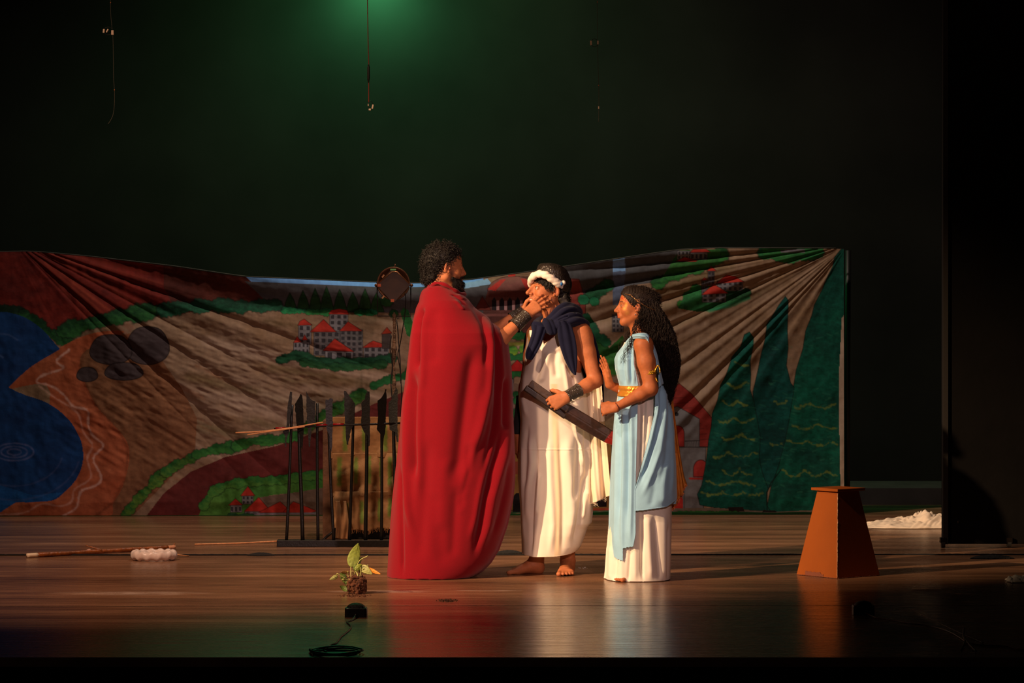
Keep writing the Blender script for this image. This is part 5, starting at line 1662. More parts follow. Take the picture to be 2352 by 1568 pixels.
def coil_along(paths, coil, turns, seed):
    """wrap given centre paths (N,M,3) into ringlets"""
    r = np.random.default_rng(seed)
    N, M, _ = paths.shape
    T = np.gradient(paths, axis=1); T /= np.maximum(np.linalg.norm(T, axis=2, keepdims=True), 1e-9)
    ref = np.broadcast_to(np.array([0.2, 0.95, 0.1]), T.shape)
    u = np.cross(T, ref); u /= np.maximum(np.linalg.norm(u, axis=2, keepdims=True), 1e-9)
    w = np.cross(T, u)
    t = np.linspace(0, 1, M)
    a = r.uniform(0, 6.28, N)[:, None] + 2 * math.pi * (turns * r.uniform(0.75, 1.25, N))[:, None] * t[None, :] + 0.8 * np.sin(t * 9)[None, :]
    R_ = (coil * r.uniform(0.5, 1.4, N))[:, None] * np.clip(t * 5, 0.1, 1)[None, :]
    return paths + (R_ * np.cos(a))[..., None] * u + (R_ * np.sin(a))[..., None] * w


def hit(Vm, px, py, Y0=-0.6, Y1=0.7):
    """first body point met behind a photo position"""
    Ys = np.linspace(Y0, Y1, 900)
    pts = np.stack([(px - 1176) * (D0 + Ys) / FPX, Ys, CAMH - (py - HY) * (D0 + Ys) / FPX], 1)
    i = np.round((pts - Vm.lo) / Vm.h).astype(int)
    ok = ((i >= 0) & (i < Vm.n)).all(1)
    for k in np.where(ok)[0]:
        if Vm.d[tuple(i[k])] < 0: return pts[k]
    return None


def trunk(V, Sl, Sr, neck, pel, fwd, s=1.0):
    """torso between the shoulders and the pelvis"""
    Sl, Sr, neck, pel = map(lambda q: np.asarray(q, float), (Sl, Sr, neck, pel))
    lat = unit(Sl - Sr); f = unit(np.asarray(fwd, float) - lat * np.dot(fwd, lat)); up = np.cross(f, lat); R = np.stack([f, lat, up], 1)
    m = (Sl + Sr) / 2
    V.ell(m * 0.72 + pel * 0.28, np.array([0.105, 0.155, 0.19]) * s, R, 0.04)
    V.ell(m * 0.35 + pel * 0.65, np.array([0.095, 0.13, 0.17]) * s, R, 0.05)
    V.ell(pel, np.array([0.11, 0.155, 0.12]) * s, R, 0.06)
    for S in (Sl, Sr):
        V.cone(neck * 0.75 + m * 0.25, S, 0.05 * s, 0.05 * s, 0.04)


def cuff(name, a, b, ra, rb, m_, parent, flare=0.003, n=40, sides=40):
    a = np.asarray(a, float); b = np.asarray(b, float)
    t = np.linspace(0, 1, n)
    pts = a[None] * (1 - t)[:, None] + b[None] * t[:, None]
    r = ra + (rb - ra) * t + flare * (np.abs(2 * t - 1) ** 6)
    inner = pts[::-1]
    v, f = tube(np.vstack([pts, inner]), np.r_[r, (r - 0.004)[::-1]], sides, cap=False)
    T = unit(b - a)
    o = mk(name, v, f, m_, parent)
    return o


# ------------------------------------------------------------------ the man in the red cape
def man_in_cape():
    O = P(1021, 611, 0.03)
    a17 = math.radians(17)
    R = frame((math.cos(a17), math.sin(a17), -0.06))
    base = P(1035, 1326, 0.03)
    root = empty('person', (base[0], 0.03, 0), 'bearded person in a full-length red cape, hand raised to the face opposite', 'person')
    V = Vol(P(955, 1327, 0)[[0]].tolist() + [-0.30, 0.0], P(1285, 0, 0.4)[[0]].tolist() + [0.46, 1.80], 0.0026)
    T = head(V, O, R, 1.0, jaw=1.02, nose=0.2)
    nk = P(1004, 690, 0.03)
    V.cone(T(-0.028, 0, -0.05), nk, 0.058, 0.064, 0.02)
    V.cone(T(0.03, 0.0, -0.085), nk + [0.05, 0, 0], 0.03, 0.05, 0.03)
    Sr, Sl = P(1014, 738, -0.125), P(1016, 733, 0.19)
    trunk(V, Sl, Sr, nk, P(1018, 925, 0.03), (1, 0.05, 0))
    El = P(1128, 800, -0.07); Wr = P(1209, 723, 0.015)
    V.chain([Sr, (Sr + El) / 2, El], [0.050, 0.045, 0.040], 0.02)
    V.chain([El, El * 0.7 + Wr * 0.3, Wr], [0.040, 0.039, 0.025], 0.02)
    hand(V, Wr, (0.66, 0.36, 0.56), (-0.25, -0.9, 0.35), (-0.6, 0, 0.6), s=0.97,
         curls=[(12, 8, 6), (8, 10, 8), (8, 12, 10), (14, 16, 12)], spread=0.10, thumb=((0.85, 0.25, -0.5), (0.95, 0.05, -0.5), (0.95, 0.0, -0.4)))
    E2 = P(1108, 778, 0.26); W2 = P(1200, 716, 0.31)
    V.chain([Sl, (Sl + E2) / 2, E2], [0.052, 0.045, 0.038], 0.02)
    V.chain([E2, E2 * 0.7 + W2 * 0.3, W2], [0.038, 0.036, 0.026], 0.02)
    hand(V, W2, (0.8, 0.12, 0.45), (-0.1, 0.9, 0.3), (-0.5, -0.2, 0.7), s=0.98, curl=(10, 14, 10), spread=0.06)
    for sy, fx_ in ((-0.06, 985), (0.13, 1000)):
        hp = P(fx_ + 5, 935, 0.03 + sy * 0.8); kn = P(fx_ + 2, 1130, 0.03 + sy); an_ = P(fx_ - 8, 1296, 0.03 + sy)
        V.chain([hp, kn, an_], [0.085, 0.055, 0.036], 0.03)
        foot(V, (an_[0] - 0.02, an_[1]), (1, 0.1 if sy > 0 else -0.15), 1 if sy < 0 else -1)
    Vx, Q = V.mesh(1)
    c = skin_cols(Vx, (184, 112, 72))
    face_cols(c, Vx, O, R, 1.0, lips=(170, 84, 70))
    # stubble of the jaw, moustache and sideburns
    for y in (-1, 1):
        for (x_, z_, r_, op) in ((0.02, -0.01, 0.014, 0.45), (0.022, -0.03, 0.018, 0.5), (0.022, -0.05, 0.022, 0.75), (0.03, -0.07, 0.024, 0.9), (0.05, -0.085, 0.024, 0.95), (0.06, -0.065, 0.02, 0.6)):
            paintl(c, Vx, O, R, 1.0, (x_, y * 0.052, z_), (r_, 0.03, r_), (52, 32, 24), op)
        paintl(c, Vx, O, R, 1.0, (0.098, y * 0.014, -0.051), (0.012, 0.018, 0.005), (34, 22, 18), 0.9)
        paintl(c, Vx, O, R, 1.0, (0.01, y * 0.062, 0.022), (0.02, 0.03, 0.026), (70, 44, 32), 0.6)
    body = mk('body', Vx, Q, SKIN, root, colors=c)
    eyes(root, O, R, 1.0, (1, 0.1, -0.1))
    # beard
    B = Vol(O + [-0.02, -0.1, -0.17], O + [0.15, 0.13, -0.01], 0.0022)
    Tb = lambda x, y, z: O + R @ np.array([x, y, z])
    B.ell(Tb(0.08, 0, -0.108), (0.034, 0.036, 0.032), R, 0.01)
    B.ell(Tb(0.092, 0, -0.088), (0.022, 0.028, 0.016), R, 0.01)
    B.ell(Tb(0.055, -0.03, -0.088), (0.03, 0.026, 0.028), R, 0.01)
    for y in (-1, 1):
        B.cone(Tb(0.032, y * 0.053, -0.065), Tb(0.07, y * 0.028, -0.098), 0.012, 0.02, 0.015)
        B.cone(Tb(0.087, y * 0.03, -0.055), Tb(0.078, y * 0.033, -0.09), 0.004, 0.012, 0.01)
        B.cone(Tb(0.103, y * 0.006, -0.052), Tb(0.088, y * 0.03, -0.057), 0.0042, 0.004, 0.004)
    Vb, Qb = B.mesh(1)
    r = np.random.default_rng(5)
    k = r.integers(0, len(Vb), 900)
    st = Vb[k]; out = st - Tb(0.05, 0, -0.06); out /= np.linalg.norm(out, axis=1, keepdims=True)
    pth = curls(900, st, out + np.array([0.15, 0, -0.6]) + r.normal(0, 0.3, out.shape), r.uniform(0.006, 0.017, 900), 0.0022, 1.2, 9, 6)
    Vs, Qs = strands(pth, np.linspace(0.0008, 0.0003, 9))
    mk('beard', np.vstack([Vb, Vs]), np.vstack([Qb, Qs + len(Vb)]), HAIR, root)
    # hair: thick curls, full at the nape
    Hh = Vol(P(955, 0, 0)[[0]].tolist() + [-0.13, 1.47], P(1070, 0, 0)[[0]].tolist() + [0.20, 1.83], 0.0026)
    ce = [(P(1013, 592, 0.03), (0.092, 0.088, 0.080)), (P(996, 612, 0.03), (0.066, 0.083, 0.085)), (P(992, 638, 0.03), (0.050, 0.07, 0.042)), (P(1030, 582, 0.04), (0.058, 0.07, 0.045))]
    for cc, rr in ce: Hh.ell(cc, rr, None, 0.02)
    Hh.ell(P(1062, 622, 0.02), (0.062, 0.14, 0.078), None, 0.01, sub=True)
    Hh.ell(P(1033, 642, -0.03), (0.045, 0.10, 0.060), None, 0.01, sub=True)
    Hh.ell(P(1031, 619, -0.06), (0.024, 0.05, 0.034), None, 0.006, sub=True)
    Vh, Qh = Hh.mesh(1)
    N = 2300
    k = r.integers(0, len(Vh), N)
    st = Vh[k]; cen = P(1006, 604, 0.03)
    out = st - cen; out /= np.linalg.norm(out, axis=1, keepdims=True)
    fr = (st[:, 0] > P(1045, 0, 0)[0]) & (st[:, 2] < P(0, 590, 0)[2])
    ln = r.uniform(0.012, 0.034, N) * np.where(fr, 0.3, 1)
    pth = curls(N, st - out * 0.006, out * 0.75 + np.array([-0.2, 0, -0.35]) + r.normal(0, 0.5, out.shape), ln, 0.0062, 1.5, 14, 8)
    Vs, Qs = strands(pth, np.linspace(0.0019, 0.0008, 14))
    mk('hair', np.vstack([Vh, Vs]), np.vstack([Qh, Qs + len(Vh)]), HAIR, root)
    # snake-patterned wrist cuffs
    A0, B0 = El, Wr
    ax = unit(B0 - A0); L_ = np.linalg.norm(B0 - A0)
    tag(cuff('wrist_cuff', A0 + ax * (L_ - 0.095), A0 + ax * (L_ + 0.004), 0.0405, 0.0325, SNAKE, root), 'black scaled wrist cuff')
    ax = unit(W2 - E2); L_ = np.linalg.norm(W2 - E2)
    tag(cuff('wrist_cuff', E2 + ax * (L_ - 0.07), E2 + ax * (L_ + 0.004), 0.036, 0.032, SNAKE, root), 'black scaled wrist cuff')
    # cape
    rows = [(649, 1000, 1012, -0.035, 0.085), (654, 991, 1026, -0.055, 0.11), (660, 981, 1038, -0.08, 0.13), (668, 972, 1053, -0.10, 0.16), (680, 967.5, 1068, -0.13, 0.19), (692, 966, 1079, -0.16, 0.22), (706, 959, 1091, -0.18, 0.24),
            (736, 953, 1124, -0.205, 0.27), (752, 950, 1146, -0.215, 0.28), (764, 947, 1158, -0.225, 0.28), (790, 944, 1168, -0.23, 0.28), (846, 938, 1174, -0.225, 0.27), (915, 930, 1176, -0.21, 0.26), (984, 924, 1177, -0.20, 0.25), (1049, 916, 1180, -0.19, 0.25),
            (1090, 911, 1180, -0.185, 0.24), (1118, 908, 1178, -0.18, 0.24), (1150, 904, 1174, -0.18, 0.24), (1205, 900, 1161, -0.175, 0.23), (1262, 896, 1141, -0.17, 0.22), (1292, 894, 1123, -0.17, 0.22), (1312, 892.5, 1103, -0.17, 0.22), (1325, 892, 1084, -0.17, 0.22), (1327, 893, 1078, -0.17, 0.22)]
    g = loft(rows, 560, 420, 0.9, zmin=0.003)
    fl_ = [([(975, 700), (968, 730), (964, 780), (962, 850)], -0.028, 5), ([(984, 705), (975, 760), (975, 850), (972, 900)], 0.012, 8),
           ([(961, 705), (954, 760), (946, 850), (938, 930)], 0.012, 5), ([(954, 850), (950, 920), (949, 1000), (952, 1070), (955, 1100)], -0.032, 8), ([(938, 880), (934, 980), (934, 1080), (938, 1160), (950, 1230)], 0.018, 8),
           ([(968, 870), (966, 960), (966, 1060), (962, 1150)], 0.010, 9),
           ([(925, 1060), (922, 1150), (925, 1240), (927, 1322)], -0.016, 5),
           ([(1088, 694), (1108, 718), (1124, 748), (1131, 790), (1128, 850), (1124, 900), (1112, 960), (1092, 1040)], 0.019, 8),
           ([(1078, 690), (1096, 716), (1110, 745), (1119, 790), (1117, 850)], -0.014, 7),
           ([(1108, 712), (1128, 738), (1139, 780), (1142, 850), (1140, 920), (1134, 980), (1120, 1040), (1108, 1100)], -0.018, 7),
           ([(1130, 735), (1147, 775), (1153, 850), (1152, 910)], 0.010, 7),
           ([(1160, 860), (1160, 940), (1159, 990)], -0.020, 6),
           ([(1092, 790), (1082, 850), (1072, 920), (1064, 980), (1056, 1050), (1042, 1110)], -0.026, 17),
           ([(1118, 880), (1104, 960), (1088, 1020), (1074, 1080), (1066, 1120), (1058, 1180)], 0.014, 9),
           ([(1082, 1010), (1076, 1080), (1064, 1130), (1060, 1170)], -0.014, 8),
           ([(1168, 960), (1160, 1040), (1146, 1090), (1132, 1140), (1122, 1200), (1100, 1270)], 0.018, 10),
           ([(1150, 980), (1144, 1030), (1128, 1080), (1112, 1150), (1100, 1220), (1090, 1280)], -0.020, 9),
           ([(1128, 1000), (1118, 1060), (1104, 1120), (1094, 1180), (1078, 1240)], 0.010, 8),
           ([(1170, 1050), (1162, 1110), (1148, 1170), (1130, 1230)], -0.010, 7),
           ([(985, 1000), (980, 1120), (970, 1210), (966, 1290)], -0.012, 16), ([(1030, 1040), (1020, 1120), (1012, 1220)], 0.008, 16), ([(1000, 1120), (1008, 1220), (1020, 1300)], -0.008, 18),
           ([(1052, 1110), (1046, 1180), (1040, 1280)], -0.010, 12), ([(1036, 676), (1052, 684), (1062, 692), (1068, 704)], -0.012, 5), ([(1044, 688), (1056, 698), (1066, 712)], 0.008, 5), ([(1052, 676), (1066, 688)], 0.008, 5),
           ([(1000, 700), (1002, 760), (1000, 840)], -0.008, 14), ([(985, 655), (990, 664)], 0.006, 4)]
    g = folds(g, fl_, back=0.018, nback=12, seed=3)
    g = wrinkle(g, 0.0028, 0.05, 0.01, 5)
    # rolled collar edge and ragged hem
    hem = np.clip((g['py'] - 1318) / 10, 0, 1)
    g['p'][..., 2] += hem * 0.004 * np.abs(np.sin(g['px'] / 9.0)) * (g['px'] > 930)
    o = loft_mesh('cape', g, mat('red_wool', srgb(120, 6, 20), 0.9, weave=(900, 0.35, 0.002), noise=(260, 0.10), sheen=0.12, spec=0.12), root, solid=0.004)
    tag(o, 'full-length red cape')
    # turned-over neck roll
    pth = smooth_path([P(992, 656, -0.045), P(1004, 650, -0.07), P(1022, 654, -0.085), P(1040, 664, -0.08), P(1053, 672, -0.055), P(1064, 676, 0.0), P(1068, 674, 0.07), P(1052, 664, 0.14), P(1010, 652, 0.14), P(990, 654, 0.08), P(986, 657, 0.0), P(992, 656, -0.045)], 70)
    v, f = tube(pth, 0.010 + 0.0022 * np.sin(np.linspace(0, 44, 70)), 12)
    mk('collar_roll', v, f, MATS['red_wool'], bpy.data.objects[o.name])
    return root


# ------------------------------------------------------------------ the man in cream with the navy scarf
def cream_():
    return mat('cream_plain', srgb(232, 214, 188), 0.82, weave=(500, 0.15, 0.0015), spec=0.2)


def man_in_cream():
    s = 1.05
    O = P(1261, 664, 0.20)
    a_ = math.radians(24); p_ = math.radians(7)
    R = frame((-math.cos(a_) * math.cos(p_), -math.sin(a_) * math.cos(p_), math.sin(p_)))
    base = P(1275, 1320, 0.2)
    root = empty('person', (base[0], 0.2, 0), 'smiling barefoot person in a cream tunic and knotted navy scarf, gripping a wooden sword', 'person')
    V = Vol(P(1160, 0, 0.1)[[0]].tolist() + [-0.16, 0.0], P(1400, 0, 0.1)[[0]].tolist() + [0.46, 1.70], 0.0026)
    T = head(V, O, R, s, jaw=1.0, nose=1.3, smile=1)
    nk = P(1284, 722, 0.21)
    V.cone(T(-0.03, 0, -0.05), nk, 0.058, 0.062, 0.02)
    V.cone(T(0.02, 0.0, -0.08), nk + [-0.04, -0.03, -0.02], 0.026, 0.04, 0.03)
    Sl, Sr = P(1334, 764, 0.09), P(1232, 768, 0.31)
    trunk(V, Sl, Sr, nk, P(1278, 950, 0.2), (-0.7, -0.7, 0))
    El = P(1368, 874, 0.06); Wr = P(1303, 910, -0.035)
    V.chain([Sl, Sl * 0.6 + El * 0.4, El], [0.054, 0.047, 0.037], 0.02)
    V.ell(Sl * 0.85 + El * 0.15, (0.055, 0.055, 0.07), None, 0.02)
    V.chain([El, El * 0.7 + Wr * 0.3, Wr], [0.037, 0.036, 0.026], 0.018)
    hand(V, Wr, (-0.86, -0.08, -0.42), (-0.05, -1, 0.1), (-0.5, 0, 0.8), curls=[(62, 82, 55), (66, 84, 55), (70, 84, 55), (74, 84, 55)], spread=0.02, s=1.0,
         thumb=((0.45, 0.75, -0.55), (0.5, 0.5, -0.8), (0.3, 0.2, -0.9)))
    E2 = P(1207, 890, 0.32); W2 = P(1190, 1000, 0.27)
    V.chain([Sr, Sr * 0.6 + E2 * 0.4, E2], [0.050, 0.044, 0.034], 0.02)
    V.chain([E2, E2 * 0.7 + W2 * 0.3, W2], [0.034, 0.034, 0.024], 0.02)
    hand(V, W2, (-0.10, -0.1, -1), (-0.8, -0.5, 0), (-0.3, -0.8, 0), s=0.95, curls=[(25, 35, 25), (30, 38, 28), (34, 42, 30), (40, 45, 30)], spread=0.03)
    # legs and bare feet
    A1, A2 = P(1232, 1288, 0.22), P(1303, 1286, 0.24)
    V.chain([P(1250, 960, 0.26), P(1240, 1130, 0.23), A1 + [0, 0, 0.02]], [0.085, 0.055, 0.034], 0.03)
    V.chain([P(1302, 960, 0.16), P(1304, 1130, 0.2), A2 + [0, 0, 0.02]], [0.085, 0.055, 0.034], 0.03)
    foot(V, (P(1246, 0, 0.23)[0], 0.235), (-0.94, -0.34), 1, s=0.93)
    foot(V, (P(1306, 0, 0.25)[0], 0.262), (-0.12, -1), -1, s=0.98)
    Vx, Q = V.mesh(1)
    c = skin_cols(Vx, (178, 106, 66))
    face_cols(c, Vx, O, R, s, lips=(168, 84, 72))
    paintl(c, Vx, O, R, s, (0.0945, 0, -0.0648), (0.009, 0.019, 0.0048), (246, 232, 214), 1.0)
    for y in (-1, 1):
        paintl(c, Vx, O, R, s, (0.1, y * 0.013, -0.051), (0.01, 0.016, 0.0038), (60, 36, 28), 0.6)
        paintl(c, Vx, O, R, s, (0.022, y * 0.06, -0.01), (0.012, 0.03, 0.026), (70, 44, 32), 0.6)
    mk('body', Vx, Q, SKIN, root, colors=c)
    eyes(root, O, R, s, (1, -0.25, 0.25))
    Th = lambda x, y, z: O + R @ (np.array([x, y, z]) * s)
    # hair
    H_ = Vol(O - 0.17, O + 0.17, 0.0026)
    H_.ell(Th(-0.02, 0, 0.03), np.array([0.1, 0.083, 0.085]) * s, R, 0.01)
    H_.ell(Th(0.095, 0, -0.055), np.array([0.075, 0.11, 0.092]) * s, R, 0.008, sub=True)
    H_.ell(Th(0.01, 0.085, -0.06), np.array([0.05, 0.04, 0.075]) * s, R, 0.008, sub=True)
    H_.ell(Th(0.01, -0.085, -0.06), np.array([0.05, 0.04, 0.075]) * s, R, 0.008, sub=True)
    for (x_, y_, r_) in ((1290, 668, 0.028), (1298, 682, 0.028), (1294, 694, 0.03), (1288, 686, 0.026), (1302, 693, 0.02)):
        H_.ell(P(x_, y_, 0.19), (r_, 0.05, r_ * 1.1), None, 0.01)
    Vh, Qh = H_.mesh(1)
    r = np.random.default_rng(15)
    paths = []
    # fringe and side locks, falling from under the band
    for k in range(260):
        u = r.random()
        x0 = 1224 + 46 * u; y0 = 640 + 8 * u + r.normal(0, 1.5)
        L_ = np.interp(u, [0, 0.25, 0.5, 0.75, 1.0], [3, 7, 13, 26, 27]) * r.uniform(0.6, 1.05)
        dx = r.normal(2.5, 3)
        pt = []
        for j in range(12):
            t = j / 11
            q = hit(V, x0 + dx * t + 1.5 * math.sin(t * 7 + k), y0 + L_ * t)
            if q is None: q = pt[-1] if pt else P(x0, y0, 0.12)
            pt.append(np.array([q[0], q[1] - 0.006 + 0.003 * t, q[2]]))
        paths.append(pt)
    Vs, Qs = strands(np.array(paths), np.linspace(0.0018, 0.0006, 12))
    N = 420
    k = r.integers(0, len(Vh), N); sel = Vh[k]; low = sel[:, 2] < Th(0, 0, -0.01)[2]
    sel = sel[low & (sel[:, 0] > P(1282, 0, 0.2)[0])]
    N = len(sel)
    pth = curls(N, sel, np.tile([0.35, -0.2, -0.8], (N, 1)) + r.normal(0, 0.5, (N, 3)), r.uniform(0.01, 0.028, N), 0.004, 1.2, 12, 8)
    Vs2, Qs2 = strands(pth, np.linspace(0.0016, 0.0008, 12))
    mk('hair', np.vstack([Vh, Vs, Vs2]), np.vstack([Qh, Qs + len(Vh), Qs2 + len(Vh) + len(Vs)]), HAIR, root)
    # dark scaled crown band round the back of the head
    rows = [(604, 1250, 1262, 0.17, 0.23), (606, 1240, 1276, 0.13, 0.27), (611, 1236, 1290, 0.10, 0.29), (620, 1233, 1301, 0.085, 0.305), (632, 1230, 1307, 0.08, 0.31), (645, 1229, 1309.5, 0.08, 0.31), (658, 1231, 1308, 0.085, 0.305), (672, 1250, 1304, 0.10, 0.29)]
    g = loft(rows, 200, 80, 1.0, sm=2)
    edge = lambda px: np.interp(px, [1220, 1235, 1250, 1270, 1285, 1295, 1312], [632, 628, 628, 640, 655, 668, 676])
    o = loft_mesh('head_cap', g, mat('snake_cap', srgb(48, 40, 34), 0.36, vor=70, spec=0.6, noise=(40, 0.35)), root, keep=lambda px, py, th: py < edge(px), solid=0.004)
    tag(o, 'black scaled cap')
    # white twisted headband with a blue tie
    bp = [P(1219, 650, 0.20), P(1219.5, 642, 0.155), P(1226, 634, 0.12), P(1238, 629, 0.09), P(1250, 630.5, 0.072), P(1261, 636, 0.068), P(1271, 643, 0.073), P(1281, 650, 0.085), P(1286, 653, 0.095)]
    farp = [P(1219, 650, 0.20), P(1224, 642, 0.26), P(1240, 634, 0.31), P(1262, 636, 0.335), P(1284, 648, 0.31)]
    hb = Vol(P(1210, 665, 0.0) - 0.02, P(1300, 610, 0.40) + 0.03, 0.0022)
    sp_ = smooth_path(bp, 15)
    for k in range(15):
        tg = unit(np.gradient(sp_, axis=0)[k]); up = np.array([0, 0, 1.0]); out = unit(np.cross(tg, up)); up2 = np.cross(out, tg)
        ax = unit(tg + 0.55 * up2)
        Rm = np.stack([ax, unit(np.cross(out, ax)), out], 1)
        hb.ell(sp_[k] + up2 * (0.002 if k % 2 else -0.002), (0.029, 0.0165, 0.0175), Rm, 0.0035)
    hb.chain(list(sp_), [0.0135] * 15, 0.004)
    hb.chain(list(smooth_path(farp, 10)), [0.017] * 10, 0.004)
    Vx, Q = hb.mesh(1)
    band = mk('headband', Vx, Q, mat('satin_cream', srgb(245, 232, 215), 0.55, noise=(40, 0.05), bump=(25, 0.3, 0.01)), root)
    tag(band, 'white twisted headband')
    v, f = tube([P(1284.5, 650, 0.085), P(1288.5, 654, 0.092)], 0.0145, 16); tag(mk('tie', v, f, mat('blue_tie', srgb(60, 140, 215), 0.5), band), 'blue tie')
    kk = Vol(P(1292, 652, 0.10) - 0.035, P(1292, 652, 0.10) + 0.035, 0.002)
    kk.cone(P(1288, 652, 0.093), P(1294, 649, 0.098), 0.008, 0.013, 0.004); kk.cone(P(1288, 652, 0.093), P(1290, 659, 0.098), 0.008, 0.009, 0.004)
    Vx, Q = kk.mesh(1); mk('tail_end', Vx, Q, MATS['satin_cream'], band)
    # wrist cuffs
    ax = unit(Wr - El); L_ = np.linalg.norm(Wr - El)
    tag(cuff('wrist_cuff', El + ax * (L_ - 0.082), El + ax * (L_ + 0.006), 0.0345, 0.0315, SNAKE, root), 'black scaled wrist cuff')
    q = El + ax * (L_ - 0.03) + np.array([0, -0.03, -0.026])
    v, f = tube(smooth_path([q, q + [0.006, -0.006, -0.006], q + [0.016, -0.004, -0.010], q + [0.024, 0, -0.018], q + [0.016, 0, -0.024], q + [0.008, 0, -0.022]], 24), 0.0022, 6)
    mk('cuff_knot', v, f, MATS['satin_cream'], root)
    cuff_b = cuff('sleeve', E2 * 0.8 + W2 * 0.2, W2 + [0, 0, 0.004], 0.041, 0.033, mat('sleeve_black', srgb(20, 18, 20), 0.9), root)
    # tunic
    rows = [(758, 1216, 1308, 0.10, 0.34), (778, 1211, 1316, 0.075, 0.36), (800, 1208, 1322, 0.055, 0.37), (840, 1204, 1333, 0.05, 0.37), (881, 1197, 1345, 0.045, 0.37), (915, 1192.5, 1350, 0.045, 0.37), (966, 1197.5, 1354, 0.045, 0.37), (1006, 1195, 1357, 0.05, 0.37), (1060, 1193, 1360, 0.05, 0.37),
            (1100, 1193, 1360, 0.05, 0.37), (1150, 1197.5, 1360, 0.05, 0.37), (1180, 1199, 1358.5, 0.05, 0.37), (1200, 1199.5, 1356, 0.05, 0.37), (1212, 1200, 1346, 0.05, 0.37), (1226, 1200, 1341.5, 0.05, 0.37), (1254, 1200.5, 1331, 0.055, 0.36), (1276, 1201, 1314, 0.06, 0.36)]
    g = loft(rows, 560, 420, 0.8)
    fl_ = [([(1231, 990), (1233, 1060), (1226, 1120), (1222, 1190), (1220, 1276)], -0.012, 4), ([(1216, 990), (1220, 1060), (1213, 1120), (1210, 1200)], 0.010, 6), ([(1240, 1080), (1234, 1130), (1230, 1180)], 0.008, 4),
           ([(1262, 1000), (1264, 1100), (1270, 1200), (1262, 1276)], 0.010, 7), ([(1283, 1000), (1290, 1120), (1291, 1200), (1290, 1270)], -0.006, 6), ([(1275, 950), (1279, 1060), (1284, 1160), (1282, 1276)], 0.005, 5),
           ([(1314, 950), (1320, 985), (1331, 1020), (1334, 1052), (1338, 1070)], 0.022, 4), ([(1322, 960), (1328, 1000), (1327, 1050), (1322, 1110), (1318, 1150)], -0.022, 7),
           ([(1306, 990), (1302, 1040), (1310, 1100), (1314, 1170), (1306, 1240)], 0.012, 10), ([(1342, 1080), (1336, 1140), (1326, 1200), (1318, 1250)], -0.020, 7), ([(1352, 980), (1351, 1060), (1348, 1130), (1352, 1195)], 0.012, 4), ([(1345, 960), (1344, 1020), (1347, 1100)], -0.012, 4),
           ([(1345, 1120), (1340, 1160), (1336, 1190)], 0.012, 4),
           ([(1244, 800), (1240, 840), (1226, 880), (1215, 920)], -0.010, 6), ([(1262, 800), (1252, 840), (1240, 880)], 0.012, 7), ([(1278, 800), (1274, 830), (1278, 868)], -0.012, 7), ([(1292, 830), (1298, 860), (1304, 900)], 0.008, 5), ([(1312, 860), (1320, 900), (1318, 930)], -0.010, 6),
           ([(1206, 850), (1202, 920), (1210, 960)], 0.006, 5), ([(1212, 970), (1209, 1060), (1206, 1120)], -0.007, 5), ([(1200, 1000), (1201, 1120), (1204, 1250)], 0.006, 4)]
    g = folds(g, fl_, back=0.012, nback=11, seed=9)
    g = wrinkle(g, 0.0022, 0.06, 0.02, 8)
    g['p'][..., 1] += -0.0035 * np.exp(-((g['py'] - 1028.5) / 1.3) ** 2) * g['front']
    stripe = np.exp(-((g['px'] - np.interp(g['py'], [900, 1000, 1150, 1276], [1272, 1276, 1282, 1279])) / 8.0) ** 4) * g['front'] * (g['py'] > 880)
    trim = np.exp(-((g['px'] - (1213 + (g['py'] - 760) * 0.12)) / 2.2) ** 2) * (g['py'] < 790) * g['front']
    cc = np.array(srgb(236, 224, 206)) * (1 - stripe[..., None] * 0.55) + np.array(srgb(222, 190, 136)) * 0.55 * stripe[..., None]
    cc = cc * (1 - trim[..., None]) + np.array(srgb(220, 160, 40)) * trim[..., None]
    neckl = [(1243, 740), (1244, 775), (1248, 791), (1262, 782), (1285, 760), (1290, 740)]
    hem = lambda px: np.interp(px, [1190, 1201, 1226, 1278, 1312, 1340, 1362], [1271, 1272, 1275.5, 1274, 1268.5, 1262, 1262])
    keep = lambda px, py, th: ~(inpoly(px, py, neckl) & (np.sin(th) < 0.2)) & (py < hem(px) - 1.2) & ~((px < 1245) & (py < 763) & (px > 1226))
    o = loft_mesh('tunic', g, mat('cream_cotton', rough=0.82, attr=True, weave=(500, 0.15, 0.0015), spec=0.2, noise=(12, 0.03)), root, keep=keep, colors=cc, solid=0.0025)
    tag(o, 'long cream tunic')
    edge_trim('neck_hem', g, [(1243, 764), (1244, 775), (1248, 791), (1262, 782), (1285, 760)], 0.0035, cream_(), o, 60)
    edge_trim('bottom_hem', g, [(1202, 1270), (1226, 1273.5), (1278, 1272), (1310, 1267)], 0.0022, cream_(), o)
    # loose rear panel of the tunic, frayed below
    cream = mat('cream_plain', srgb(232, 214, 188), 0.82, weave=(500, 0.15, 0.0015), spec=0.2)
    Yp = 0.10
    A_ = [P(1336, 872, 0.17), P(1344, 960, 0.15), P(1350, 1060, 0.12), P(1354, 1120, Yp), P(1358, 1157, Yp)]
    B_ = [P(1381, 872, 0.16), P(1388, 960, 0.13), P(1396, 1050, Yp), P(1401, 1105, Yp - 0.02), P(1404, 1136, Yp - 0.02)]
    pn = sheet('rear_panel', A_, B_, 90, 60, cream, root, lambda u, v: np.stack([0 * u, 0.018 * np.sin(v * 9 + 1.0 + u * 0.8) * (0.25 + u) + 0.005 * np.sin(v * 21), 0 * u], -1), 0.002)
    th_ = []
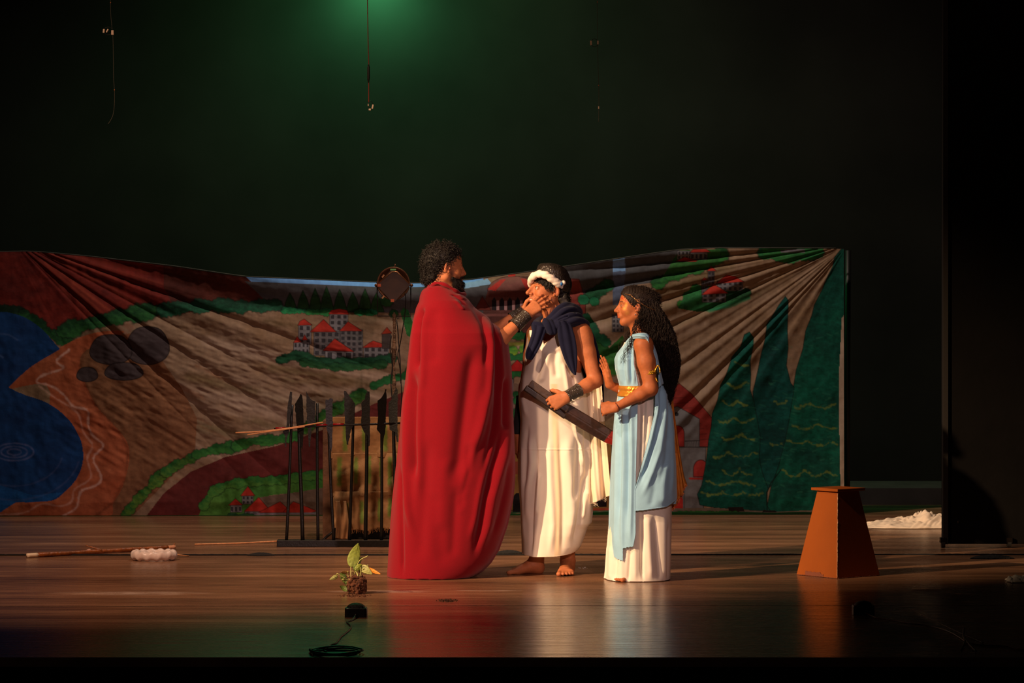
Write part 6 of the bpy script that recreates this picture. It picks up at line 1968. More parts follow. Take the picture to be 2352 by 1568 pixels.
    for k in range(46):
        u = r.random(); q = P(1361 + 44 * u, 1156 - 20 * u, Yp)
        w_ = r.uniform(0.004, 0.012) * (2.6 if 0.1 < u < 0.2 or 0.6 < u < 0.68 else 0.5)
        th_.append([q + np.array([r.normal(0, 0.002) * j, 0, -w_ * j / 4 + 0.003]) for j in range(5)])
    Vs, Qs = strands(np.array(th_), 0.0007); mk('fraying', Vs, Qs, cream, pn)
    # navy cape behind, hanging from the scarf
    navy = mat('navy_fleece', srgb(26, 28, 50), 0.95, weave=(420, 0.4, 0.002), sheen=0.05, spec=0.1, noise=(14, 0.12))
    A_ = [P(1228, 748, 0.37), P(1206, 770, 0.37), P(1199, 850, 0.37), P(1192, 930, 0.36), P(1187, 985, 0.35), P(1186, 1000, 0.35)]
    B_ = [P(1340, 737, 0.20), P(1366, 775, 0.20), P(1383, 850, 0.22), P(1387, 905, 0.24), P(1386, 960, 0.28), P(1384, 990, 0.30)]
    tag(sheet('back_cape', A_, B_, 90, 70, navy, root, lambda u, v: np.stack([0 * u, 0.05 * np.sin(v * math.pi) + 0.014 * np.sin(v * 18) * u, 0 * u], -1), 0.003), 'dark navy cape down the back')
    # scarf: wrapped collar, knot, two tails
    S = Vol(P(1200, 0, 0)[[0]].tolist() + [-0.06, 1.02], P(1360, 0, 0)[[0]].tolist() + [0.42, 1.52], 0.0026)
    ring = lambda pts, r0: S.chain(list(smooth_path(pts, 26)), [r0] * 26, 0.005)
    def band(pts, r0, k):
        S.chain(list(smooth_path(pts, 30)), [r0] * 30 if np.isscalar(r0) else list(np.interp(np.linspace(0, 1, 30), np.linspace(0, 1, len(r0)), r0)), k)
    band([P(1252, 748, 0.05), P(1270, 735, 0.05), P(1290, 720, 0.075), P(1308, 712, 0.12), P(1322, 718, 0.20), P(1312, 726, 0.28), P(1275, 730, 0.335), P(1242, 740, 0.30), P(1232, 750, 0.2), P(1246, 752, 0.09)], [0.024, 0.026, 0.032, 0.034, 0.034, 0.03, 0.028, 0.026, 0.024, 0.022], 0.02)
    band([P(1264, 754, 0.03), P(1290, 744, 0.035), P(1315, 737, 0.05), P(1336, 740, 0.10), P(1346, 746, 0.18), P(1332, 748, 0.28)], [0.018, 0.022, 0.022, 0.018, 0.014, 0.014], 0.02)
    for pts in ([P(1248, 744, 0.03), P(1266, 726, 0.035), P(1282, 709, 0.055), P(1300, 699, 0.09), P(1316, 703, 0.16)],
                [P(1254, 746, 0.018), P(1276, 729, 0.02), P(1296, 713, 0.04), P(1316, 710, 0.085), P(1328, 717, 0.15)],
                [P(1262, 748, 0.010), P(1286, 735, 0.012), P(1308, 724, 0.03), P(1328, 724, 0.075), P(1338, 732, 0.14)],
                [P(1272, 752, 0.004), P(1298, 743, 0.006), P(1322, 735, 0.03), P(1342, 738, 0.08)]):
        band(pts, [0.006, 0.0085, 0.010, 0.010, 0.008], 0.012)
    for cut in ([P(1262, 736, 0.02), P(1286, 718, 0.03), P(1308, 706, 0.07)], [P(1272, 740, 0.002), P(1298, 728, 0.005), P(1322, 719, 0.05)]):
        for i in range(2): S.cone(cut[i], cut[i + 1], 0.0035, 0.0035, 0.006, sub=True)
    # knot: one wrap over two gathered ends
    S.ell(P(1262, 752, 0.006), (0.030, 0.026, 0.036), np.stack([unit([1, 0, -0.7]), [0, 1, 0], unit([0.7, 0, 1])], 1), 0.012)
    S.ell(P(1236, 748, 0.012), (0.040, 0.022, 0.024), np.stack([unit([1, 0, -0.3]), [0, 1, 0], unit([0.3, 0, 1])], 1), 0.014)
    S.ell(P(1284, 748, 0.008), (0.030, 0.022, 0.024), np.stack([unit([1, 0, -0.5]), [0, 1, 0], unit([0.5, 0, 1])], 1), 0.014)
    band([P(1252, 735, 0.0), P(1259, 748, -0.012), P(1266, 764, -0.004)], 0.011, 0.01)
    band([P(1262, 736, 0.002), P(1270, 750, -0.006), P(1274, 764, 0.0)], 0.009, 0.008)
    S.cone(P(1246, 740, -0.006), P(1254, 762, -0.008), 0.0035, 0.0035, 0.005, sub=True)
    S.cone(P(1228, 741, -0.006), P(1246, 748, -0.010), 0.003, 0.003, 0.005, sub=True)
    Vx, Q = S.mesh(1)
    scf = mk('scarf', Vx, Q, navy, root); tag(scf, 'knotted navy scarf')
    A_ = [P(1222, 744, 0.005), P(1223, 762, 0.0), P(1217, 785, 0.004), P(1209, 808, 0.012), P(1208.5, 819, 0.016), P(1211, 824, 0.018)]
    B_ = [P(1256, 752, 0.0), P(1249, 770, -0.004), P(1242, 790, 0.0), P(1230, 812, 0.006), P(1223, 823, 0.012), P(1219, 826, 0.016)]
    bulge = lambda u, v: np.stack([0 * u, -0.016 * np.sin(np.clip(v, 0, 1) * math.pi) ** 0.6 * (1 - 0.6 * u) - 0.004 * np.sin(v * 13 + u * 2) * (1 - u * 0.5), 0 * u], -1)
    sheet('scarf_tail', A_, B_, 60, 30, navy, scf, bulge, 0.008)
    A_ = [P(1280, 738, 0.0), P(1281, 752, -0.002), P(1283, 775, -0.002), P(1289, 800, 0.002), P(1299, 828, 0.008), P(1311, 850, 0.014), P(1320, 860, 0.018)]
    B_ = [P(1300, 736, 0.002), P(1310, 745, 0.006), P(1319, 772, 0.006), P(1324, 800, 0.01), P(1325, 822, 0.014), P(1323.5, 845, 0.016), P(1321.5, 861, 0.018)]
    sheet('scarf_tail', A_, B_, 70, 34, navy, scf, bulge, 0.008)
    v, f = box(P(1308.5, 745, 0.02), (0.006, 0.004, 0.016)); mk('pin', v, f, mat('steel_pin', srgb(210, 200, 190), 0.25, 0.9), root, smooth=False)
    return root


# ------------------------------------------------------------------ the woman in blue and white
def woman_in_blue():
    s = 0.895
    O = P(1459.5, 701.5, -0.12)
    R = frame((-1, -0.05, 0.02))
    base = P(1465, 1330, -0.12)
    root = empty('person', (base[0], -0.12, 0), 'person with long curly hair and gold circlet, in white dress with blue drape', 'person')
    V = Vol(P(1376, 0, 0)[[0]].tolist() + [-0.38, 0.0], P(1530, 0, 0)[[0]].tolist() + [0.14, 1.56], 0.0026)
    T = head(V, O, R, s, jaw=0.92, nose=1.0)
    nk = P(1474, 763, -0.12)
    V.cone(T(-0.03, 0, -0.05), nk, 0.045, 0.047, 0.02)
    V.cone(T(0.02, 0, -0.085), nk + [-0.02, 0, 0], 0.022, 0.032, 0.03)
    Sl, Sr = P(1478, 792, -0.275), P(1466, 792, 0.03)
    trunk(V, Sl * 0.85 + Sr * 0.15, Sr * 0.85 + Sl * 0.15, nk, P(1474, 955, -0.12), (-1, 0, 0), 0.70)
    V.cone(Sl * 0.6 + Sr * 0.4, Sl, 0.04, 0.046, 0.02); V.cone(Sl * 0.4 + Sr * 0.6, Sr, 0.04, 0.046, 0.02)
    V.ell(P(1444, 830, -0.16), (0.04, 0.04, 0.045), None, 0.03); V.ell(P(1444, 830, -0.08), (0.04, 0.04, 0.045), None, 0.03)
    El = P(1495, 893, -0.30); Wr = P(1416, 935, -0.335)
    V.chain([Sl, Sl * 0.6 + El * 0.4, El], [0.050, 0.046, 0.0345], 0.02)
    V.chain([El, El * 0.72 + Wr * 0.28, Wr], [0.036, 0.034, 0.0215], 0.02)
    hand(V, Wr, (-1, 0.02, -0.12), (0.05, -0.95, 0.35), (0, 0.3, 1), curls=[(60, 88, 60), (66, 90, 60), (72, 92, 60), (76, 92, 60)], spread=0.02, s=0.86,
         thumb=((0.6, 0.5, -0.5), (0.9, 0.1, -0.6), (0.8, -0.1, -0.7)))
    E2 = P(1452, 903, 0.02); W2 = P(1400, 884, -0.03)
    V.chain([Sr, Sr * 0.6 + E2 * 0.4, E2], [0.046, 0.042, 0.033], 0.02)
    V.chain([E2, W2], [0.033, 0.0205], 0.02)
    hand(V, W2, (-0.24, 0.02, 0.97), (0.85, 0.45, 0.1), (0.3, -0.9, 0), curls=[(4, 6, 4), (5, 8, 5), (7, 8, 6), (9, 10, 8)], spread=0.05, s=0.86, thumb=((0.75, 0.5, -0.15), (0.95, 0.25, -0.1), (1, 0.1, -0.1)))
    for yy, xx in ((-0.19, 1458), (-0.05, 1470)):
        V.chain([P(xx + 8, 965, yy * 0.6 - 0.05), P(xx + 6, 1150, yy * 0.7 - 0.035), P(xx + 6, 1300, yy)], [0.062, 0.045, 0.033], 0.02)
    foot(V, (P(1458, 0, -0.12)[0], -0.135), (-0.5, -0.86), 1, s=0.86)
    foot(V, (P(1478, 0, -0.03)[0], -0.03), (-0.95, -0.2), -1, s=0.86)
    Vx, Q = V.mesh(1)
    c = skin_cols(Vx, (172, 98, 56))
    face_cols(c, Vx, O, R, s, lips=(190, 24, 40))
    # gold face paint over cheek and temple, red line on the brow
    for y in (-1, 1):
        for cen, rad, op in (((0.058, y * 0.046, 0.006), (0.016, 0.03, 0.024), 0.95), ((0.066, y * 0.046, -0.02), (0.022, 0.03, 0.018), 0.75), ((0.052, y * 0.05, -0.04), (0.02, 0.03, 0.022), 0.5), ((0.072, y * 0.04, 0.03), (0.012, 0.03, 0.014), 0.8)):
            paintl(c, Vx, O, R, s, cen, rad, (214, 150, 74), op, metal=0.75 * op)
        for t in np.linspace(0, 1, 10):
            paintl(c, Vx, O, R, s, (0.092 - 0.030 * t, y * (0.02 + 0.035 * t), 0.050 - 0.026 * t), (0.006, 0.02, 0.0025), (196, 30, 24), 0.9, metal=0)
    paintl(c, Vx, P(1393, 884, -0.05), np.eye(3), 1.0, (0.02, -0.02, -0.004), (0.004, 0.02, 0.012), (40, 24, 22), 0.7)
    mk('body', Vx, Q, SKIN, root, colors=c)
    eyes(root, O, R, s, (1, 0, 0))
    # hair: smooth crown, long ringlets down the back
    H_ = Vol(P(1425, 0, -0.1)[[0]].tolist() + [-0.26, 0.93], P(1575, 0, -0.1)[[0]].tolist() + [0.06, 1.57], 0.003)
    Th = lambda x, y, z: O + R @ (np.array([x, y, z]) * s)
    H_.ell(Th(-0.028, 0, 0.03), np.array([0.102, 0.086, 0.088]) * s, R, 0.01)
    H_.ell(P(1496, 690, -0.12), (0.040, 0.055, 0.045), None, 0.02)
    H_.ell(P(1500, 683, -0.12), (0.030, 0.045, 0.028), None, 0.01)
    H_.ell(Th(0.022, 0, 0.036), np.array([0.074, 0.074, 0.084]) * s, R, 0.01)
    H_.ell(Th(0.112, 0, -0.032), np.array([0.088, 0.14, 0.103]) * s, R, 0.005, sub=True)
    H_.ell(P(1453, 748, -0.19), (0.040, 0.09, 0.070), None, 0.01, sub=True)
    H_.chain([P(1486, 705, -0.12), P(1497, 745, -0.12), P(1506, 790, -0.10), P(1518, 840, -0.09), P(1526, 880, -0.09)], [0.05, 0.062, 0.072, 0.060, 0.028], 0.02)
    H_.chain([P(1476, 705, -0.15), P(1480, 740, -0.16)], [0.028, 0.030], 0.015)
    H_.chain([P(1500, 745, -0.02), P(1515, 800, -0.03), P(1530, 850, -0.04)], [0.04, 0.05, 0.04], 0.02)
    Vh, Qh = H_.mesh(1)
    r = np.random.default_rng(25)
    N, M = 1500, 100
    t = np.linspace(0, 1, M)
    fy = [700, 740, 770, 800, 830, 870, 925]
    fxl = [1467, 1464, 1477, 1495, 1508, 1516, 1522]; bxl = [1512, 1536, 1549, 1555, 1560, 1556, 1545]
    pth = np.zeros((N, M, 3))
    for i in range(N):
        u = r.random() ** 0.8; yend = np.interp(u, [0, 0.4, 0.8, 1], [880, 915, 905, 855]) * 1.0 + r.normal(0, 16)
        y0 = r.uniform(690, 712)
        py = y0 + (yend - y0) * t
        px = np.interp(py, fy, fxl) * (1 - u) + np.interp(py, fy, bxl) * u + 2.5 * np.sin(t * 7 + r.uniform(0, 6))
        yo = r.uniform(-1, 1)
        yd = -0.12 + yo * np.interp(py, [690, 740, 800, 900], [0.07, 0.10, 0.11, 0.09]) + 0.03 * t
        # keep the near strands behind the shoulder cloth
        Dd = D0 + yd
        pth[i] = np.stack([(px - 1176) * Dd / FPX, yd, CAMH - (py - HY) * Dd / FPX], 1)
    pth = coil_along(pth, 0.0058, 15, 3) + r.normal(0, 0.0004, pth.shape)
    Vs, Qs = strands(pth, np.linspace(0.0011, 0.0007, M))
    # locks brought forward over the chest
    N2 = 70
    p2 = np.zeros((N2, 90, 3)); t2 = np.linspace(0, 1, 90)
    for i in range(N2):
        near = i < 34
        k0 = [(1464, 735), (1458, 755), (1452, 780), (1443, 800), (1434, 822), (1430, 842)] if near else [(1456, 745), (1442, 772), (1432, 792), (1424, 812), (1418, 830), (1414, 850)]
        k0 = np.array(k0, float) + r.normal(0, 2.5, (1, 2)); e = r.uniform(0.55, 1.0)
        px = np.interp(t2 * e, np.linspace(0, 1, 6), k0[:, 0] + r.normal(0, 2.2, 6)); py = np.interp(t2 * e, np.linspace(0, 1, 6), k0[:, 1])
        yd = (-0.195 - 0.055 * t2 + r.normal(0, 0.01)) if near else (0.0 - 0.0 * t2 + r.normal(0, 0.02))
        Dd = D0 + yd
        p2[i] = np.stack([(px - 1176) * Dd / FPX, yd + 0 * px, CAMH - (py - HY) * Dd / FPX], 1)
    p2 = coil_along(p2, 0.0050, 4.5, 4)
    Vs2, Qs2 = strands(p2, np.linspace(0.0012, 0.0006, 90))
    # fine hair over the crown
    Vh = Vh + 0.0010 * np.sin((Vh[:, [0]] * 1.0 - Vh[:, [2]] * 0.8 + 0.01 * np.sin(Vh[:, [2]] * 90)) * 420) * np.array([[0.3, -1.0, 0.5]])
    k = r.integers(0, len(Vh), 3600); st = Vh[k]; st = st[st[:, 2] > P(0, 712, -0.12)[2]]
    N3 = len(st)
    p3 = curls(N3, st, np.tile([0.8, 0, -0.35], (N3, 1)) + r.normal(0, 0.35, (N3, 3)), r.uniform(0.012, 0.026, N3), 0.0034, 1.2, 12, 9)
    Vs3, Qs3 = strands(p3, 0.0009)
    n1_, n2_, n3_ = len(Vh), len(Vs), len(Vs2)
    mk('hair', np.vstack([Vh, Vs, Vs2, Vs3]), np.vstack([Qh, Qs + n1_, Qs2 + n1_ + n2_, Qs3 + n1_ + n2_ + n3_]), HAIRB, root)
    # circlet
    gold = mat('gold_wire', srgb(226, 160, 100), 0.28, 0.9)
    near = [(1432, 672, -0.12), (1437, 674.5, -0.16), (1448, 678, -0.19), (1456, 684, -0.202), (1464, 690, -0.206), (1474, 698, -0.204), (1484, 703, -0.198), (1496, 708, -0.188), (1506, 713, -0.172), (1514, 709, -0.15)]
    zz = [P(x, y + 0.8 * math.sin(i * 2.1), d - 0.014) for i, (x, y, d) in enumerate(near)]
    v1 = tube(smooth_path(zz, 80) + 0.0007 * np.sin(np.linspace(0, 60, 80))[:, None], 0.0016, 6)
    zz2 = [P(x, y, -0.24 - d + 0.0) for x, y, d in near]
    v2 = tube(smooth_path(zz2, 60), 0.0016, 6)
    circ = mk('circlet', *join([v1, v2]), gold, root); tag(circ, 'gold wire circlet')
    for (x, y, rr_) in ((1465.5, 689.5, 3.6), (1434, 671, 2.6)):
        tq = np.linspace(0, 2 * math.pi, 20)
        q = hit(V, x, y); yd = -0.219 if x > 1440 else -0.14
        v, f = tube([P(x + rr_ * math.cos(a), y + rr_ * 0.75 * math.sin(a), yd) for a in tq], 0.0013, 6); mk('wire_knot', v, f, gold, circ)
    e = hit(V, 1459, 722)
    e = e if e is not None else P(1459, 722, -0.19)
    Vv = Vol(e - 0.012, e + 0.012, 0.001); Vv.ell(e + [0, -0.002, 0], (0.0032, 0.003, 0.004), None, 0.001); Vx, Q = Vv.mesh(0)
    mk('earring', Vx, Q, mat('silver', srgb(230, 225, 215), 0.15, 0.9), root)
    v, f = tube([P(1462, 760, -0.172), P(1464, 765, -0.176)], 0.002, 6); mk('pendant', v, f, MATS['silver'], root)
    # white dress
    rows = [(786, 1436, 1490, -0.20, -0.02), (800, 1430, 1497, -0.225, 0.0), (812, 1421, 1500, -0.235, 0.0), (825, 1415.5, 1502, -0.24, 0.0), (848, 1417, 1502, -0.24, 0.0), (868, 1422, 1500, -0.235, -0.005), (884, 1426, 1499, -0.235, -0.01), (908, 1422, 1503, -0.245, 0.0), (950, 1416, 1518, -0.265, 0.02),
            (1000, 1412.5, 1530, -0.275, 0.03), (1072, 1409, 1537, -0.28, 0.04), (1158, 1405.5, 1541, -0.285, 0.05), (1200, 1403, 1541, -0.29, 0.05), (1250, 1398, 1540, -0.295, 0.055), (1290, 1395, 1539, -0.30, 0.06), (1314, 1393.5, 1538, -0.305, 0.065), (1330, 1391, 1538, -0.31, 0.07)]
    g = loft(rows, 520, 400, 0.85, zmin=0.004)
    fl_ = [([(1472, 1160), (1472, 1230), (1471, 1300), (1474, 1330)], -0.016, 4), ([(1446, 1250), (1443, 1290), (1440, 1330)], -0.010, 4), ([(1484, 1170), (1487, 1250), (1492, 1330)], 0.012, 8), ([(1500, 1170), (1506, 1250), (1512, 1330)], -0.010, 6), ([(1522, 1170), (1523, 1250), (1524, 1330)], 0.009, 7), ([(1532, 1200), (1530, 1330)], -0.008, 4),
           ([(1458, 1200), (1456, 1260), (1456, 1330)], 0.008, 6), ([(1410, 1230), (1412, 1290), (1408, 1330)], -0.012, 5), ([(1402, 1250), (1400, 1330)], 0.008, 5), ([(1426, 1270), (1426, 1330)], 0.008, 6),
           ([(1468, 910), (1466, 1000), (1462, 1080)], -0.010, 4), ([(1476, 910), (1475, 1000), (1470, 1080)], 0.008, 4), ([(1486, 910), (1484, 960), (1478, 1020)], -0.008, 4), ([(1460, 830), (1464, 860), (1465, 884)], -0.005, 3)]
    g = folds(g, fl_, back=0.014, nback=14, seed=11)
    g['p'][..., :2] += g['n'][..., :2] * (0.0025 * np.sin(g['py'] * 0.9 + np.sin(g['px'] * 0.3)) * np.exp(-((g['py'] - 856) / 22) ** 2) * g['front'])[..., None]
    g = wrinkle(g, 0.002, 0.07, 0.012, 12)
    wht = mat('white_cotton', srgb(236, 226, 212), 0.85, weave=(420, 0.15, 0.0015), spec=0.2, noise=(10, 0.03))
    o = loft_mesh('dress', g, wht, root, solid=0.0025); tag(o, 'white floor-length dress')
    Hm = Vol(P(1370, 1345, -0.2) - 0.03, P(1440, 1300, -0.2) + 0.12, 0.0024)
    Hm.chain([P(1377, 1324, -0.26), P(1388, 1323, -0.27), P(1402, 1318, -0.27)], [0.006, 0.0085, 0.012], 0.006)
    Hm.chain([G(1404, 1333) + [0, 0, .008], P(1414, 1329, -0.33), P(1430, 1320, -0.32)], [0.006, 0.009, 0.012], 0.006)
    Hm.chain([P(1386, 1326, -0.28), P(1400, 1322, -0.29)], [0.004, 0.008], 0.004)
    Vx, Q = Hm.mesh(1); Vx[:, 2] = np.maximum(Vx[:, 2], 0.002)
    mk('hem_fold', Vx, Q, wht, o)
    # light blue drape over it
    off = 3.2
    rows2 = [(766, 1455, 1476, -0.20, -0.10), (772, 1450, 1484, -0.215, -0.07), (786, 1438, 1492, -0.23, -0.03), (800, 1428, 1499, -0.245, 0.0), (812, 1418, 1503, -0.255, 0.01), (825, 1412.8, 1506, -0.262, 0.01), (848, 1414.5, 1512, -0.262, 0.01), (868, 1419.5, 1519, -0.256, 0.01), (884, 1423.5, 1525, -0.25, 0.01), (908, 1420, 1533, -0.262, 0.02), (950, 1414, 1542, -0.285, 0.04),
             (1000, 1410, 1547, -0.295, 0.06), (1072, 1406.5, 1551, -0.30, 0.07), (1145, 1404, 1552, -0.305, 0.075), (1165, 1403.5, 1548, -0.305, 0.075), (1200, 1403, 1545, -0.31, 0.07), (1250, 1403, 1545, -0.315, 0.07), (1285, 1404, 1545, -0.32, 0.07)]
    g = loft(rows2, 620, 460, 0.85)
    fl_ = [([(1421, 810), (1420, 840), (1428, 884)], 0.006, 3), ([(1430, 805), (1430, 850), (1436, 884)], -0.008, 3.5), ([(1438, 795), (1440, 850), (1443, 884)], 0.009, 3.5), ([(1446, 788), (1447, 850), (1449, 884)], -0.008, 3), ([(1452, 780), (1454, 830), (1455, 884)], 0.008, 3.5),
           ([(1416, 920), (1416, 1050), (1414, 1200), (1412, 1280)], 0.007, 4), ([(1424, 915), (1426, 1050), (1422, 1200)], -0.010, 4), ([(1433, 912), (1434, 1050), (1430, 1180), (1430, 1280)], 0.010, 4), ([(1441, 912), (1443, 1050), (1440, 1200)], -0.010, 4), ([(1450, 912), (1451, 1040), (1449, 1150), (1446, 1250)], 0.010, 4),
           ([(1520, 870), (1514, 930), (1500, 1000), (1480, 1070), (1462, 1120)], -0.012, 5), ([(1510, 900), (1503, 950), (1488, 1020), (1468, 1090)], 0.012, 5), ([(1526, 880), (1524, 940), (1510, 1030), (1490, 1090), (1470, 1140)], 0.010, 6), ([(1530, 900), (1532, 970), (1524, 1050), (1510, 1110)], -0.008, 6),
           ([(1535, 910), (1541, 1000), (1540, 1080), (1536, 1140)], 0.008, 5), ([(1500, 1080), (1498, 1120), (1490, 1160)], -0.006, 8), ([(1521, 1060), (1518, 1110), (1516, 1155)], 0.008, 8), ([(1547, 990), (1547, 1060), (1546, 1130)], -0.006, 4)]
    g = folds(g, fl_, back=0.014, nback=16, seed=13)
    g['p'] = g['p'] + g['n'] * 0.012 * np.clip((g['py'] - 905) / 40, 0, 1)[..., None] * np.clip(1.2 - np.abs(np.cos(g['th'])) ** 2, 0, 1)[..., None]
    pnl = [(1380, 905), (1463, 905), (1462, 960), (1459, 1040), (1456.5, 1122), (1457, 1221), (1452, 1249), (1440, 1251), (1432, 1254), (1431, 1283), (1415, 1278), (1404, 1266), (1380, 1266)]
    drp = [(1505, 840), (1518, 840), (1570, 900), (1570, 1147), (1550, 1147), (1524, 1160), (1500, 1163), (1471, 1167), (1456, 1168), (1456, 1122), (1469, 1075), (1487, 1000), (1497, 950), (1502, 905)]
    bod = [(1380, 810), (1428, 799), (1438, 784), (1452, 768), (1457, 760), (1478, 762), (1472, 775), (1458, 790), (1453, 812), (1453, 835), (1459, 860), (1463, 890), (1463, 906), (1380, 906)]
    def keep(px, py, th):
        fr = np.sin(th) < 0.25
        f_ = inpoly(px, py + 0.8 * np.sin(px), pnl) | inpoly(px, py, drp) | inpoly(px, py, bod)
        bk = (py < 1160) & (px > 1440) & (py > 800)
        return np.where(fr, f_, bk)
    blue = mat('blue_chiffon', srgb(150, 196, 222), 0.8, weave=(500, 0.3, 0.0015, 0.2), spec=0.2, noise=(14, 0.06), sheen=0.2)
    o = loft_mesh('blue_drape', g, blue, root, keep=keep, solid=0.0016); tag(o, 'light blue chiffon drape')
    edge_trim('rolled_edge', g, [(1550, 1144), (1524, 1158), (1500, 1161), (1471, 1165), (1457, 1166)], 0.0024, blue, o)
    edge_trim('rolled_edge', g, [(1504, 925), (1497, 955), (1487, 1000), (1469, 1075), (1457, 1120)], 0.0026, blue, o)
    edge_trim('rolled_edge', g, [(1462, 915), (1461.5, 960), (1459, 1040), (1457, 1122), (1457, 1220), (1452, 1248)], 0.0022, blue, o)
    edge_trim('rolled_edge', g, [(1454, 786), (1453, 812), (1453.5, 835), (1459, 860), (1463, 884)], 0.003, blue, o)
    edge_trim('rolled_edge', g, [(1430, 799), (1439, 784), (1452, 770)], 0.003, blue, o, 40)
    inner = [P(1453, 778, -0.255), P(1462, 777, -0.30), P(1472, 777, -0.325), P(1485, 780, -0.325), P(1490, 795, -0.31), P(1499, 818, -0.30), P(1506, 836, -0.285), P(1511, 858, -0.27), P(1513, 890, -0.25)]
    outer = [P(1452, 770, -0.235), P(1460, 768, -0.27), P(1470, 765, -0.28), P(1484, 766, -0.27), P(1493, 775, -0.25), P(1502, 793, -0.23), P(1509, 813, -0.22), P(1514, 838, -0.22), P(1524, 880, -0.20)]
    sheet('shoulder_sash', inner, outer, 80, 30, blue, root, lambda u, v: np.stack([0.002 * np.sin(v * 16), -0.02 * np.sin(v * math.pi) + 0.005 * np.sin(v * 19 + u * 4), 0.012 * np.sin(v * math.pi) * (u < 0.45)], -1), 0.002)
    # belt
    rows3 = [(885, 1422.5, 1503, -0.252, 0.012), (896, 1421, 1504, -0.258, 0.018), (909, 1419, 1506, -0.266, 0.02)]
    g = loft(rows3, 300, 24, 0.85, sm=0)
    g['p'][..., :2] += g['n'][..., :2] * (0.0025 * np.sin((g['py'] - 885) / 24 * 9.0) + 0.0012 * np.sin(g['px'] * 0.9 + g['py'] * 0.6) * (g['px'] > 1442))[..., None]
    tag(loft_mesh('belt', g, mat('gold_fabric', srgb(222, 150, 52), 0.34, 0.55, bump=(60, 0.4, 0.006)), root, solid=0.002), 'shiny gold belt')
    # armband with its ties
    axv = unit(El - Sl); q = Sl * 0.36 + El * 0.64
    q = P(1490, 857, q[1])
    gb = cuff('armband', q - axv * 0.009 + [0.001, 0, 0.002], q + axv * 0.009, 0.0415, 0.041, mat('gold_foil', srgb(236, 176, 50), 0.25, 0.85, bump=(90, 0.8, 0.01)), root, flare=0.001, n=8)
    tag(gb, 'gold armband')
    for path in ([(1502, 857), (1506, 848), (1511, 839), (1515, 845), (1516, 856)], [(1502, 858), (1505, 866), (1511, 877)]):
        v, f = tube(smooth_path([P(x, y, -0.315) for x, y in path], 20), 0.0034, 7); mk('tie_strip', v, f, MATS['gold_foil'], gb)
    # bracelet
    axv = unit(Wr - El)
    tq = np.linspace(0, 2 * math.pi, 30); u1 = unit(np.cross(axv, [0, 0, 1])); u2 = np.cross(axv, u1)
    cpt = Wr - axv * 0.004
    v, f = tube([cpt + 0.0245 * (u1 * math.cos(a) + u2 * math.sin(a)) for a in tq], 0.0022, 6, cap=False); tag(mk('bracelet', v, f, mat('bead_brown', srgb(84, 34, 24), 0.35), root), 'dark beaded bracelet')
    # orange scarf hanging behind with a beaded edge
    org = mat('orange_gauze', srgb(206, 128, 40), 0.7, weave=(300, 0.4, 0.002), noise=(24, 0.15))
    A_ = [P(1538, 900, 0.03), P(1544, 960, 0.04), P(1548, 1040, 0.05), P(1550, 1100, 0.05), P(1551, 1150, 0.05)]
    B_ = [P(1544, 900, 0.06), P(1552, 970, 0.08), P(1562, 1040, 0.09), P(1571, 1090, 0.10), P(1578, 1112, 0.10)]
    sc_ = sheet('orange_scarf', A_, B_, 60, 40, org, root, lambda u, v: np.stack([0 * u, 0.012 * np.sin(v * 13) * (0.3 + u), 0 * u], -1), 0.002)
    tag(sc_, 'orange scarf hanging behind')
    A_ = [P(1544, 1040, 0.04), P(1543, 1100, 0.04), P(1543, 1170, 0.04)]; B_ = [P(1556, 1040, 0.06), P(1566, 1100, 0.06), P(1570, 1132, 0.06)]
    s2 = sheet('scarf_end', A_, B_, 40, 30, org, sc_, lambda u, v: np.stack([0 * u, 0.01 * np.sin(v * 11 + 1) * (0.3 + u), 0 * u], -1), 0.002)
    parts, parts2 = [], []
    for k in range(22):
        u = k / 21
        x, y = 1551 + 27 * u, 1150 - 38 * u
        parts.append(box(P(x + r.normal(0, 1), y + r.normal(0, 2), 0.075), (0.006, 0.004, 0.007), R=np.array([[.9, 0, .4], [0, 1, 0], [-.4, 0, .9]])))
        parts2.append(box(P(1544 + 25 * u + r.normal(0, 1), 1172 - 38 * u + r.normal(0, 2), 0.045), (0.006, 0.004, 0.007)))
    mk('beaded_trim', *join(parts), mat('copper_beads', srgb(200, 110, 60), 0.3, 0.7), sc_, smooth=False)
    mk('beaded_trim', *join(parts2), MATS['copper_beads'], sc_, smooth=False)
    return root


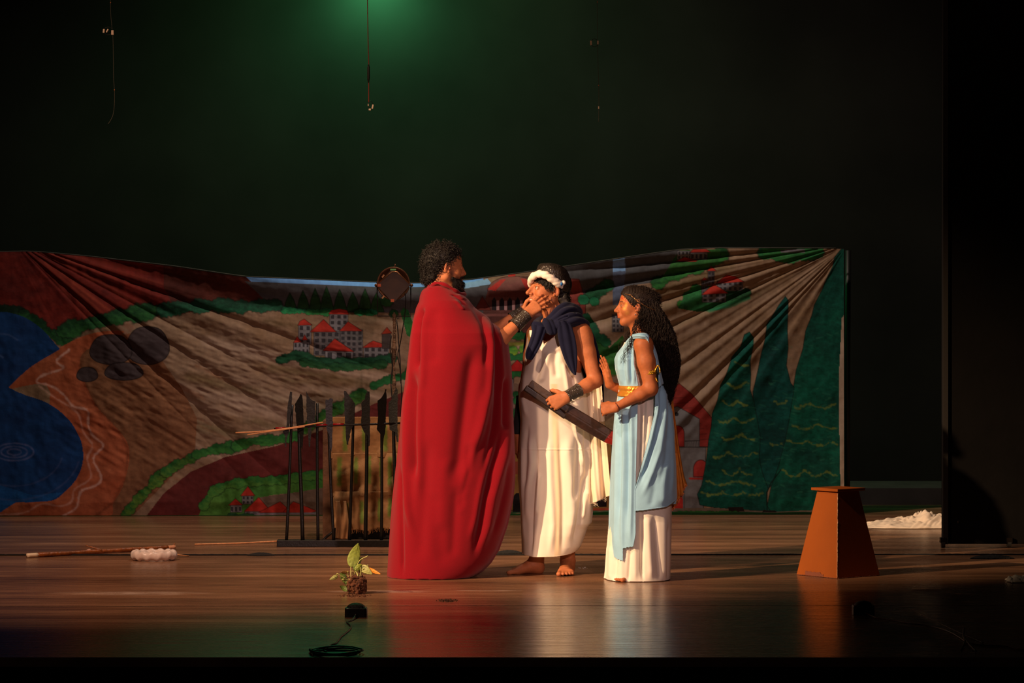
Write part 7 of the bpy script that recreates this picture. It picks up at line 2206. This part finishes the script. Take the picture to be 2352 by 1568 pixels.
# ------------------------------------------------------------------ wooden sword held by the man in cream
def sword():
    h0 = P(1214, 884, 0.005); h1 = P(1268, 922, 0.005); b1 = P(1414, 1012, -0.01)
    ax = unit(h1 - h0); y_ = unit(np.array([0, 1.0, 0]) - ax * ax[1]); n_ = np.cross(ax, y_)
    if n_[2] < 0: n_ = -n_
    root = empty('wooden_sword', tuple(h0), 'dark brown wooden prop sword with a red tip gripped across the cream tunic', 'sword')
    dark = mat('dark_varnish', srgb(62, 44, 33), 0.42, noise=(30, 0.35), bump=(60, 0.35, 0.004), spec=0.6)
    dark2 = mat('dark_blade', srgb(42, 22, 16), 0.5, noise=(30, 0.4), bump=(60, 0.35, 0.004), spec=0.35)

    def beam(a, b, secs, m_, name, par):
        V = []
        a = np.array(a); b = np.array(b)
        for t, hw, th in secs:
            c = a * (1 - t) + b * t
            ring = [(hw, 0.0), (hw * 0.92, -th * 0.55), (hw * 0.15, -th), (0.0, -th * 0.92), (-hw * 0.15, -th), (-hw * 0.92, -th * 0.55), (-hw, 0.0), (-hw * 0.9, th * 0.6), (0, th), (hw * 0.9, th * 0.6)]
            V += [c + n_ * p + y_ * q for p, q in ring]
        k = 10; n = len(secs)
        F_ = [(i * k + j, i * k + (j + 1) % k, (i + 1) * k + (j + 1) % k, (i + 1) * k + j) for i in range(n - 1) for j in range(k)]
        F_ += [tuple(range(k)), tuple(range(n * k - 1, (n - 1) * k - 1, -1))]
        return bevel(mk(name, np.array(V), F_, m_, par, smooth=False), 0.002, 2)
    # two-ply grip: broad upper board over a lower one
    hb = h0 + ax * 0.30
    v, f = [], []
    R_ = np.stack([ax, y_, n_], 1)
    v, f = box(h0 + ax * 0.125 + n_ * 0.014 - y_ * 0.006, (0.25, 0.050, 0.040), R=R_); bevel(mk('upper_grip', v, f, dark, root, smooth=False), 0.006, 3)
    v, f = box(h0 + ax * 0.135 - n_ * 0.022 - y_ * 0.001 - ax * 0.008, (0.27, 0.036, 0.036), R=R_); bevel(mk('lower_grip', v, f, mat('grip_dark', srgb(40, 28, 22), 0.35, spec=0.6), root, smooth=False), 0.008, 3)
    st = h0 + ax * 0.2
    beam(st, b1, [(0, 0.030, 0.020), (0.15, 0.040, 0.021), (0.5, 0.041, 0.020), (0.8, 0.039, 0.019), (0.86, 0.038, 0.018)], dark2, 'blade', root)
    tag(beam(st, b1, [(0.858, 0.0382, 0.0185), (0.93, 0.036, 0.017), (1.0, 0.030, 0.014), (1.02, 0.016, 0.01)], mat('red_tip', srgb(122, 20, 16), 0.4, noise=(60, 0.4), bump=(60, 0.5, 0.006)), 'tip', root), 'red painted tip')
    return root


man_in_cape()
man_in_cream()
woman_in_blue()
sword()
